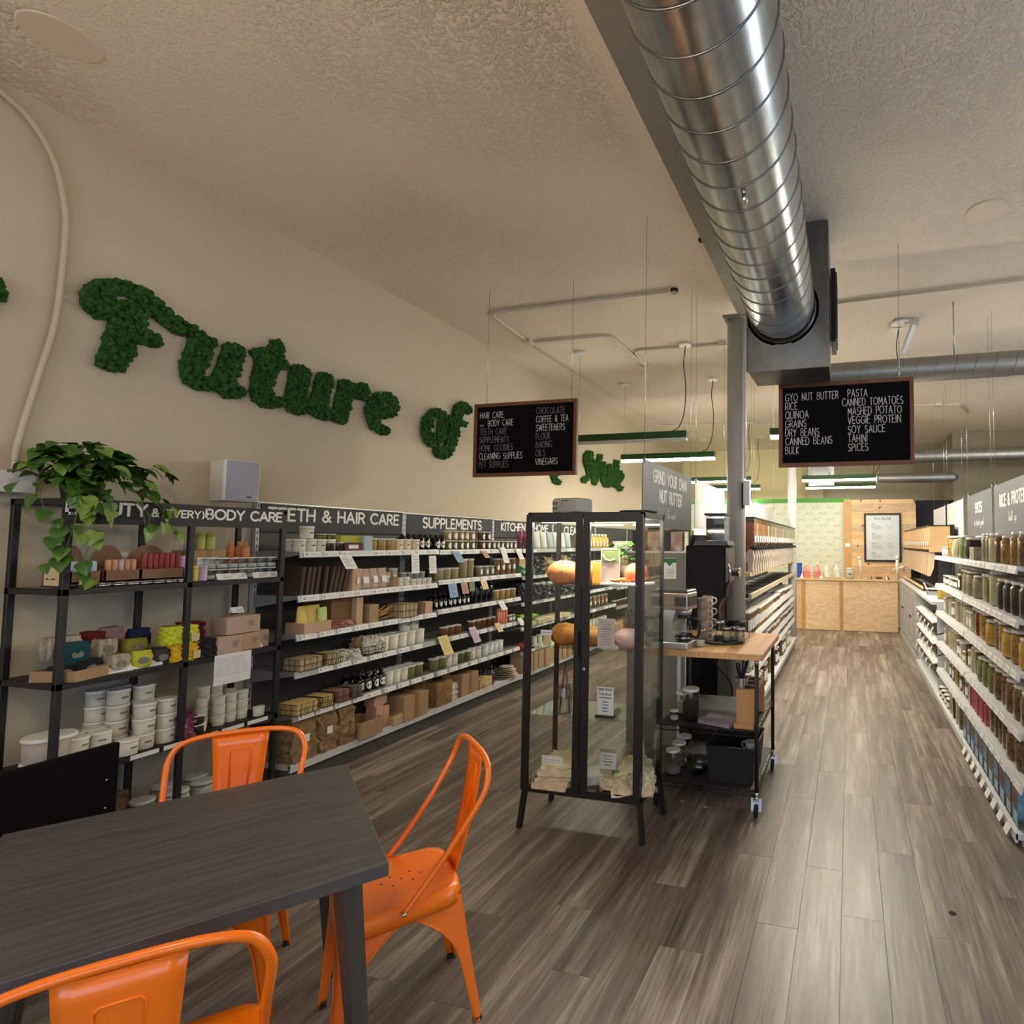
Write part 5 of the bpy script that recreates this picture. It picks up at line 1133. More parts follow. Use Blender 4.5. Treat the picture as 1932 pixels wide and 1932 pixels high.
for k, (x_, y_, z_, w_, l_) in enumerate(((.04, 2.49, 1.372, .085, 'white folded price card in front of the clear jars, nearer'), (.04, 2.57, 1.372, .08, 'white folded price card in front of the clear jars, farther'), (.04, 2.69, 1.372, .085, 'white folded price card near the far post, first'), (.04, 2.765, 1.372, .07, 'white folded price card near the far post, second'),
                                       (.03, 2.14, .947, .14, 'white folded price card in front of the lime puff'), (.04, 1.99, .947, .17, 'long white price card beside the near post'), (.04, 2.35, .947, .07, 'white folded price card beside the middle post'), (.03, 2.66, .947, .14, 'long white price card in front of the kraft soap boxes'), (-.03, 2.62, 1.165, .07, 'white price card lying on top of the soap boxes'))):
    tent(EX + x_, y_, z_, w_, l_)
t = thing('info_sheet', 'white printed sheet hanging from the middle shelf of the black unit', 'sheet', (ux1 + .016, 2.53, .93)); obj('paper_sheet', MB().box(0, .001, -.1, .1, -.15, .02), WHITEP, t)
L = MB()
for r_ in range(9):
    for c_ in range(4 if r_ > 3 else 1):
        w0 = -.09 + c_ * .045; L.box(.0012, .0014, w0, w0 + (.038 if r_ > 3 else .16), -.012 * r_ - .006, -.012 * r_ - .002)
obj('print', L, mat('pale_print', (200, 200, 202), .8), t)
for y_, z_, w_, h_, l_ in ((2.09, 1.6, .055, .06, 'small paper note taped to the wall behind the black unit'), (2.22, 1.52, .09, .022, 'narrow price strip on the wall above the crimson tubes')):
    tag(obj('wall_note', MB().box(XL, XL + .001, y_ - w_ / 2, y_ + w_ / 2, z_ - h_ / 2, z_ + h_ / 2), WHITEP if w_ > .06 else mat('translucent_note', (170, 162, 148), .7)), l_, 'note')

# middle shelf: puffs and soap boxes
z = .947
STR = mat('striped_yarn', (206, 196, 172), .95, rgb2=(132, 120, 100), vs=24, stretch=(1, 2.6, .15), bump=.5, bs=120)
def yarn(n, c): return mat(n + '_yarn', c, .95, var=.15, vs=60, bump=.6, bs=150)
def puff(name, w, d, h, m, sticker=True):
    def b():
        r = random.Random(name); mb = MB(); n = 14; vs = []; K = 7
        for k in range(K + 1):
            f = k / K
            for i in range(n):
                a = 2 * PI * i / n; ca, sa = math.cos(a), math.sin(a); e = .45
                X = (abs(ca) ** e) * (1 if ca > 0 else -1) * d / 2; Y = (abs(sa) ** e) * (1 if sa > 0 else -1) * w / 2
                q = .82 + .18 * math.sin(PI * min(.95, max(.08, f))); vs.append((X * q + r.uniform(-.004, .004), Y * q + r.uniform(-.004, .004), h * f + r.uniform(-.003, .003)))
        mb.add(vs, [(k * n + i, k * n + (i + 1) % n, (k + 1) * n + (i + 1) % n, (k + 1) * n + i) for k in range(K) for i in range(n)], True)
        mb.f += [tuple(range(n - 1, -1, -1)), tuple(K * n + i for i in range(n))]; mb.sm += [False, True]
        o = obj('wash_puff', mb, m)
        if sticker:
            pts = [(.018 * math.cos(2 * PI * k / 18) * 1.2, .018 * math.sin(2 * PI * k / 18)) for k in range(18)]
            obj('round_label', MB().prism(pts, .002, frame((d / 2 - .001, 0, h * .45), (0, 1, 0), (0, 0, 1))), mat('grey_label', (122, 118, 110), .7), o)
        return o
    return b
YL = yarn('lime', (196, 196, 62)); YO = yarn('olive', (150, 140, 52)); YG = yarn('golden', (232, 178, 34)); YC = yarn('chartreuse', (214, 218, 52)); YT_ = yarn('teal', (16, 66, 78)); YN = yarn('navy', (20, 34, 72)); YR = yarn('maroon', (98, 22, 30)); YM = yarn('mauve', (140, 112, 110)); YK = yarn('black', (26, 26, 30)); YD = yarn('charcoal', (62, 60, 64))
PU = [('front striped cream', STR, 2.03, 0, 0, .09, .085), ('front lime', YL, 2.125, 0, 0, .09, .085), ('front charcoal', YD, 2.215, -.01, 0, .085, .08),
      ('upper striped cream', STR, 2.03, -.09, .07, .09, .085), ('upper olive', YO, 2.15, -.09, .06, .1, .08), ('upper mauve', YM, 2.10, -.18, .1, .1, .1), ('upper maroon', YR, 2.03, -.18, .1, .1, .09), ('navy', YN, 2.21, -.16, .09, .09, .09),
      ('large striped cream', STR, 1.9, -.15, .08, .14, .1), ('teal', YT_, 1.885, -.04, .06, .12, .1), ('black', YK, 1.93, -.02, 0, .1, .075), ('bottom black', YK, 1.85, -.04, 0, .09, .06)]
for n_, m_, y_, dx, dz, w_, h_ in PU:
    if 0: pass
    place('puff' + n_, puff(n_, w_, .07, h_, m_, 'mauve' not in n_ and 'navy' not in n_), EX + dx, y_, z + dz, R.uniform(-.15, .15), '%s wrapped wash puff on the middle shelf of black unit' % n_, 'wash puff', 'wrapped wash puffs')
place('riser', carton(.36, .12, .065, KRAFT, tape=False), EX - .12, 2.12, z, 0, 'low brown card riser under the upper wash puffs', 'tray')
def ruffle(w, d, h, m, sd):
    def b():
        r = random.Random(sd); mb = MB(); n = 26; K = 12; vs = []
        for k in range(K + 1):
            f = k / K
            for i in range(n):
                a = 2 * PI * i / n; q = 1 + .12 * math.sin(a * 7 + k * 1.7) + r.uniform(-.07, .07); e = .6; ca, sa = math.cos(a), math.sin(a)
                vs.append(((abs(ca) ** e) * (1 if ca > 0 else -1) * d / 2 * q, (abs(sa) ** e) * (1 if sa > 0 else -1) * w / 2 * q, h * f + r.uniform(-.006, .006)))
        mb.add(vs, [(k * n + i, k * n + (i + 1) % n, (k + 1) * n + (i + 1) % n, (k + 1) * n + i) for k in range(K) for i in range(n)], True)
        mb.f += [tuple(range(n - 1, -1, -1)), tuple(K * n + i for i in range(n))]; mb.sm += [True, True]
        o = obj('mesh_puff', mb, m); obj('label', MB().box(d / 2 + .004, d / 2 + .006, w * .22, w * .48, h * .1, h * .55), mat('cream_label', (206, 186, 140), .8), o); return o
    return b
place('rg', ruffle(.12, .1, .095, YG, 3), EX + .01, 2.305, z, -.1, 'golden yellow ruffled puff with square tag, lower of two', 'wash puff')
place('rc', ruffle(.14, .11, .09, YC, 4), EX + .0, 2.29, z + .096, -.1, 'chartreuse ruffled puff resting on the golden one', 'wash puff')
place('rm', crumple(.1, .1, .17, mat('dark_red_fabric', (104, 22, 30), .9), 12, .012, 'fabric_bundle'), EX - .08, 2.40, z + .02, 0, 'dark red fabric bundle beside the middle post', 'bundle')
place('rk', crumple(.1, .12, .1, RUB, 13, .012, 'fabric_bundle'), EX + .0, 2.405, z, 0, 'black fabric bundle beside the middle post', 'bundle')
for k, (y_, z_, w_, x_) in enumerate(((2.515, 0, .13, .0), (2.65, 0, .12, -.03), (2.60, .105, .19, -.02), (2.745, 0, .06, -.05), (2.45, .0, .04, -.1))):
    o = place('soapbox%d' % k, carton(w_, .13, .1, PPCH if k != 1 else KRAFT2, 'soap_box', tape=False), EX + x_, y_, z + z_, 0, 'pinkish kraft soap box on middle shelf, %s' % ['front near the middle post', 'front beside the far post', 'lying across the other two', 'thin one at the far post', 'narrow one tucked behind'][k], 'box', 'kraft soap boxes')
    obj('window', MB().prism([(-.018, .07), (.018, .07), (.006, .035), (-.006, .035)][::-1], .001, frame((.0655, w_ * .22, 0), (0, 1, 0), (0, 0, 1))), KRAFT, o)
place('tray2', carton(.15, .2, .05, KRAFT, openv=True, name='open_tray'), EX - .02, 1.87, z, .3, 'open brown tray under the teal puff at the near end', 'tray')
for o_ in [q for q in bpy.data.objects if q.name.startswith('wash_puff') and q.get('label', '').startswith(('teal', 'black', 'bottom', 'large'))]: o_.location.z += .004

# third shelf: white tubs
z = .532
TW = mat('satin_white_tub', (208, 204, 188), .5)
def stacks(spec, key, build, where, desc, group):
    for k, (x_, y_, n) in enumerate(spec):
        for j in range(n):
            place(key, build, EX + x_, y_, z + .0 + j * PH, R.uniform(-.3, .3), '%s %s, pile %s, %s from the shelf' % (desc, where, NUM[k], NUM[j]), 'tub', group)
PH = .077
stacks([(-.0, 2.16, 3), (.0, 2.255, 3), (-.09, 2.10, 4), (-.17, 2.06, 4), (-.17, 2.15, 4), (.03, 2.075, 1), (-.08, 2.2, 4)], 'tw', tub(.043, .076, TW), 'in the tall piles by the middle post', 'white salve tub', 'piled white tubs by the middle post')
PH = .071
stacks([(.0, 1.90, 2), (-.09, 1.93, 2), (.0, 1.985, 2), (-.09, 2.01, 2), (.04, 1.835, 1)], 'tw2', tub(.041, .07, TW), 'in the low piles near the front post', 'white salve tub', 'low piles of white tubs')
place('bt', tub(.085, .11, mat('mauve_white_tub', (176, 166, 156), .5), mark=False), EX - .05, 1.83, z + .06, 0, 'big greyish white tub at the near end of the shelf', 'tub')
place('bt2', tub(.085, .06, MATS['mauve_white_tub'], mark=False), EX - .05, 1.83, z, 0, 'wide flat tub under the big greyish tub', 'tub')
PH = .056
stacks([(.0, 2.42, 1), (-.05, 2.46, 3), (-.02, 2.53, 3), (-.1, 2.50, 4), (-.03, 2.60, 3), (-.1, 2.57, 4), (-.03, 2.665, 3), (-.12, 2.66, 3), (.02, 2.73, 1)], 'tw3', tub(.029, .055, TW, mark=False), 'beyond the middle post', 'small white tub', 'small white tubs beyond the middle post')
place('dkj', jar(.033, .05, DBR, lab=None, neck=.98), EX + .02, 2.39, z, 0, 'low dark jar with white lid beside the middle post', 'jar')
place('dkj', None, EX + .02, 2.39, z + .051, 0, 'dark jar with white lid stacked on its twin', 'jar')
place('ppk', crumple(.1, .1, .12, mat('magenta_pack', (132, 62, 96), .5), 17, .012, 'packet'), EX + .0, 2.325, z, 0, 'magenta packet standing behind the middle post', 'packet')
for k in range(5): tag(obj('price_strip', MB().box(ux1 + .012, ux1 + .014, 2.07 + k * .14, 2.19 + k * .14, .506, .528), WHITEP), 'white price strip on the front edge below the tubs, %s along' % NUM[k], 'price strip', 'price strips on the black unit')
z = .092
JW = mat('frosted_white', (190, 188, 180), .4)
for k, (x_, y_) in enumerate(((.02, 2.33), (.02, 2.46), (-.12, 2.36), (-.1, 2.5), (-.02, 2.2), (.02, 2.6))):
    place('fj', jar(.058, .16, JW, mat('clear_lid', (200, 200, 196), .3), None, level=.85, name='storage_jar'), EX + x_ - .03, y_, z, 0, 'large frosted jar on the lowest shelf, %s behind the orange chair' % NUM[k], 'jar', 'large frosted jars on the lowest shelf')
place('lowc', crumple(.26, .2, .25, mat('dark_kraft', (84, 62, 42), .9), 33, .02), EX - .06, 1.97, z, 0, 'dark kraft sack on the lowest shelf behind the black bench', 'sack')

# ------------------------------------------------------------------ pothos on top of the unit
LEAF = mat('pothos_leaf', (62, 104, 34), .38, var=.35, vs=14)
LEAF2 = mat('pothos_leaf_pale', (134, 158, 66), .4, rgb2=(80, 122, 44), vs=18)
LEAFD = mat('pothos_leaf_dark', (30, 58, 24), .4, var=.3, vs=14)
def leaf_mesh(m, s):
    out = [(0, 0), (.22, -.10), (.42, .04), (.5, .28), (.42, .55), (.22, .82), (0, 1.12)]
    vs = []; fs = []
    for i, (w, y) in enumerate(out):
        zc = -.16 * (y - .3) ** 2
        for u in (-1, -.5, 0, .5, 1): vs.append((u * w * s, y * s, (zc + abs(u) * w * .35) * s))
    for i in range(len(out) - 1):
        for j in range(4): fs.append((i * 5 + j, i * 5 + j + 1, (i + 1) * 5 + j + 1, (i + 1) * 5 + j))
    me = MB().add(vs, fs, True).mesh('leaf'); me.materials.append(m); return me
LM = [leaf_mesh(m, s) for m in (LEAF, LEAF, LEAF2, LEAFD) for s in (.072, .058)]
t = thing('potted_pothos', 'bushy trailing pothos spilling over the end of the black unit', 'plant', (-3.66, 1.91, 1.79))
obj('pot', MB().lathe([(.05, 0), (.068, .1), (.062, .1), (.05, .02)], 20), mat('dark_pot', (50, 44, 40), .6), t)
obj('soil', MB().lathe([(.06, .09), (.01, .095)], 16), DBR, t)
stems = MB(); leaves = []
def vine(pts, n, spread=.04, s=.002):
    p = smooth(pts, 8); stems.tube(p, s, 5)
    for k in range(n):
        q = p[int((k + .6) / n * (len(p) - 1))]; leaves.append(q + Vector((R.uniform(0, spread), R.uniform(-spread, spread), R.uniform(-spread, spread) * .6)))
for k in range(30):
    a = R.uniform(0, 2 * PI); e = R.uniform(.35, 1.25); L = R.uniform(.13, .22); tip = Vector((math.cos(a) * math.cos(e) * L * .85 + .02, math.sin(a) * math.cos(e) * L * 1.35 + .01, .09 + math.sin(e) * L * .92))
    vine([(0, 0, .09), tuple(tip * .55 + Vector((0, 0, .05))), tuple(tip)], 5, .03)
TR = [[(.08, -.05, .1), (.21, -.10, .02), (.225, -.12, -.12), (.215, -.14, -.24), (.2, -.17, -.32)], [(.08, -.02, .1), (.2, -.06, .0), (.23, -.05, -.15), (.225, -.08, -.3), (.22, -.06, -.42)],
      [(.1, .03, .1), (.21, .0, .0), (.225, .02, -.1)], [(.1, .08, .1), (.215, .12, .03), (.225, .14, -.08), (.23, .15, -.13)], [(.1, .14, .08), (.2, .2, .0), (.225, .26, -.12), (.23, .28, -.18)], [(.1, .16, .1), (.2, .22, .0), (.22, .25, -.07)],
      [(.05, -.14, .1), (.15, -.2, .0), (.2, -.19, -.1), (.2, -.16, -.2), (.22, -.13, -.29)], [(.05, .15, .16), (.1, .24, .18), (.12, .28, .13)], [(.12, -.1, .06), (.22, -.12, -.02), (.24, -.1, -.08)]]
for v in TR: vine(v, 9 if len(v) > 4 else 6, .028)
for k in range(78):                                           # outer dome
    a = R.uniform(-1.7, 1.7); e = R.uniform(0, 1.45); L = R.uniform(.17, .235)
    leaves.append(Vector((math.cos(a) * math.cos(e) * L * .85, math.sin(a) * math.cos(e) * L * 1.1, .06 + math.sin(e) * L)))
obj('stems', stems, mat('pothos_stem', (96, 118, 52), .6), t, kind='stuff')
for i, q in enumerate(leaves):
    d = Vector((q.x, q.y, .3 * (q.z - .05))); rz = math.atan2(d.y, d.x) - PI / 2 + R.uniform(-.7, .7)
    trail = q.z < .02
    o = obj('leaf', LM[R.choice([2, 3, 4, 5, 0, 4] if trail else [0, 1, 2, 3, 4, 6, 7, 0])], None, t, tuple(q))
    o.rotation_euler = (R.uniform(-1.5, -.7) if trail else R.uniform(-1.15, .1), R.uniform(-.4, .4), rz)
    k_ = R.uniform(.7, .95) if trail else R.uniform(.75, 1.1); o.scale = (k_, k_, k_)
# ------------------------------------------------------------------ glass-door cabinet
CABM = mat('anthracite_steel', (30, 29, 28), .45)
cx0, cx1, cy0, cy1 = -1.80, -1.09, 2.90, 3.25
t = thing('glass_cabinet', 'black steel cabinet with glass doors and splayed legs, lit inside', 'cabinet', ((cx0 + cx1) / 2, (cy0 + cy1) / 2, 0))
O = Vector(t.location); hw, hd = (cx1 - cx0) / 2, (cy1 - cy0) / 2
f = MB()
for sx in (-1, 1):
    for sy in (-1, 1): f.box(sx * hw - (.022 if sx > 0 else 0), sx * hw + (.022 if sx < 0 else 0), sy * hd - (.022 if sy > 0 else 0), sy * hd + (.022 if sy < 0 else 0), .2, 1.76)
f.box(-hw, hw, -hd, hd, .2, .235).box(-hw, hw, -hd, -hd + .02, 1.735, 1.765).box(-hw, hw, hd - .02, hd, 1.735, 1.765).box(-hw, -hw + .02, -hd, hd, 1.735, 1.765).box(hw - .02, hw, -hd, hd, 1.735, 1.765)
obj('frame', f, CABM, t)
obj('top_panel', MB().box(-hw + .001, hw - .001, -hd + .001, hd - .001, 1.758, 1.768), CABM, t)
obj('back_pane', MB().box(-hw + .022, hw - .022, hd - .008, hd - .004, .235, 1.735), PANE, t)
for sx in (-1, 1): obj('side_pane', MB().box(sx * (hw - .006) - .002, sx * (hw - .006) + .002, -hd + .022, hd - .022, .235, 1.735), PANE, t)
for sx in (-1, 1):
    for sy in (-1, 1): obj('leg', MB().bar((sx * (hw - .012), sy * (hd - .012), .21), (sx * (hw + .012), sy * (hd + .0), 0), .024, .03, (0, 1, 0)), CABM, t)
for z in (.625, 1.005, 1.36): obj('glass_shelf', MB().box(-hw + .012, hw - .012, -hd + .02, hd - .012, z - .006, z), glass('shelf_glass', (240, 248, 244), 1.0), t)
for a, b, hs in ((-hw, -.003, 1), (.003, hw, -1)):
    d = MB()
    y0_, y1_ = -hd - .018, -hd
    for p in ((a, a + .04, .215, 1.755), (b - .04, b, .215, 1.755), (a + .04, b - .04, .215, .25), (a + .04, b - .04, 1.71, 1.755)): d.box(p[0], p[1], y0_, y1_, p[2], p[3])
    dd = obj('door', d, CABM, t)
    obj('pane', MB().box(a + .038, b - .038, -hd - .011, -hd - .007, .248, 1.712), PANE, dd)
    if hs > 0:
        obj('handle', MB().cbox(b - .03, b - .004, y0_ - .02, y0_, .97, 1.11, .003), CABM, dd)
    else: obj('lock', MB().lathe([(.011, 0), (.011, .004), (.004, .005)], 16, M=Matrix.Translation((a + .018, y0_, .90)) @ Matrix.Rotation(PI / 2, 4, 'X')), STEEL, dd)
for k, a in enumerate((-.17, .17)): obj('light_strip', MB().box(a - .13, a + .13, -hd + .03, -hd + .055, 1.712, 1.722), mat('case_light', (255, 246, 228), .5, emit=CASE_W), t)
def loaf(w, d, h, m, sd, cuts=3):
    def b():
        r = random.Random(sd); mb = MB(); n = 20; K = 9; vs = []
        for k in range(K + 1):
            q = PI * (-.32 + .82 * k / K); rr = max(.02, math.cos(q)) ** .8
            for i in range(n):
                a = 2 * PI * i / n; j = 1 + r.uniform(-.02, .02); cut = 1 - .05 * (abs(math.sin(a * .5 + k)) > .97)
                vs.append((d / 2 * rr * math.cos(a) * j, w / 2 * rr * math.sin(a) * j * cut, h * (math.sin(q) + .844) / 1.844))
        for i in range(n): a = 2 * PI * i / n; vs.append((d / 2 * .7 * math.cos(a), w / 2 * .7 * math.sin(a), 0))
        fs = [(k * n + i, k * n + (i + 1) % n, (k + 1) * n + (i + 1) % n, (k + 1) * n + i) for k in range(K) for i in range(n)]
        e = (K + 1) * n; fs += [(e + (i + 1) % n, (i + 1) % n, i, e + i)[::-1] for i in range(n)]; fs.append(tuple(e + n - 1 - i for i in range(n)))
        mb.add(vs, fs, True); o = obj('bread_loaf', mb, m)
        for c in range(cuts):
            y = -w * .28 + w * .56 * c / max(1, cuts - 1)
            pts = [(d * .34 * math.cos(q) * (1 - abs(y / w) * .7), y + .02 * math.cos(q), h * (.13 + .885 * math.sin(q) * (1 - (y / w) ** 2 * 1.1))) for q in [PI * (.2 + .6 * s / 8) for s in range(9)]]
            obj('score_mark', MB().tube(pts, .004, 5), mat('pale_crumb', (222, 178, 120), .8), o)
        return o
    return b
CR1 = mat('orange_crust', (196, 104, 52), .6, rgb2=(228, 150, 88), vs=26, bump=.3, bs=60); CR2 = mat('golden_crust', (206, 132, 48), .6, rgb2=(120, 66, 26), vs=12, bump=.3, bs=60)
CR3 = mat('pink_icing_paper', (206, 150, 146), .55, rgb2=(226, 190, 182), vs=16)
zc = 1.361
o = place('l1', loaf(.24, .15, .13, CR1, 1, 4), -1.62, 3.02, zc, 1.2, 'orange crusted loaf tilted on the top glass shelf', 'bread'); o.rotation_euler = (0, math.radians(-8), 1.3)
place('l2', loaf(.2, .13, .12, CR1, 2, 2), -1.53, 3.13, zc, .5, 'second orange crusted loaf half behind the door frame', 'bread')
place('l3', loaf(.18, .14, .12, mat('red_orange_crust', (200, 92, 48), .6, rgb2=(234, 140, 84), vs=20), 3, 2), -1.2, 3.08, zc, .2, 'bright orange loaf at the far end of the top glass shelf', 'bread')
place('bb', carton(.06, .06, .12, mat('amber_pack', (206, 146, 56), .5), 'packet', tape=False), -1.42, 3.05, zc, 0, 'amber packet standing behind the middle door stile', 'packet')
t = thing('sign_holder', 'tall card with green leaf top on the top glass shelf', 'sign', (-1.315, 2.97, zc)); obj('card_sheet', MB().box(-.058, .058, 0, .003, 0, .2), mat('pale_pink_card', (214, 188, 178), .8), t); obj('header', MB().box(-.05, .05, -.001, 0, .125, .19), mat('olive_header', (128, 146, 84), .8), t)
L = MB(); L.box(-.058, .058, -.0014, 0, .196, .2).box(-.058, .058, -.0014, 0, 0, .004).box(-.058, -.054, -.0014, 0, 0, .2).box(.054, .058, -.0014, 0, 0, .2); L.tube([(-.045, -.002, .17), (-.03, -.002, .14), (0, -.002, .133), (.03, -.002, .145)], .004, 5); obj('print', L, mat('cream_print', (230, 216, 176), .8), t)
place('dish', (lambda: obj('board', MB().cbox(-.1, .1, -.12, .12, 0, .012, .003), WHITE)), -1.22, 3.0, zc, 1.4, 'white serving board under the bright orange loaf', 'board')
for k in range(3): place('curl%d' % k, (lambda k=k: obj('pastry_twist', MB().tube([(0, 0, 0.008), (.01, .04, .02), (-.01, .08, .012), (.0, .1, .02)], .009, 6), CR1)), -1.25 + .03 * k, 2.93 + .01 * k, zc + .012, k, 'small orange twist on the white board, %s' % NUM[k], 'pastry', 'orange twists on the white board')
t = thing('trailing_plant', 'leafy green plant standing inside the glass cabinet at the top', 'plant', (-1.28, 3.15, 1.361))
obj('pot', MB().lathe([(.035, 0), (.045, .1), (.04, .1)], 16), mat('dark_pot2', (70, 48, 36), .6), t)
for k in range(34):
    a = R.uniform(0, 6.3); rr = R.uniform(.02, .13); q = obj('leaf', LM[R.choice([0, 1, 2])], None, t, (math.cos(a) * rr * 1.2, math.sin(a) * rr * .4, .14 + R.uniform(-.02, .09)))
    q.rotation_euler = (R.uniform(-.8, .6), R.uniform(-.5, .5), a); q.scale = (.55, .55, .55)
zc = 1.006
place('l4', loaf(.2, .14, .12, CR2, 5, 3), -1.62, 3.03, zc, 1.3, 'golden brown loaf behind a small price card, middle shelf', 'bread')
place('l5', loaf(.22, .14, .11, mat('yellow_crust', (222, 152, 62), .6, rgb2=(186, 108, 36), vs=9), 6, 2), -1.47, 3.03, zc, 1.5, 'yellow golden loaf behind the middle door stiles', 'bread')
place('l6', loaf(.2, .13, .105, CR3, 7, 1), -1.215, 3.02, zc, 1.3, 'pale pink wrapped loaf on the middle shelf', 'bread')
for x_, l_ in ((-1.69, 'small white price card on kraft block beside the golden loaf'), (-1.135, 'small white price card on kraft block beside the pink wrapped loaf')):
    t = thing('price_card', l_, 'price card', (x_, 2.95, zc)); obj('block', MB().cbox(-.018, .018, -.012, .012, 0, .07, .002), LBX, t); obj('card_sheet', MB().box(-.036, .036, -.014, -.0125, .06, .09), WHITEP, t); obj('print', MB().box(-.028, .028, -.0145, -.014, .073, .077), TAGM, t)
t = thing('sign_holder', 'pinkish printed menu card standing on the middle glass shelf', 'sign', (-1.33, 2.96, zc)); obj('card_sheet', MB().box(-.052, .052, 0, .003, 0, .165), mat('pink_menu', (206, 186, 182), .8), t); L = MB()
for k in range(10): L.box(-.035 + .006 * (k % 3), .035 - .008 * (k % 2), -.0008, 0, .02 + .014 * k, .023 + .014 * k + (.002 if k == 6 else 0))
obj('print', L, mat('mauve_print', (150, 112, 110), .8), t)
place('bagl', crumple(.16, .1, .2, glass('clear_film', (235, 235, 235), 2.5, .15), 44, .02, 'plastic_bag'), -1.24, 3.16, zc, 0, 'clear plastic bag behind the pinkish menu card', 'bag')
zc = .626
t = thing('tongs_jar', 'clear glass jar holding steel tongs on the lower glass shelf', 'jar', (-1.595, 2.985, zc)); obj('jar_body', MB().lathe([(.04, 0), (.044, .01), (.044, .12), (.034, .14), (.036, .155)], 22, caps=False), GB, t); obj('base', MB().lathe([(.042, .001), (.042, .008)], 22), GB, t)
t2 = thing('tongs', 'steel serving tongs standing upright in the glass jar', 'tongs', (-1.595, 2.985, zc + .01))
obj('arm', MB().bar((-.028, 0, .0), (.004, 0, .27), .012, .002, (0, 1, 0)), STEEL, t2); obj('arm', MB().bar((.034, 0, .0), (.006, 0, .27), .012, .002, (0, 1, 0)), STEEL, t2)
t = thing('sign_holder', 'white FRESH BREAD card in black stand on lower glass shelf', 'sign', (-1.33, 2.96, zc)); obj('card_sheet', MB().box(-.05, .05, 0, .003, .01, .165), WHITEP, t); obj('stand_foot', MB().cbox(-.054, .054, -.02, .02, 0, .012, .002), BLACKM, t)
L = MB(); M = frame((0, -.0006, 0), (1, 0, 0), (0, 0, 1)); letter(L, 'Fresh Bread', M, .013, .0022, 0, .122, .2, .8, True)
for k, w_ in enumerate((.07, .034, .04, .036, .03)): L.box(-w_ / 2, w_ / 2, -.0008, 0, .105 - .017 * k - (.006 if k else 0), .109 - .017 * k - (.006 if k else 0))
obj('print', L, INK, t); L = MB(); letter(L, 'NUDE FOODS', M, .011, .0026, 0, .147, .2, .85, True); obj('heading', L, mat('olive_print', (96, 104, 66), .8), t)
zc = .236
NAP = mat('unbleached_cotton', (214, 196, 164), .95, var=.06, vs=20, bump=.4, bs=90)
for k in range(5): place('nap%d' % (k % 3), crumple(.2 - .008 * k, .27 - .01 * k, .026, NAP, 140 + k, .007, 'folded_cloth', .97, 8, 2), -1.62 + .004 * k, 3.0 + .004 * k, zc + .024 * k, 1.57 + .06 * k, 'fringed cream cotton cloth, %s from the bottom of the pile' % NUM[k], 'cloth', 'fringed cotton cloths piled in the cabinet')
fr = MB()
for k in range(60):
    x_ = -.12 + .24 * R.random(); z_ = R.uniform(0.005, .1); fr.tube([(x_, 0, z_), (x_ + R.uniform(-.01, .01), -.018, z_ - .004), (x_ + R.uniform(-.02, .02), -.028, max(.002, z_ - .02))], .0012, 4)
t = thing('price_card', 'white printed strip leaning on the pile of cotton cloths', 'price card', (-1.63, 2.925, .345)); obj('card_sheet', MB().box(-.065, .065, 0, .002, 0, .055), WHITEP, t); obj('print', MB().box(-.055, .055, -.0006, 0, .03, .033).box(-.055, .055, -.0006, 0, .018, .021), TAGM, t)
tag(obj('cloth_fringe', fr, NAP, None, (-1.62, 2.915, .237)), 'loose fringe threads hanging along the cotton cloth pile', 'fringe'); bpy.data.objects['cloth_fringe']['kind'] = 'stuff'
place('wbk', carton(.16, .2, .05, WHITE, 'paper_stack', tape=False), -1.44, 3.06, zc, .5, 'stack of white paper sheets on the cabinet floor', 'paper stack')
t = thing('sign_holder', 'acrylic holder with cream label leaning on the cabinet floor', 'sign', (-1.34, 3.03, zc)); obj('card_sheet', MB().box(-.05, .05, 0, .003, .08, .17), WHITE, t); obj('stand_foot', MB().box(-.05, .05, -.02, .02, 0, .004).box(-.05, .05, .003, .005, 0, .19), ACR, t)
L = MB(); M = frame((0, -.0006, 0), (1, 0, 0), (0, 0, 1))
for k, (w_, h_) in enumerate(((.06, .004), (.05, .003), (.062, .005), (.036, .006))): L.box(-w_ / 2, w_ / 2, -.0008, 0, .152 - .017 * k, .152 - .017 * k + h_)
obj('print', L, INKG, t)
def drape(w, d, h, m, sd, n=22, K=8):
    def b():
        r = random.Random(sd); mb = MB(); vs = []
        ph = [r.uniform(0, 6.3) for _ in range(6)]
        for k in range(K + 1):
            q = (k / K) * PI / 2
            for i in range(n):
                a = 2 * PI * i / n; fold = 1 + (1 - k / K) * (.14 * math.sin(a * 5 + ph[0]) + .1 * math.sin(a * 9 + ph[1]) + r.uniform(-.05, .05))
                vs.append((d / 2 * math.cos(q) ** .5 * math.cos(a) * fold, w / 2 * math.cos(q) ** .5 * math.sin(a) * fold, max(.001, h * math.sin(q) * (1 + .18 * math.sin(a * 2 + ph[2]) * math.cos(q)) + (.0 if k else .001))))
        mb.add(vs, [(k * n + i, k * n + (i + 1) % n, (k + 1) * n + (i + 1) % n, (k + 1) * n + i) for k in range(K) for i in range(n)], True)
        return obj('cotton_bag', mb, m)
    return b
CB_ = mat('natural_cotton', (222, 206, 176), .95, bump=.3, bs=70)
place('cb1', crumple(.27, .22, .13, CB_, 4, .02, 'cotton_bag', .55, 9, 7), -1.18, 3.03, zc, .3, 'big heap of natural cotton bags with a small green print', 'bag')
o = place('cb2', crumple(.1, .17, .05, CB_, 6, .012, 'cotton_bag', .8, 8, 4), -1.28, 2.98, zc, .8, 'cotton bag slumping off the heap towards the front', 'bag'); o.rotation_euler = (0, .35, .7)
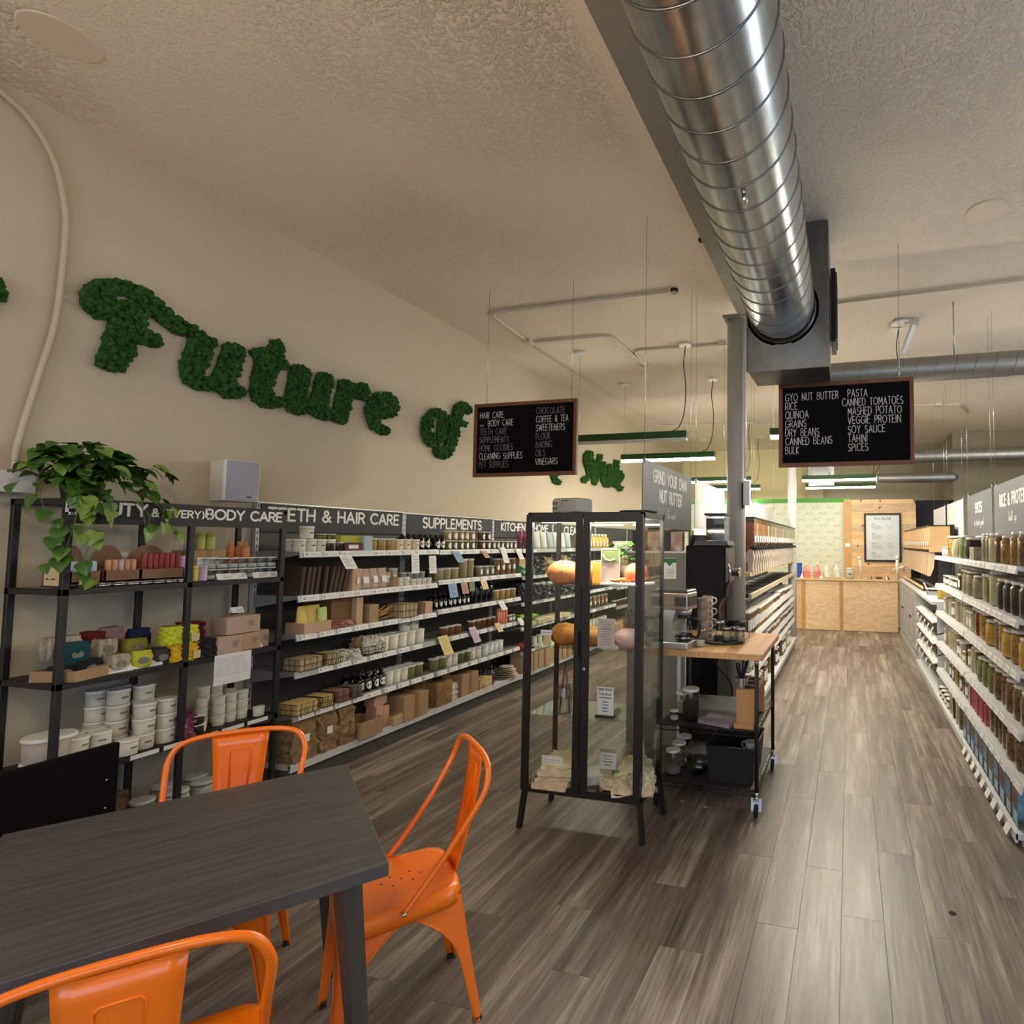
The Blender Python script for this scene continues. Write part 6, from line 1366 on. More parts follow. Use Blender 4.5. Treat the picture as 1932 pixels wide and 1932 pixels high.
o = place('cb3', pouch(.1, .17, .06, CB_, None, 'cotton_bag'), -1.15, 3.05, zc + .1, .2, 'cotton bag standing upright at the top of the heap', 'bag')
tag(obj('green_print', MB().box(-.014, .014, 0, .001, 0, .016), GREENB, None, (-1.235, 2.9245, .345)), 'small green print on the heaped cotton bags', 'print')
for k, x_ in enumerate((-1.33, -1.245)): tag(obj('luggage_tag', MB().box(-.011, .011, 0, .002, 0, .03), mat('tan_leather', (188, 128, 66), .6), None, (x_, 2.925, zc)), 'tan card tag on the cabinet floor, %s from the door middle' % NUM[k], 'tag')
# on top of the cabinet
t = thing('projector', 'small pale grey projector on top of the glass cabinet', 'projector', (-1.60, 3.05, 1.768), math.radians(-14))
PJ = mat('projector_grey', (172, 166, 156), .5); bevel(obj('casing', MB().cbox(-.1, .1, -.07, .07, .006, .09, .01), PJ, t), .004)
for z_ in (.02, .05):
    v = MB()
    for k in range(5): v.box(-.092, -.05, -.0712, -.07, z_ + k * .004, z_ + k * .004 + .002)
    obj('vent', v, RUB, t)
obj('ports', MB().box(-.02, -.008, -.0712, -.07, .07, .076).box(0, .03, -.0712, -.07, .07, .075), RUB, t)
obj('cable', MB().tube(smooth([(-.01, -.072, .07), (-.01, -.1, .04), (.02, -.11, .004), (.08, -.1, .003)]), .003, 6), PJ, t)
for k in (-1, 1): obj('foot', MB().lathe([(.008, 0), (.008, .008)], 10, (.08 * k, -.05, 0)), RUB, t)
t = thing('tray', 'thin dark oval tray lying on top of the cabinet', 'tray', (-1.19, 3.08, 1.768)); obj('tray_body', MB().lathe([(.1, 0), (.115, .012), (.11, .014), (.09, .006)], 28), BLACKM, t)

# ------------------------------------------------------------------ wire cart with butcher block top
kx0, kx1, ky0, ky1 = -1.16, -.545, 3.38, 4.10
t = thing('kitchen_cart', 'black wire cart with butcher block top and chrome castors', 'cart', ((kx0 + kx1) / 2, (ky0 + ky1) / 2, 0)); O = Vector(t.location); hx, hy = (kx1 - kx0) / 2, (ky1 - ky0) / 2
top = obj('worktop', MB().cbox(-hx - .05, hx + .04, -hy - .04, hy + .045, .905, .94, .003), BUTCH, t)
for k in range(9):
    x_ = -hx - .045 + (2 * hx + .08) * k / 9
    obj('stave', MB().cbox(x_ + .0006, x_ + (2 * hx + .08) / 9 - .0006, -hy - .0395, hy + .0445, .9395, .9408, .0004), [BUTCH, mat('stave_light', (214, 172, 118), .4, var=.1, vs=6, stretch=(6, 1, 1)), mat('stave_dark', (178, 128, 78), .4, var=.12, vs=6, stretch=(6, 1, 1)), MATS['stave_light']][(k * 5) % 4], top)
for sx in (-1, 1):
    for sy in (-1, 1):
        p = obj('post', MB().lathe([(.0125, .13), (.0125, .885)], 14, (sx * hx, sy * hy, 0)), BLACKM, t)
        obj('ferrule', MB().lathe([(.014, .868), (.014, .905)], 14, (sx * hx, sy * hy, 0)), STEEL, p)
        c = obj('castor', MB().lathe([(.008, .09), (.012, .135)], 10, (sx * hx, sy * hy, 0)).bar((sx * hx - .016, sy * hy - .01, .1), (sx * hx - .016, sy * hy - .02, .03), .004, .03, (1, 0, 0)).bar((sx * hx + .016, sy * hy - .01, .1), (sx * hx + .016, sy * hy - .02, .03), .004, .03, (1, 0, 0)).box(sx * hx - .018, sx * hx + .018, sy * hy - .03, sy * hy + .01, .088, .1), CHROME, t)
        obj('wheel', MB().lathe([(.02, -.011), (.034, -.01), (.034, .01), (.02, .011)], 24, M=Matrix.Translation((sx * hx, sy * hy - .022, .034)) @ Matrix.Rotation(PI / 2, 4, 'Y')), RUB, c)
for z in (.475, .135):
    w = MB()
    for dz in (0, -.028):
        w.tube([(-hx, -hy, z + dz), (hx, -hy, z + dz), (hx, hy, z + dz), (-hx, hy, z + dz)], .0032, 5, closed=True)
    n = 12
    for sy in (-1, 1):
        for k in range(n): x_ = -hx + 2 * hx * k / n; w.tube([(x_, sy * hy, z), (x_ + hx / n, sy * hy, z - .028), (x_ + 2 * hx / n, sy * hy, z)], .002, 4)
    for sx in (-1, 1):
        for k in range(n): y_ = -hy + 2 * hy * k / n; w.tube([(sx * hx, y_, z), (sx * hx, y_ + hy / n, z - .028), (sx * hx, y_ + 2 * hy / n, z)], .002, 4)
    for k in range(22): x_ = -hx + 2 * hx * (k + .5) / 22; w.tube([(x_, -hy, z), (x_, hy, z)], .0018, 4)
    for y_ in (-hy * .33, hy * .33): w.tube([(-hx, y_, z - .003), (hx, y_, z - .003)], .0028, 4)
    sh = obj('wire_shelf', w, BLACKM, t)
    obj('liner', MB().box(-hx + .01, hx - .01, -hy + .01, hy - .01, z + .002, z + .004), mat('shelf_liner', (44, 42, 40), .5), sh)
# coffee machine
zt = .941
t = thing('coffee_maker', 'stainless steel drip coffee maker with glass carafe', 'coffee maker', (-1.075, 3.47, zt), math.radians(-6))
BS = mat('worn_steel', (206, 202, 196), .35, .7)
bevel(obj('base', MB().cbox(-.09, .11, -.085, .085, 0, .04, .006), BS, t), .003)
obj('tower', MB().prism([(-.09, .04), (.03, .04), (.01, .10), (.0, .16), (.03, .24), (-.09, .24)][::1], .16, frame((0, .08, 0), (1, 0, 0), (0, 0, 1))), BS, t)
bevel(obj('head', MB().cbox(-.09, .108, -.085, .085, .24, .345, .006), mat('warm_steel', (196, 176, 160), .3, 1), t), .003)
obj('lid', MB().cbox(-.085, .103, -.08, .08, .345, .362, .005), mat('grey_lid', (96, 94, 92), .3, .6), t)
obj('control_panel', MB().box(.108, .111, -.07, .07, .262, .322).box(.02, .1, -.0862, -.085, .262, .32), mat('panel_grey', (60, 60, 58), .4), t)
obj('filter_spout', MB().lathe([(.04, .2), (.05, .24)], 18, (.055, 0, 0)), BS, t)
cf = obj('carafe', MB().lathe([(.045, .045), (.054, .065), (.052, .12), (.038, .17), (.042, .185)], 22, (.06, -.02, 0), caps=False), GLS, t)
obj('coffee', MB().lathe([(.043, .047), (.051, .066), (.051, .085)], 20, (.06, -.02, 0)), mat('black_coffee', (16, 9, 5), .1), cf)
obj('carafe_lid', MB().lathe([(.044, .184), (.04, .197)], 18, (.06, -.02, 0)), RUB, cf)
obj('steel_band', MB().lathe([(.0545, .06), (.0545, .07)], 22, (.06, -.02, 0), caps=False), STEEL, cf)
obj('handle', MB().tube(smooth([(.10, -.02, .175), (.15, -.02, .18), (.165, -.02, .13), (.15, -.02, .07), (.112, -.02, .075)]), .009, 8), RUB, cf)
# jars and mugs on the cart
place('sj', jar(.03, .11, mat('white_sugar', (206, 200, 186), .9), STEEL, None, level=.35, neck=1, name='sugar_jar'), -.925, 3.50, zt, 0, 'glass sugar jar with steel lid in front of the mugs', 'jar')
place('sj2', jar(.032, .135, mat('dark_tea', (70, 60, 50), .9), STEEL, None, level=.3, neck=1, name='glass_jar'), -.855, 3.72, zt, 0, 'tall glass jar with steel lid on the black tray', 'jar')
t = thing('tray', 'round black tray under the glass jars on the cart', 'tray', (-.82, 3.72, zt)); obj('tray_body', MB().lathe([(.13, 0), (.145, .007), (.14, .009)], 30), BLACKM, t)
for k in range(3):
    def pr_():
        o = obj('glass_mug', MB().lathe([(.026, 0), (.032, .01), (.03, .085), (.03, .09)], 18, caps=False), GB); obj('base', MB().lathe([(.026, 0), (.03, .008)], 18), GB, o)
        obj('handle', MB().tube(smooth([(.028, 0, .075), (.052, 0, .08), (.062, 0, .045), (.03, 0, .018)]), .004, 6), GB, o); obj('rim', MB().lathe([(.033, .086), (.033, .096)], 18), CHROME, o); return o
    place('gm', pr_, -.79 + .045 * k, 3.66 + .05 * (k % 2), zt + .009, .6 - .3 * k, 'clear glass pitcher with steel rim on tray, %s from the coffee maker' % NUM[k], 'pitcher', 'clear glass pitchers')
MUG = mat('taupe_glaze', (150, 130, 112), .35)
def mug():
    o = obj('mug', MB().lathe([(.034, 0), (.038, .005), (.038, .072), (.035, .073), (.034, .01)], 20, caps=False), MUG); obj('handle', MB().tube(smooth([(.036, 0, .06), (.062, 0, .062), (.07, 0, .036), (.036, 0, .014)]), .005, 6), mat('pale_handle', (206, 196, 182), .3), o); return o
for c_, (x_, y_) in enumerate(((-.95, 3.66), (-.955, 3.80))):
    for k in range(4 - c_ * 0): place('mug', mug, x_, y_, zt + .073 * k + (.0 if not c_ else .0), -.3, 'taupe mug with pale handle, %s from the bottom of %s pile' % (NUM[k], ['nearer', 'farther'][c_]), 'mug', 'taupe mugs piled behind the coffee maker')
# nut grinder behind the cart
t = thing('nut_grinder', 'large black nut grinder with steel spout beside the column', 'grinder', (-1.075, 4.36, 0))
bevel(obj('body', MB().cbox(-.165, .15, -.14, .16, 1.18, 1.58, .01), mat('grinder_black', (10, 10, 10), .7, spec=.2), t), .004)
obj('hood', MB().prism([(-.11, 1.58), (.17, 1.58), (.16, 1.615), (-.09, 1.615)], .26, frame((0, .14, 0), (1, 0, 0), (0, 0, 1))), BLACKM, t)
obj('face_plate', MB().box(.15, .172, -.12, .12, 1.3, 1.56), mat('grey_face', (78, 80, 82), .35, .5), t)
obj('stand', MB().cbox(-.16, .09, -.12, .15, .3, 1.18, .006), mat('grinder_black', (0, 0, 0)), t)
obj('foot', MB().cbox(-.2, .12, -.16, .18, 0, .3, .006), BLACKM, t)
obj('spout', MB().lathe([(.03, 0), (.03, .06), (.036, .065), (.036, .075)], 20, M=Matrix.Translation((.17, -.02, 1.37)) @ Matrix.Rotation(PI / 2, 4, 'Y')), CHROME, t)
obj('lever', MB().tube(smooth([(.165, -.1, 1.43), (.185, -.12, 1.38), (.18, -.1, 1.3)]), .01, 8), CHROME, t)
obj('hose', MB().tube(smooth([(.175, -.08, 1.3), (.15, -.1, 1.2), (.1, -.1, 1.1), (.11, -.1, 1.02)]), .012, 8), mat('hose_rust', (90, 56, 44), .5), t)
hp = obj('hopper', MB().box(-.02, .13, -.08, .1, 1.615, 1.815), ACR, t)
obj('coffee_beans', MB().box(-.015, .125, -.075, .095, 1.62, 1.79), mat('nuts_fill', (58, 34, 20), .7, var=.6, vs=60), hp)
obj('hopper_lid', MB().box(-.03, .14, -.09, .11, 1.815, 1.83), BLACKM, hp)
# grey end cabinet of the island with notice, and stock on it
t = thing('island_end_cabinet', 'grey end panel of the island carrying a green and white notice', 'cabinet', (-1.50, 4.62, 0))
bevel(obj('body', MB().cbox(-.26, .25, -.3, .25, 0, 1.52, .006), mat('warm_grey_panel', (116, 112, 104), .6, var=.12, vs=3, stretch=(3, 3, .6)), t), .003)
obj('top_edge', MB().box(-.265, .255, -.305, .255, 1.515, 1.53), LGREY, t)
obj('corner_strip', MB().box(.235, .256, -.306, -.29, 0, 1.53).box(.17, .2, -.303, -.3, 0, .9), LGREY, t)
nt = obj('notice', MB().box(.045, .155, -.304, -.301, 1.31, 1.475), WHITEP, t)
obj('green_heading', MB().box(.045, .155, -.305, -.304, 1.44, 1.472).prism([(.07, 1.44), (.13, 1.44), (.1, 1.41)][::-1], .001, frame((0, -.304, 0), (1, 0, 0), (0, 0, 1))), mat('dark_green_print', (52, 110, 62), .7), nt)
L = MB()
for k in range(6): L.box(.065, .14, -.3048, -.304, 1.385 - .012 * k, 1.388 - .012 * k)
obj('print', L, INKG, nt)
BAGW = mat('printed_white_pack', (206, 200, 190), .6, rgb2=(150, 52, 44), vs=9)
for k in range(4): place('cof%d' % (k % 2), carton(.1, .06, .155, [BLACKM, BAGW][k % 2], 'coffee_pack', tape=False, label=None), -1.66 + .1 * k, 4.4, 1.531, -PI / 2, '%s coffee pack on the grey island end, %s along' % (['black', 'white printed'][k % 2], NUM[k]), 'pack', 'packs on the island end')
for k in range(4): place('cof%d' % ((k + 1) % 2), None, -1.66 + .1 * k, 4.4, 1.70, -PI / 2, '%s coffee pack on the raised wire shelf, %s along' % (['white printed', 'black'][k % 2], NUM[k]), 'pack', 'packs on the raised shelf')
t = thing('wire_riser', 'thin black wire shelf above the island end packs', 'rack', (-1.5, 4.42, 1.531)); obj('shelf_plate', MB().box(-.24, .26, -.08, .12, .16, .167), BLACKM, t)
for sx in (-.23, .25): obj('leg', MB().box(sx - .005, sx + .005, -.07, .11, 0, .16), BLACKM, t)
t = thing('scale', 'pale yellow lit scale display on a black column behind the packs', 'scale', (-1.2, 4.52, 1.531)); obj('base', MB().cbox(-.05, .05, -.03, .03, 0, .13, .004), BLACKM, t); obj('display', MB().box(-.05, .055, -.034, -.03, .135, .185), mat('scale_display', (236, 226, 160), .5, emit=.7), t); obj('bezel', MB().cbox(-.055, .06, -.03, 0, .13, .19, .003), WHITE, t)
# cart shelves
zs = .48
place('cj1', jar(.05, .125, mat('beige_flour', (196, 164, 134), .9), WHITE, None, level=.72, neck=.98), -1.085, 3.47, zs, 0, 'wide jar of beige flour on the cart middle shelf', 'jar')
place('cj2', jar(.055, .195, mat('dark_beans', (34, 18, 12), .8, var=.5, vs=70), WHITE, None, level=.55, neck=.9), -.99, 3.52, zs, 0, 'tall jar of dark ground coffee on the cart middle shelf', 'jar')
place('cj3', jar(.05, .14, mat('pale_oats', (176, 160, 140), .9), WHITE, None, level=.5, neck=.98), -1.07, 3.63, zs, 0, 'pale lidded jar behind the flour jar on the cart', 'jar')
o = place('cl', crumple(.22, .16, .02, mat('mauve_cloth', (142, 130, 140), .95, bump=.3, bs=60), 51, .005, 'folded_cloth', .96, 8, 2), -.80, 3.50, zs, 1.3, 'folded mauve grey cloth on the cart middle shelf', 'cloth')
t = thing('cup_rack', 'bamboo cup rack with round holes on the cart shelf', 'rack', (-.62, 3.62, zs)); b_ = MB().box(-.06, .06, -.18, .18, .21, .225).box(-.06, .06, -.18, -.168, 0, .21).box(-.06, .06, .168, .18, 0, .21).box(-.07, .05, -.21, -.19, 0, .03)
obj('rack_body', b_, BAMB, t)
for k in range(3): obj('hole', MB().lathe([(.042, .2253), (.038, .2256)], 22, (.005, -.11 + .11 * k, 0)), RUB, t)
t = thing('utensil_cup', 'steel cup of dark handled utensils behind the cart post', 'cup', (-.66, 3.50, zs + .226)); obj('cup_body', MB().lathe([(.035, 0), (.04, .06)], 18, caps=False), CHROME, t)
for k in range(6): obj('utensil', MB().tube([(0, 0, .01), (.05 * math.cos(k + 2.5) * .8, .03 * math.sin(k * 2), .13 + .01 * k)], .006, 6), RUB, t)
zs = .141
t = thing('storage_tub', 'black plastic tub with chrome edge on the cart bottom shelf', 'tub', (-.715, 3.62, zs))
tb = MB(); w_ = [(-.15, -.2), (.15, -.2), (.15, .2), (-.15, .2)]
vs = [(a * .88, b * .88, 0) for a, b in w_] + [(a, b, .22) for a, b in w_] + [(a * .97, b * .97, .22) for a, b in w_] + [(a * .85, b * .85, .006) for a, b in w_]
tb.add(vs, [(3, 2, 1, 0)] + [(i, (i + 1) % 4, 4 + (i + 1) % 4, 4 + i) for i in range(4)] + [(4 + i, 4 + (i + 1) % 4, 8 + (i + 1) % 4, 8 + i) for i in range(4)] + [(8 + i, 8 + (i + 1) % 4, 12 + (i + 1) % 4, 12 + i) for i in range(4)] + [(12, 13, 14, 15)])
obj('tub_body', tb, RUB, t); obj('rim', MB().tube([(-.152, -.202, .22), (.152, -.202, .22), (.152, .202, .22), (-.152, .202, .22)], .005, 6, closed=True), mat('grey_rim', (90, 92, 94), .25, .8), t)
place('cup1', (lambda: (lambda o: (obj('handle', MB().tube(smooth([(.035, 0, .055), (.06, 0, .055), (.064, 0, .03), (.035, 0, .015)]), .005, 6), mat('greige_mug', (0, 0, 0)), o), o)[1])(obj('mug', MB().lathe([(.03, 0), (.038, .07), (.034, .07), (.028, .005)], 20, caps=False), mat('greige_mug', (140, 134, 128), .4)))), -.60, 3.50, zs + .17, 2.7, 'greige mug resting in the black tub', 'mug')
tag(obj('glass_bowl', MB().lathe([(.04, 0), (.08, .03), (.09, .08), (.087, .08), (.077, .033), (.038, .005)], 26, (-.945, 3.55, zs)), GB), 'clear glass bowl beside the black tub', 'bowl')
for k in range(3): place('lowj', jar(.05, .15, mat('grey_fill', (120, 116, 108), .9), WHITE, None, level=.3), -1.1 + .0 * k, 3.5 + .13 * k, zs, 0, 'empty looking glass jar on the cart bottom shelf, %s' % ['nearest', 'middle', 'rearmost'][k], 'jar')
tag(obj('power_cable', MB().tube(smooth([(-1.02, 3.62, .93), (-.98, 4.0, .85), (-.96, 4.1, .7), (-.86, 4.15, .55), (-.85, 4.12, .3)]), .007, 6), RUB), 'black power cable hanging behind the cart', 'cable')
for k, (x_, y_) in enumerate(((-.86, 3.40), (-1.02, 3.44), (.42, 2.72))):
    tag(obj('floor_spot', MB().lathe([(.016, .0005), (.012, .0012)], 14, (x_, y_, 0)), [mat('pale_spot', (190, 160, 140), .6), MATS['pale_spot'], RUB][k]), ['pale coin sized spot on the floor in front of the cart', 'faint pale spot on the floor beside the cart castor', 'tiny black speck on the aisle floor'][k], 'spot')

# ------------------------------------------------------------------ centre island: gravity bins over jar shelves
gx = -1.3; gF = -.86
BP = mat('island_panel', (176, 178, 178), .5)
for k, (a, b) in enumerate(((5.02, 6.3), (6.3, 7.6), (7.6, 9.05))):
    bay('grey island bay under the clear dispensers, %s from the column' % NUM[k], gF, gx, a, b, [.755, .425], .12, -.83, 1.2, railm=SHELFW, panelm=BP, kick=SHELFW, pegs=False, group='island bays', tagp=.95)
BIN = [(148, 78, 42), (96, 58, 36), (150, 84, 44), (120, 66, 40), (176, 120, 70), (206, 190, 150), (140, 150, 120), (196, 176, 150), (214, 196, 160), (176, 130, 92), (150, 96, 66), (182, 140, 96)]
BAR = mat('clear_lever', (196, 184, 174), .25)
def gbin(key, col, W=.148, face=1):
    def b():
        t = thing('gravity_bin', '', 'dispenser')
        obj('bin_body', MB().prism([(-.2, 0), (-.2, .33), (.08, .33), (.08, .1), (-.0, 0)][::-1], W - .008, frame((0, -W / 2 + .004, 0), (1, 0, 0), (0, 0, 1)) if 0 else Matrix(((1, 0, 0, 0), (0, 0, 1, -W / 2 + .004), (0, 1, 0, 0), (0, 0, 0, 1)))), ACR, t)
        obj('contents', MB().prism([(-.195, .01), (-.195, .29), (.074, .29), (.074, .1), (-.0, .01)][::-1], W - .018, Matrix(((1, 0, 0, 0), (0, 0, 1, -W / 2 + .009), (0, 1, 0, 0), (0, 0, 0, 1)))), mat('bin_fill_%s' % key, col, .8, var=.4, vs=50), t)
        obj('lid', MB().box(-.205, .086, -W / 2 + .002, W / 2 - .002, .33, .345), BLACKM, t)
        obj('label', MB().box(.081, .083, -W * .32, W * .32, .11, .17), WHITEP, t)
        obj('lever', MB().lathe([(.012, 0), (.014, .03)], 10, M=Matrix.Translation((.06, 0, .05)) @ Matrix.Rotation(PI / 2, 4, 'Y')).box(.03, .1, -.02, .02, .03, .062), BLACKM, t)
        obj('chute', MB().prism([(-.03, .04), (.05, .04), (.075, -.04), (.06, -.11), (.065, -.19), (.02, -.19), (.02, -.1), (-.03, -.03)][::-1], W * .6, Matrix(((1, 0, 0, 0), (0, 0, 1, -W * .3), (0, 1, 0, 0), (0, 0, 0, 1)))), BAR, t)
        return t
    return b
for k in range(26):
    c = (k * 5 + k // 3) % len(BIN)
    place('bin%d' % c, gbin('%d' % c, BIN[c]), -.945, 5.28 + .157 * k, 1.50, 0, 'clear gravity dispenser over the island, %s from the column' % NUM[k], 'dispenser', 'clear gravity dispensers over the island')
t = thing('dispenser_rail', 'pale wood rail carrying the clear dispensers', 'rail', (-.95, 7.2, 1.29)); obj('rail_bar', MB().box(-.02, .06, -2.05, 2.15, -.0, .035), LBX, t); obj('mount', MB().box(-.3, -.02, -2.05, 2.15, -.0, .5), mat('rail_back', (140, 136, 128), .6), t)
t = thing('catch_tray_shelf', 'shelf of black catch trays behind a pale wood lip', 'shelf', (-1.08, 7.2, 1.10)); obj('lip', MB().box(.19, .215, -2.12, 2.1, -.01, .035), mat('pale_lip', (196, 182, 158), .5), t); obj('shelf_plate', MB().box(-.2, .19, -2.12, 2.1, -.012, .0), STEEL, t)
for k in range(8): obj('catch_tray', MB().box(-.16, .17, -2.05 + k * .52, -1.62 + k * .52, .001, .03), BLACKM, t)
for s in (0, 1): obj('strut', MB().box(-.2, .0, -2.12 + 4.2 * s, -2.09 + 4.2 * s, -.35, .0), BLACKM, t)
wi = 'on upper island shelf'; wj = 'on lower island shelf'
ISL = [('ij1', jar(.05, .2, mat('amber_fill', (178, 132, 62), .7, var=.3, vs=30), neck=.95, name='lidded_jar'), 'amber filled jar'), ('ij2', jar(.05, .22, GRAN, neck=.95, name='lidded_jar'), 'granola jar'), ('ij3', jar(.05, .19, CRM, neck=.95, name='lidded_jar'), 'cream jar'), ('ij4', jar(.05, .2, mat('plum_fill', (96, 56, 52), .7, var=.3, vs=30), neck=.95, name='lidded_jar'), 'plum coloured jar')]
for seg in range(7):
    key, b_, d_ = ISL[[1, 0, 0, 3, 1, 3, 2][seg]]
    for dep in range(3): row(key, b_, -.925 - .115 * dep, 5.12 + seg * .57, .114, 5, .757, '%s, run %s, %s row' % (wi, NUM[seg], ['front', 'middle', 'back'][dep]), d_, 'jar')
for seg in range(7):
    key, b_, d_ = ISL[[2, 3, 1, 0, 1, 3, 3][seg]]
    row(key, b_, -.925, 5.15 + seg * .57, .114, 5, .427, '%s, run %s' % (wj, NUM[seg]), d_, 'jar')
for k, (y_, n_, s_) in enumerate(((5.5, 3, 'ij3'), (5.95, 2, 'ij2'), (6.55, 1, 'ij1'), (6.95, 2, 'ij4'), (7.55, 3, 'ij2'), (8.2, 3, 'ij3'))):
    row(s_, None, -.91, y_, .12, n_, .122, 'on island base, group %s past the cart' % NUM[k], 'lidded jar', 'jar')
    if n_ > 1: row(s_, None, -1.03, y_ + .03, .12, n_, .122, 'on island base, second row, group %s' % NUM[k], 'lidded jar', 'jar')
place('whj', tub(.06, .12, WT, mark=False), -.92, 5.25, .122, 0, 'white tub on the island base just past the cart', 'tub')
place('whj', None, -.92, 5.25, .243, 0, 'white tub stacked on another past the cart', 'tub')
# ------------------------------------------------------------------ jar gondola along the right-hand aisle
rF, rX = .88, 1.29
RZ = [1.477, 1.185, .90, .585, .305]
bay('white jar shelving bay nearest the entrance', rF, rX, 3.39, 4.9, RZ, .062, .845, 1.68, railm=SHELFW, panelm=SHELFW, kick=mat('grey_kick', (150, 148, 144), .5), pegs=False, group='jar aisle bays', tagp=.95)
bay('white jar shelving bay next to the bulk counter', rF, rX, 4.905, 6.42, RZ, .062, .845, 1.68, railm=SHELFW, panelm=SHELFW, kick=MATS['grey_kick'], pegs=False, group='jar aisle bays', tagp=.95)
t = thing('end_frame', 'grey upright end frame of the jar shelving', 'frame', (1.15, 3.34, 0)); obj('panel', MB().cbox(-.20, .22, -.03, .03, 0, 1.5, .004), mat('end_frame_grey', (150, 148, 144), .5), t); obj('edge_strip', MB().box(-.215, -.20, -.035, .035, 0, 1.52), STEEL, t)
BJ = dict(c=CRM, g=GRY, b=BRN, p=PASTA, o=OLV, y=YLW, r=RED, d=DBR, n=GRAN, s=BEAN, w=WT, k=GRN)
NM = dict(c='cream', g='greige', b='brown grain', p='pasta', o='olive', y='golden', r='red brown', d='very dark', n='mottled brown', s='speckled', w='white', k='green')
SZ = {1: (.07, .195), 2: (.05, .2), 3: (.075, .175), 4: (.044, .15), 5: (.04, .2), 6: (.045, .095), 7: (.07, .235)}
RW = ['top', 'second', 'third', 'fourth', 'fifth', 'base']
def rjar(c, s):
    r, h = SZ[s]; return jar(r, h, BJ[c], lid=WHITE if s in (4, 5, 6) else mat('pale_screw_lid', (216, 212, 206), .3), lab=WHITEP if s in (4, 6) else None, neck=.8 if s in (1, 2, 3, 7) else .97, level=.86, name='glass_jar')
def fill(si, z, items, x=.965, note='front'):
    for k, (y, c, s) in enumerate(items):
        lab = '%s jar on %s aisle shelf, %s row, %s from the entrance' % (NM[c], RW[si], note, NUM[k])
        place('r%s%d' % (c, s), rjar(c, s), x + SZ[s][0] * .3, y, z, PI + R.uniform(-.3, .3), lab, 'jar', 'jars on the %s aisle shelf, %s row' % (RW[si], note))
fill(0, RZ[0] + .001, [(3.50, 'n', 1), (3.66, 'p', 1), (3.86, 'p', 3), (4.03, 'b', 1), (4.19, 'c', 1), (4.35, 'g', 2), (4.47, 'g', 2), (5.0, 'd', 3), (5.25, 'k', 1), (5.42, 'k', 2), (5.55, 'c', 1), (5.72, 'c', 4), (5.84, 'y', 2), (5.97, 'y', 5), (6.1, 'c', 6), (6.2, 'w', 6), (6.31, 'w', 6)])
fill(0, RZ[0] + .001, [(3.5 + .17 * k, 'pbdgcknbpk'[k % 10], 1) for k in range(17)], 1.12, 'back')
place('gbx', carton(.16, .1, .1, mat('grey_floral_card', (120, 116, 106), .7, rgb2=(178, 170, 140), vs=14), 'patterned_box', tape=False), .96, 4.72, RZ[0] + .001, 0, 'grey patterned box between jars on the top aisle shelf', 'box')
fill(1, RZ[1] + .001, [(3.5, 'd', 1), (3.68, 'd', 1), (3.84, 'd', 1), (4.0, 'd', 1), (4.2, 'c', 7), (4.37, 'o', 2), (4.5, 'c', 5), (4.72, 'g', 3), (4.98, 'g', 1), (5.14, 'g', 1), (5.3, 'b', 5), (5.44, 'd', 4), (5.58, 'o', 6), (5.7, 'd', 6), (5.83, 's', 6), (5.96, 'c', 6), (6.1, 'd', 6), (6.25, 'y', 6)])
fill(1, RZ[1] + .001, [(3.5 + .17 * k, 'ddcggbsoyk'[k % 10], 1) for k in range(17)], 1.12, 'back')
fill(2, RZ[2] + .001, [(3.52, 'y', 3), (3.70, 'p', 1), (3.88, 'y', 3), (4.06, 'y', 5), (4.17, 's', 5), (4.32, 'y', 3), (4.52, 'p', 2), (4.63, 'y', 5), (4.74, 'r', 2), (4.86, 's', 5), (4.99, 'c', 4), (5.1, 'c', 4), (5.22, 'c', 2), (5.38, 'c', 5), (5.5, 'g', 5), (5.63, 'c', 5), (5.8, 'g', 4), (5.95, 'c', 2), (6.1, 'g', 2), (6.25, 'c', 4)])
fill(2, RZ[2] + .001, [(3.5 + .17 * k, 'yppycsgcyk'[k % 10], 1) for k in range(17)], 1.12, 'back')
fill(3, RZ[3] + .001, [(3.52, 'n', 1), (3.68, 'n', 1), (3.84, 'n', 1), (3.99, 'n', 2), (4.13, 'n', 1), (4.29, 'o', 1), (4.46, 'o', 1), (4.62, 'o', 3), (4.8, 'o', 5), (4.93, 'c', 2), (5.06, 'g', 4), (5.18, 'b', 5), (5.3, 'y', 6), (5.42, 'c', 4), (5.55, 's', 4), (5.7, 'c', 5), (5.84, 'c', 5), (5.98, 'c', 2), (6.14, 'g', 2), (6.28, 'c', 4)])
fill(3, RZ[3] + .001, [(3.5 + .17 * k, 'nnnoocgcsy'[k % 10], 1) for k in range(17)], 1.12, 'back')
fill(4, RZ[4] + .001, [(3.5, 'n', 2), (3.66, 'n', 1), (3.83, 'n', 3), (4.0, 'n', 2), (4.12, 'n', 5), (4.23, 'b', 5), (4.35, 'n', 5), (5.06, 'c', 2), (5.2, 's', 4), (5.32, 'n', 5), (5.45, 'b', 4), (5.58, 'n', 5), (5.7, 'y', 5), (5.83, 's', 4), (5.97, 'b', 4), (6.1, 'c', 5), (6.25, 'c', 4)])
row('pinkb', bottle(.034, .2, m=mat('red_pink_liquid', (164, 74, 82), .3), cap=mat('maroon_cap', (92, 22, 30), .5), lab=None, name='bottle', shoulder=.7, capr=.5), .96, 4.47, .085, 7, RZ[4] + .001, 'on fifth aisle shelf', 'red pink bottle', 'bottle', rz=PI, end='the entrance')
fill(4, RZ[4] + .001, [(3.5 + .17 * k, 'nnbnncgcsy'[k % 10], 1) for k in range(17)], 1.12, 'back')
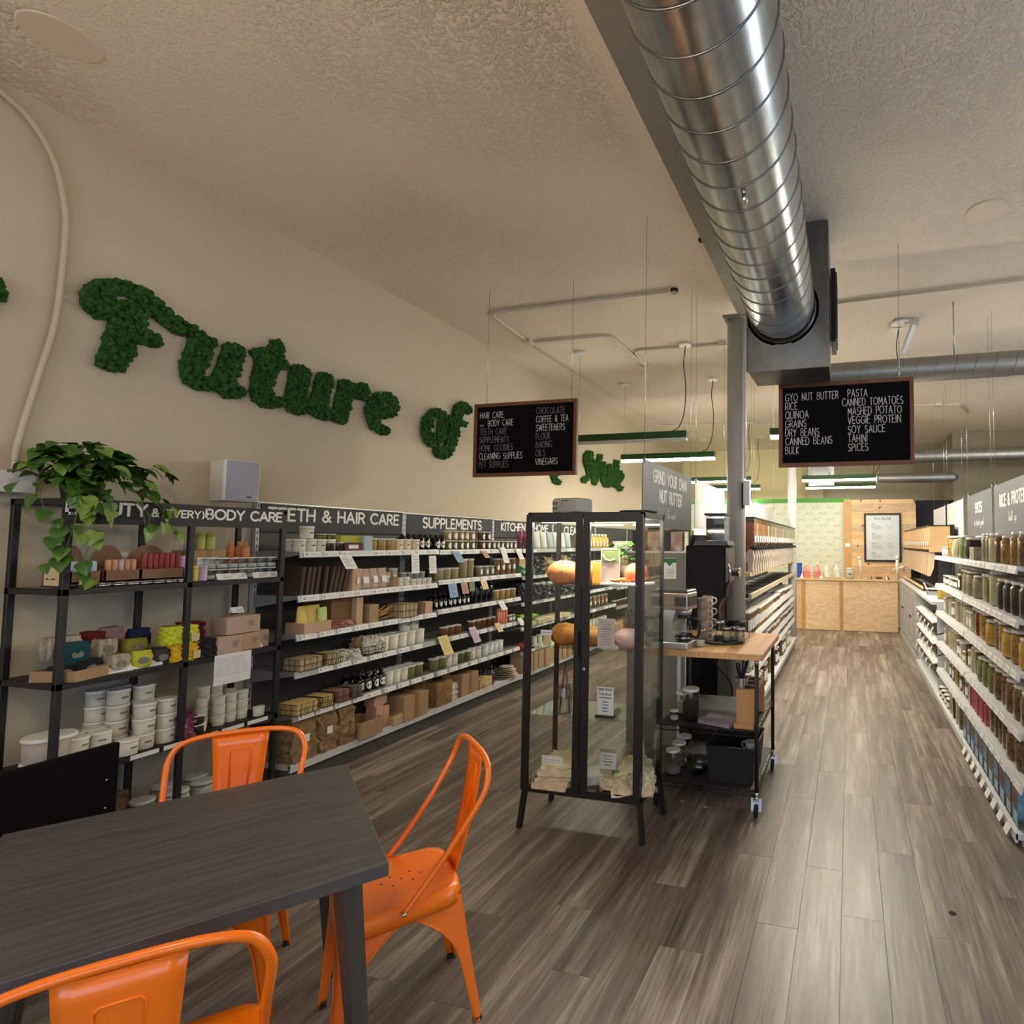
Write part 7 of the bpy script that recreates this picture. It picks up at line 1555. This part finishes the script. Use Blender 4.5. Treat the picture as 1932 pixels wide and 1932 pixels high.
fill(5, .064, [(5.16, 'o', 5), (5.3, 'c', 5), (5.45, 'd', 5), (5.6, 'c', 5), (5.75, 'k', 6), (5.9, 'g', 6), (6.05, 'b', 6), (6.2, 'r', 6)], .9)
PB = mat('blue_printed_pack', (120, 168, 196), .6, rgb2=(58, 66, 44), vs=13); PB2 = mat('red_printed_pack', (146, 84, 62), .6, rgb2=(64, 72, 82), vs=17)
for k in range(11):
    for j in range(1):
        place('pbx%d' % ((k + j) % 2), (lambda k=k: (lambda o: (obj('panel', MB().box(.0305, .0312, -.05, .05, .1, .19), [PB2, PB][k % 2], o), obj('panel', MB().box(.0305, .0312, -.03, .05, .02, .08), mat('white_blue_pack', (150, 190, 212), .6, var=.2, vs=20), o), o)[2])(obj('milk_carton', MB().cbox(-.03, .03, -.06, .06, 0, .21, .003), [PB, PB2][k % 2]))), .90, 3.5 + .14 * k, .064, PI, 'blue and red printed carton on the aisle base, %s from the entrance' % NUM[k], 'carton', 'blue and red printed cartons on the base')
        place('pbx%d' % (k % 2), None, .985, 3.52 + .14 * k, .064, PI, 'printed carton behind the front row on the base, %s from the entrance' % NUM[k], 'carton', 'printed cartons in the second row')
# little cards clipped on the base lip
for k in range(9): tag(obj('lip_card', MB().bar((.838, 3.5 + .15 * k, .066), (.815, 3.5 + .15 * k, .02), .075, .001, (1, 0, 0)), WHITEP), 'white card clipped to the base shelf lip, %s from the entrance' % NUM[k], 'card', 'white cards on the base shelf lip')

# ------------------------------------------------------------------ bulk counter with tilted bins beyond the jars
LG = mat('pale_grey_cabinet', (172, 168, 168), .5)
t = thing('grey_cupboard', 'pale grey panelled cupboard at the far end of the jar aisle', 'cupboard', (1.09, 9.35, 0))
obj('carcass', MB().cbox(-.21, .2, -1.22, 1.2, .06, .955, .004), LG, t); obj('plinth', MB().box(-.25, .2, -1.24, 1.2, 0, .09), LG, t)
obj('counter_top', MB().cbox(-.245, .22, -1.24, 1.22, .955, .985, .004), mat('counter_white', (206, 204, 200), .4), t)
for k in range(4):
    y0 = -1.2 + k * .6
    d = obj('door', MB().box(-.226, -.21, y0 + .01, y0 + .59, .1, .945), LG, t)
    fr = MB()
    for p in ((y0 + .01, y0 + .075, .1, .945), (y0 + .525, y0 + .59, .1, .945), (y0 + .075, y0 + .525, .1, .18), (y0 + .075, y0 + .525, .865, .945)): fr.box(-.236, -.226, *p)
    obj('frame', fr, LG, d); obj('knob', MB().ball((-.246, y0 + (.06 if k % 2 else .54), .55), .013, 10, 6), BLACKM, d)
t = thing('bulk_counter', 'white counter over rows of tilted bulk bins', 'counter', (1.09, 7.25, 0))
obj('counter_top', MB().cbox(-.25, .2, -.82, .86, .955, .99, .004), SHELFW, t); obj('back_panel', MB().box(.17, .2, -.82, .86, 0, .955), SHELFW, t); obj('base', MB().box(-.24, .2, -.82, .86, 0, .06), SHELFW, t)
for s in (-.82, .85): obj('side_panel', MB().box(-.2, .17, s, s + .012, .06, .955), SHELFW, t)
for z in (.66, .44, .23):
    sh = obj('tilted_shelf', MB().bar((.14, 0, z + .1), (-.2, 0, z - .02), 1.64, .012, (0, 0, 1)), BLACKM, t)
    obj('wire_lip', MB().tube([(-.205, -.81, z + .015), (-.205, .81, z + .015)], .004, 6).tube([(-.205, -.81, z + .035), (-.205, .81, z + .035)], .003, 6), BLACKM, sh)
for r_, z in enumerate((.668, .448, .238)):
    for k in range(12):
        place('bulkj', (lambda: (lambda o: (obj('lid', MB().lathe([(.055, .1), (.056, .102), (.056, .118), (.05, .12)], 18), WHITE, o), obj('contents', MB().lathe([(.048, .004), (.048, .09)], 16), GRAN, o), o)[2])(obj('bulk_jar', MB().lathe([(.05, 0), (.053, .01), (.053, .1)], 18, caps=False), GLS))), .93, 6.52 + .13 * k, z + .0, 0, 'white lidded bulk jar on %s tilted shelf, %s past the jar bays' % (['upper', 'middle', 'lower'][r_], NUM[k]), 'jar', 'white lidded jars on the tilted shelves').rotation_euler = (0, math.radians(-18), 0)
    for k in range(5):
        tag(obj('paper_ribbon', MB().tube([(0, 0, 0), (-.02, .01, -.05), (-.01, R.uniform(-.03, .03), -.1)], .011, 4, r2=.004), WHITEP, None, (.875, 6.6 + .33 * k + .1 * r_, z + .03)), 'white ribbon tag hanging from %s tilted shelf, %s past the jar bays' % (['upper', 'middle', 'lower'][r_], NUM[k]), 'tag', 'white ribbon tags')
KBIN = mat('kraft_bin', (206, 166, 116), .6, var=.1, vs=4)
for k in range(16):
    def kb():
        t = thing('gravity_bin', '', 'dispenser')
        obj('bin_body', MB().box(-.1, .14, -.09, .09, 0, .32), KBIN, t); obj('lid', MB().box(-.11, .15, -.093, .093, .32, .335), BLACKM, t)
        obj('label', MB().box(-.111, -.109, -.05, .05, .08, .13), WHITEP, t); obj('lever', MB().box(-.14, -.1, -.02, .02, .0, .03), BLACKM, t)
        obj('chute', MB().prism([(-.1, 0), (-.03, 0), (-.05, -.2), (-.09, -.3), (-.12, -.3), (-.105, -.15)], .11, Matrix(((1, 0, 0, 0), (0, 0, 1, -.055), (0, 1, 0, 0), (0, 0, 0, 1)))), mat('kraft_chute', (206, 178, 142), .5), t)
        return t
    place('kbin', kb, 1.06, 7.55 + .2 * k, 1.50, 0, 'kraft coloured gravity dispenser, %s past the jar shelves' % NUM[k], 'dispenser', 'kraft coloured dispensers over the bulk counter')
t = thing('dispenser_stand', 'dark stand behind the kraft coloured dispensers', 'stand', (1.16, 9.1, .99)); obj('panel', MB().box(.05, .09, -1.65, 1.65, 0, .85), RUB, t); obj('ledge', MB().box(-.12, .05, -1.65, 1.65, .48, .505), RUB, t)
for s in (-1.6, 1.6): obj('strut', MB().box(-.1, .05, s - .015, s + .015, 0, .48), RUB, t)
t = thing('catch_rail', 'pale rail and black trays on the bulk counter', 'rail', (.95, 8.9, .99)); obj('rail_bar', MB().box(-.05, -.03, -1.1, 1.5, .03, .06), LBX, t)
for k in range(5): obj('catch_tray', MB().box(-.03, .12, -1.1 + k * .52, -.7 + k * .52, 0, .03), BLACKM, t)
t = thing('counter_scale', 'small steel scale with white pan on the bulk counter', 'scale', (.96, 7.25, .99)); obj('base', MB().cbox(-.07, .07, -.07, .07, 0, .05, .005), STEEL, t); obj('pan', MB().lathe([(.08, .07), (.09, .08)], 24), WHITE, t); obj('pillar', MB().lathe([(.02, .05), (.02, .07)], 12), STEEL, t); obj('display', MB().bar((-.06, 0, .06), (-.1, 0, .14), .1, .012, (1, 0, 0)), WHITE, t)
place('ypk', jar(.05, .11, YLW, lab=None), .99, 6.75, .99, 0, 'golden jar alone on the white bulk counter', 'jar')
t = thing('wall_screen', 'black panel low on the rear wall behind the jar aisle', 'panel', (1.6, 11.69, 1.9)); obj('panel', MB().box(-.35, .35, -.02, 0, -.1, .55), RUB, t)

# ------------------------------------------------------------------ service counter, plywood wall, patterned wall
cy = 10.72
t = thing('service_counter', 'plywood fronted service counter across the end of the aisle', 'counter', (-.07, cy, 0))
obj('carcass', MB().box(-.93, .90, .012, .62, 0, .915), PLY, t)
for a, b, m_ in ((-.93, -.81, PINE), (-.74, -.12, PLY), (-.055, .90, PLY)): obj('panel', MB().box(a, b, .0, .012, .01, .905), m_, t)
for a, b in ((-.81, -.74), (-.12, -.055)): obj('batten', MB().cbox(a, b, -.012, .012, .0, .905, .002), wood_grain('pine_batten', (208, 164, 104), (184, 136, 78), 3, 4, (6, 6, 1)), t)
obj('worktop', MB().cbox(-.97, .93, -.03, .64, .915, .945, .003), wood_grain('pale_top', (226, 196, 144), (208, 172, 116), 2, 4, (1, 6, 1), .4), t)
# plank back wall
t = thing('plank_wall', 'tall backboard of knotty pine planks behind the counter', 'backboard', (.55, 11.42, 0))
PK = [wood_grain('knotty_pine_%d' % k, c, d, 1.7 + .2 * k, 6 + k, (1, 1, 5), .6) for k, (c, d) in enumerate((((236, 200, 148), (204, 160, 106)), ((226, 192, 146), (168, 142, 116)), ((240, 208, 158), (214, 172, 116))))]
z = .9; k = 0
while z < 2.42:
    h_ = [.14, .115, .15, .13][k % 4]; h_ = min(h_, 2.46 - z)
    pts = [(-.52, z), (.68 if k != 11 else .66, z), (.68 if z + h_ < 2.42 else .62, z + h_ - .003), (-.52, z + h_ - .003)]
    obj('plank', MB().prism(pts, .02 + .003 * (k % 2), frame((0, .0, 0), (1, 0, 0), (0, 0, 1))), PK[k % 3], t); z += h_; k += 1
obj('post', MB().cbox(-.66, -.52, -.03, .03, .9, 2.46, .003), MATS['pine_batten'], t)
obj('frame', MB().box(-.6, .66, .0, .05, 0, .9), PLY, t)
for a, b in ((-.33, 2.44), (.03, 2.43), (-.3, 1.95), (.02, 2.3), (-.4, 1.55), (.45, 1.1), (-.2, 1.2)): obj('knot', MB().lathe([(.016, 0), (.012, .001)], 10, M=Matrix.Translation((a, -.0245, b)) @ Matrix.Rotation(PI / 2, 4, 'X')), DBR, t)
# poster
t = thing('framed_poster', 'black framed How to Shop Bulk poster on the pine planks', 'poster', (.615, 11.36, 1.25))
fr = MB()
for p in ((-.345, .345, 0, .04), (-.345, .345, .9, .94), (-.345, -.305, .04, .9), (.305, .345, .04, .9)): fr.box(p[0], p[1], 0, .03, p[2], p[3])
obj('frame', fr, BLACKM, t); sh = obj('poster_sheet', MB().box(-.31, .31, .012, .02, .03, .91), mat('poster_paper', (206, 212, 214), .5), t)
L = MB(); M = frame((0, .0112, 0), (1, 0, 0), (0, 0, 1)); letter(L, 'How to Shop Bulk', M, .042, .007, 0, .82, .18, .75, True)
for k in range(4):
    letter(L, 'STEP ' + '1234'[k], M, .022, .005, -.2, .715 - .185 * k, .2, .8)
    for q in range(4): L.box(-.2, -.02 + .03 * ((q * 7 + k) % 3) - .03, .0105, .0115, .69 - .02 * q - .185 * k, .695 - .02 * q - .185 * k)
P = L
P.ribbon([(.08, .72), (.14, .64), (.2, .72), (.24, .735)], .004, M).ribbon([(.11, .66), (.17, .66)], .004, M)
P.ribbon([(.10, .53), (.10, .45), (.17, .45), (.17, .53), (.10, .53)], .004, M).ribbon([(.2, .49), (.25, .49)], .004, M)
P.ribbon(arc(.14, .31, .045, .045, 0, 360, 16), .004, M).ribbon([(.14, .355), (.14, .265)], .004, M)
P.ribbon([(.10, .17), (.18, .17), (.14, .10), (.10, .17)], .004, M)
obj('print', P, mat('poster_ink', (120, 124, 126), .8), sh)
# patterned wall with the green band
PWL = mat('pale_green_wall', (208, 213, 192), .8)
pw = obj('wall_pattern', MB().box(-3.6, .02, 11.5, 11.6, 0, 2.42), PWL, kind='structure')
obj('green_band', MB().box(-3.6, .02, 11.49, 11.61, 2.42, 2.50), GREENB, pw)
mb = MB(); M = frame((0, 11.4992, 0), (1, 0, 0), (0, 0, 1))
for r_ in range(14):
    for c_ in range(14):
        x = -3.45 + .285 * c_ + (.14 if r_ % 2 else 0); z = 2.32 - .122 * r_
        if x > -.1: continue
        mb.ribbon(arc(x, z, .026, .026, 0, 360, 12), .006, M); mb.ribbon(arc(x - .10, z, .022, .022, 30, 330, 10), .005, M); mb.ribbon([(x - .075, z - .004), (x - .026, z)], .007, M); mb.ribbon([(x - .01, z + .03), (x + .004, z + .05)], .004, M)
obj('printed_motif', mb, mat('motif_ink', (112, 122, 92), .8), pw, kind='stuff')
mb = MB()
for r_ in range(14):
    for c_ in range(14):
        x = -3.45 + .285 * c_ + (.14 if r_ % 2 else 0); z = 2.32 - .122 * r_
        if x > -.1: continue
        mb.add([(x + .023 * math.cos(q * PI / 6), 11.4995, z + .023 * math.sin(q * PI / 6)) for q in range(12)], [tuple(range(12))])
obj('motif_disc', mb, mat('motif_white', (232, 234, 220), .8), pw, kind='stuff')
# jugs and taps on the counter
zt = .946
JG = {k: mat('jug_' + k, c, .4) for k, c in dict(pink=(224, 168, 156), clear=(222, 220, 200), white=(226, 222, 210)).items()}
def jug(m, lab=None):
    def b():
        o = obj('gallon_jug', MB().lathe([(.06, 0), (.07, .01), (.07, .15), (.05, .2), (.018, .25), (.018, .262)], 20), m)
        obj('cap', MB().lathe([(.021, .255), (.021, .285)], 14), WHITE, o)
        obj('handle', MB().tube(smooth([(.02, 0, .245), (.055, 0, .25), (.08, 0, .2), (.07, 0, .14)]), .009, 6), m, o)
        obj('label', patch(.071, .03, .13, 60), lab or m, o)
        return o
    return b
for k, (x, c, l) in enumerate(((-.80, 'pink', 'pink gallon jug, nearer the blue box'), (-.60, 'pink', 'pink gallon jug, second from the blue box'), (-.42, 'clear', 'pale gallon jug beside the pink ones'), (-.24, 'clear', 'pale gallon jug beside the white jar'))):
    place('jug' + c, jug(JG[c], WHITEP if c == 'clear' else mat('pink_label', (218, 128, 116), .6)), x, 10.86, zt, -PI / 2 + .3 * k, l + ', on the counter', 'jug')
o = place('wj', jar(.08, .2, JG['white'], lab=None, neck=.8, name='white_jug'), .0, 10.86, zt, 0, 'white round jug with small black mark on the counter', 'jug')
obj('mark', MB().box(-.02, .02, -.0825, -.0815, .08, .1), BLACKM, o)
place('blb', carton(.09, .1, .28, mat('blue_box', (34, 72, 168), .6), 'blue_box', tape=False), -.935, 10.9, zt, -PI / 2, 'tall blue box at the counter end beside the pink jugs', 'box')
for k in range(2): place('fun', (lambda: obj('funnel', MB().lathe([(.045, 0), (.04, .01), (.008, .06), (.006, .09)], 16), WHITE)), [-.88, -.52][k], 10.74, zt, 0, 'small white funnel %s' % ['beside the blue box', 'between pink and pale jugs'][k], 'funnel')
for k in range(2): place('fun2', (lambda: obj('funnel', MB().lathe([(.05, 0), (.045, .01), (.012, .06), (.01, .085)], 16), STEEL)), [.36, .66][k], 10.8, zt, 0, 'steel funnel on the counter below the poster, %s' % ['nearer the slim tap', 'nearer the cupboard'][k], 'funnel')
t = thing('tap', 'slim white tap column on the counter left of the poster', 'tap', (.20, 10.82, zt)); obj('column', MB().tube([(0, 0, 0), (-.01, 0, .25), (-.03, 0, .36)], .022, 10), WHITE, t); obj('knob', MB().ball((-.035, 0, .38), .035, 12, 8), WHITE, t)
t = thing('tap', 'white hose tap with side arm at the counter end by the cupboard', 'tap', (.83, 10.75, zt)); obj('column', MB().tube([(0, 0, 0), (0, 0, .38)], .026, 10), WHITE, t); obj('knob', MB().ball((0, 0, .40), .04, 12, 8), WHITE, t); obj('arm', MB().tube([(0, 0, .2), (.17, -.02, .26)], .022, 8).tube([(0, 0, .24), (-.09, -.02, .16)], .012, 8), WHITE, t)
tag(obj('wall_switch', MB().cbox(-.05, .05, -.012, 0, -.035, .035, .003), WHITE, None, (-.04, 11.388, 1.57)), 'white switch plate where the patterned wall meets the pine', 'switch')
place('stack', (lambda: obj('glass_dish', MB().lathe([(.05, 0), (.08, .03), (.078, .034), (.045, .006)], 18), GB)), .52, 10.95, zt, 0, 'clear glass dish on the counter between the funnels', 'dish')
# ------------------------------------------------------------------ cafe table
Nn = Vector((-1.19, 1.29)); Ff = Vector((-1.87, 1.80))
u = (Ff - Nn).normalized(); v = Vector((u.y, -u.x)) * -1
ctr = (Nn + u * .425 + v * .42); TH = .75
ang = math.atan2(v.y, v.x)
t = thing('dining_table', 'square black-stained wooden cafe table with tapered legs', 'table', (ctr.x, ctr.y, 0), ang)
bevel(obj('tabletop', MB().cbox(-.42, .42, -.425, .425, TH - .035, TH, .002), BTAB, t), .0025)
obj('apron', MB().box(-.36, .36, -.365, -.345, TH - .06, TH - .035).box(-.36, .36, .345, .365, TH - .06, TH - .035), BTAB, t)
LEGM = mat('grey_metal_leg', (84, 80, 76), .4, .5)
for sx in (-1, 1):
    for sy in (-1, 1):
        a, b = Vector((sx * .335, sy * .34, TH - .035)), Vector((sx * .395, sy * .40, 0)); mb = MB()
        vs = []
        for p, w_ in ((a, .036), (b, .02)):
            for k in range(8): q = PI / 4 * k + PI / 8; vs.append((p.x + w_ * math.cos(q), p.y + w_ * math.sin(q), p.z))
        mb.add(vs, [(k, 8 + k, 8 + (k + 1) % 8, (k + 1) % 8) for k in range(8)] + [tuple(range(8)), tuple(range(15, 7, -1))])
        obj('leg', mb, LEGM, t)

# ------------------------------------------------------------------ orange metal chairs
def orange_chair():
    t = thing('metal_chair', '', 'chair')                      # faces +X; seat centre over the origin
    SH = .45
    def outline(z, w0, w1, d0, d1, r, n=5):
        """Rounded trapezoid seat outline: front (+X) half width w0, rear w1."""
        pts = []
        for cx, cyy, a0 in ((d0 - r, w0 - r, 0), (-d1 + r, w1 - r, 90), (-d1 + r, -w1 + r, 180), (d0 - r, -w0 + r, 270)):
            for k in range(n + 1): a = math.radians(a0 + 90 * k / n); pts.append((cx + r * math.cos(a), cyy + r * math.sin(a), z))
        return pts
    rings = [outline(SH - .003, .128, .12, .13, .12, .05), outline(SH - .0015, .15, .14, .15, .14, .055), outline(SH, .165, .152, .165, .155, .06), outline(SH - .004, .178, .165, .178, .168, .065), outline(SH - .03, .185, .172, .185, .175, .07), outline(SH - .058, .187, .175, .187, .178, .072), outline(SH - .058, .183, .171, .183, .174, .07)]
    n = len(rings[0]); mb = MB(); vs = [p for r in rings for p in r]
    fs = [(i * n + (k + 1) % n, i * n + k, (i + 1) * n + k, (i + 1) * n + (k + 1) % n) for i in range(len(rings) - 1) for k in range(n)]
    fs.append(tuple(range(n)))
    mb.add(vs, fs, True); st = obj('seat', mb, ORANGE, t)
    dh = MB()
    for a, b in ((-.04, -.03), (.02, -.03), (-.04, .03), (.02, .03), (-.01, 0), (.05, .0), (-.07, 0)): dh.lathe([(.004, 0), (.003, .0006)], 8, (a, b, SH - .0028))
    obj('drain_holes', dh, RUB, st, kind='stuff')
    # legs: folded sheet, wide at the seat and narrow at the foot, with arched skirts between
    corners = [(1, 1, .178, .165), (1, -1, .178, -.165), (-1, 1, -.168, .152), (-1, -1, -.168, -.152)]
    feet = {(1, 1): (.20, .205), (1, -1): (.20, -.205), (-1, 1): (-.235, .19), (-1, -1): (-.235, -.19)}
    for sx, sy, x, y in corners:
        fx, fy = feet[(sx, sy)]; mb = MB(); K = 12; vs = []
        for k in range(K + 1):
            f = k / K; z = (SH - .035) * (1 - f); px, py = x + (fx - x) * f, y + (fy - y) * f
            w_ = .020 + .15 * max(0, 1 - f * 1.9) ** 2.4 + .028 * (1 - f)
            zz = z
            vs += [(px - sx * w_, py, zz), (px - sx * .006, py + sy * .001, zz), (px, py - sy * .006, zz), (px, py - sy * w_, zz), (px - sx * w_ * .9, py - sy * .004, zz), (px - sx * .008, py - sy * .008, zz), (px - sx * .004, py - sy * w_ * .9, zz)]
        fs = []
        for k in range(K):
            a, b = k * 7, (k + 1) * 7
            for i, j in ((0, 1), (1, 2), (2, 3)): fs.append((a + i, a + j, b + j, b + i))
            for i, j in ((4, 5), (5, 6)): fs.append((a + i, a + j, b + j, b + i))
            fs += [(a, a + 4, b + 4, b), (a + 3, a + 6, b + 6, b + 3)]
        mb.add(vs, fs, True); lg = obj('leg', mb, ORANGE, t)
        obj('rubber_foot', MB().box(min(fx, fx - sx * .024), max(fx, fx - sx * .024), min(fy, fy - sy * .024), max(fy, fy - sy * .024), 0, .012), RUB, lg)
        # rolled edge following the arch
        obj('rolled_edge', MB().tube([vs[k * 7] for k in range(K + 1)], .004, 5).tube([vs[k * 7 + 3] for k in range(K + 1)], .004, 5), ORANGE, lg)
    # back hoop: from the sides of the seat up and round
    hp = [(.015, .188, SH - .02), (-.03, .190, SH + .03), (-.13, .197, SH + .16), (-.2, .210, SH + .27), (-.225, .209, SH + .325), (-.236, .18, SH + .375), (-.24, .11, SH + .396), (-.24, 0, SH + .40)]
    hp = hp + [(x, -y, z) for x, y, z in hp[:-1][::-1]]
    ho = obj('back_hoop', MB().tube(smooth(hp, 6), .0098, 10), ORANGE, t)
    for s in (-1, 1): obj('bolt', MB().ball((.012, s * .196, SH - .015), .008, 8, 5), CHROME, ho)
    # central splat with a pressed panel
    mb = MB(); vs = []; K = 10; nW = 6
    def sp(f): return (-.165 - .075 * math.sin(f * PI / 2), SH - .02 + .41 * f)
    for k in range(K + 1):
        x, z = sp(k / K); w_ = .06 + .029 * (k / K)
        for i in range(nW + 1): y = -w_ + 2 * w_ * i / nW; vs.append((x - .003 * (1 - (2 * i / nW - 1) ** 2), y, z))
    mb.add(vs, [(k * 7 + i, k * 7 + i + 1, (k + 1) * 7 + i + 1, (k + 1) * 7 + i) for k in range(K) for i in range(nW)], True)
    o = obj('splat', mb, ORANGE, t); s_ = o.modifiers.new('thick', 'SOLIDIFY'); s_.thickness = .0025
    pt = []
    for f, w_ in ((.45, .026), (.86, .034)):
        x, z = sp(f); pt.append((x - .0055, w_, z))
    a, b = pt
    for off, nm in ((.0045, 'pressed_panel'), (.0, 'pressed_panel')):
        r = [(a[0] + off, -a[1], a[2]), (b[0] + off, -b[1], b[2] - .008), (b[0] + off, -b[1] + .008, b[2]), (b[0] + off, b[1] - .008, b[2]), (b[0] + off, b[1], b[2] - .008), (a[0] + off, a[1], a[2])]
        obj(nm, MB().tube(r, .0028, 6), ORANGE, o)
    return t
def chair(backx, backy, face, label):
    a = math.atan2(face[1], face[0]); n = Vector(face).normalized()
    return place('chair', orange_chair, backx + n.x * .24, backy + n.y * .24, 0, a, label, 'chair', 'orange metal chairs around the cafe table')
chair(-2.325, 1.745, (.66, -.75), 'orange metal chair behind the table, in front of the black unit')
chair(-1.355, 1.86, (-.62, -.78), 'orange metal chair at the table edge facing the glass cabinet')
chair(-1.262, .762, (-.72, .69), 'orange metal chair nearest the camera, its hooped back cut by the picture')
# black bench at the side
t = thing('bench', 'black wooden bench with a tall plain back panel', 'bench', (-2.66, .95, 0))
BB = mat('black_wood', (6, 6, 6), .8, spec=.15)
obj('backrest', MB().cbox(-.012, .012, -.75, .60, .28, .845, .003), BB, t)
for a, b in ((.565, .70), (.565, .60)): obj('screw', MB().ball((.0125, a, b + .02), .004, 8, 4), STEEL, t)
obj('seat', MB().cbox(-.40, -.012, -.75, .60, .42, .45, .003), BB, t)
for x_ in (-.38, .0):
    for y_ in (-.7, .56): obj('leg', MB().box(x_ - .018, x_ + .012, y_ - .02, y_ + .02, 0, .42 if x_ < -.1 else .6), BB, t)
# tie names of copies to their kind
for o in bpy.data.objects:
    if 'label' in o and o['label'] and len(o['label'].split()) > 16: o['label'] = ' '.join(o['label'].split()[:16])
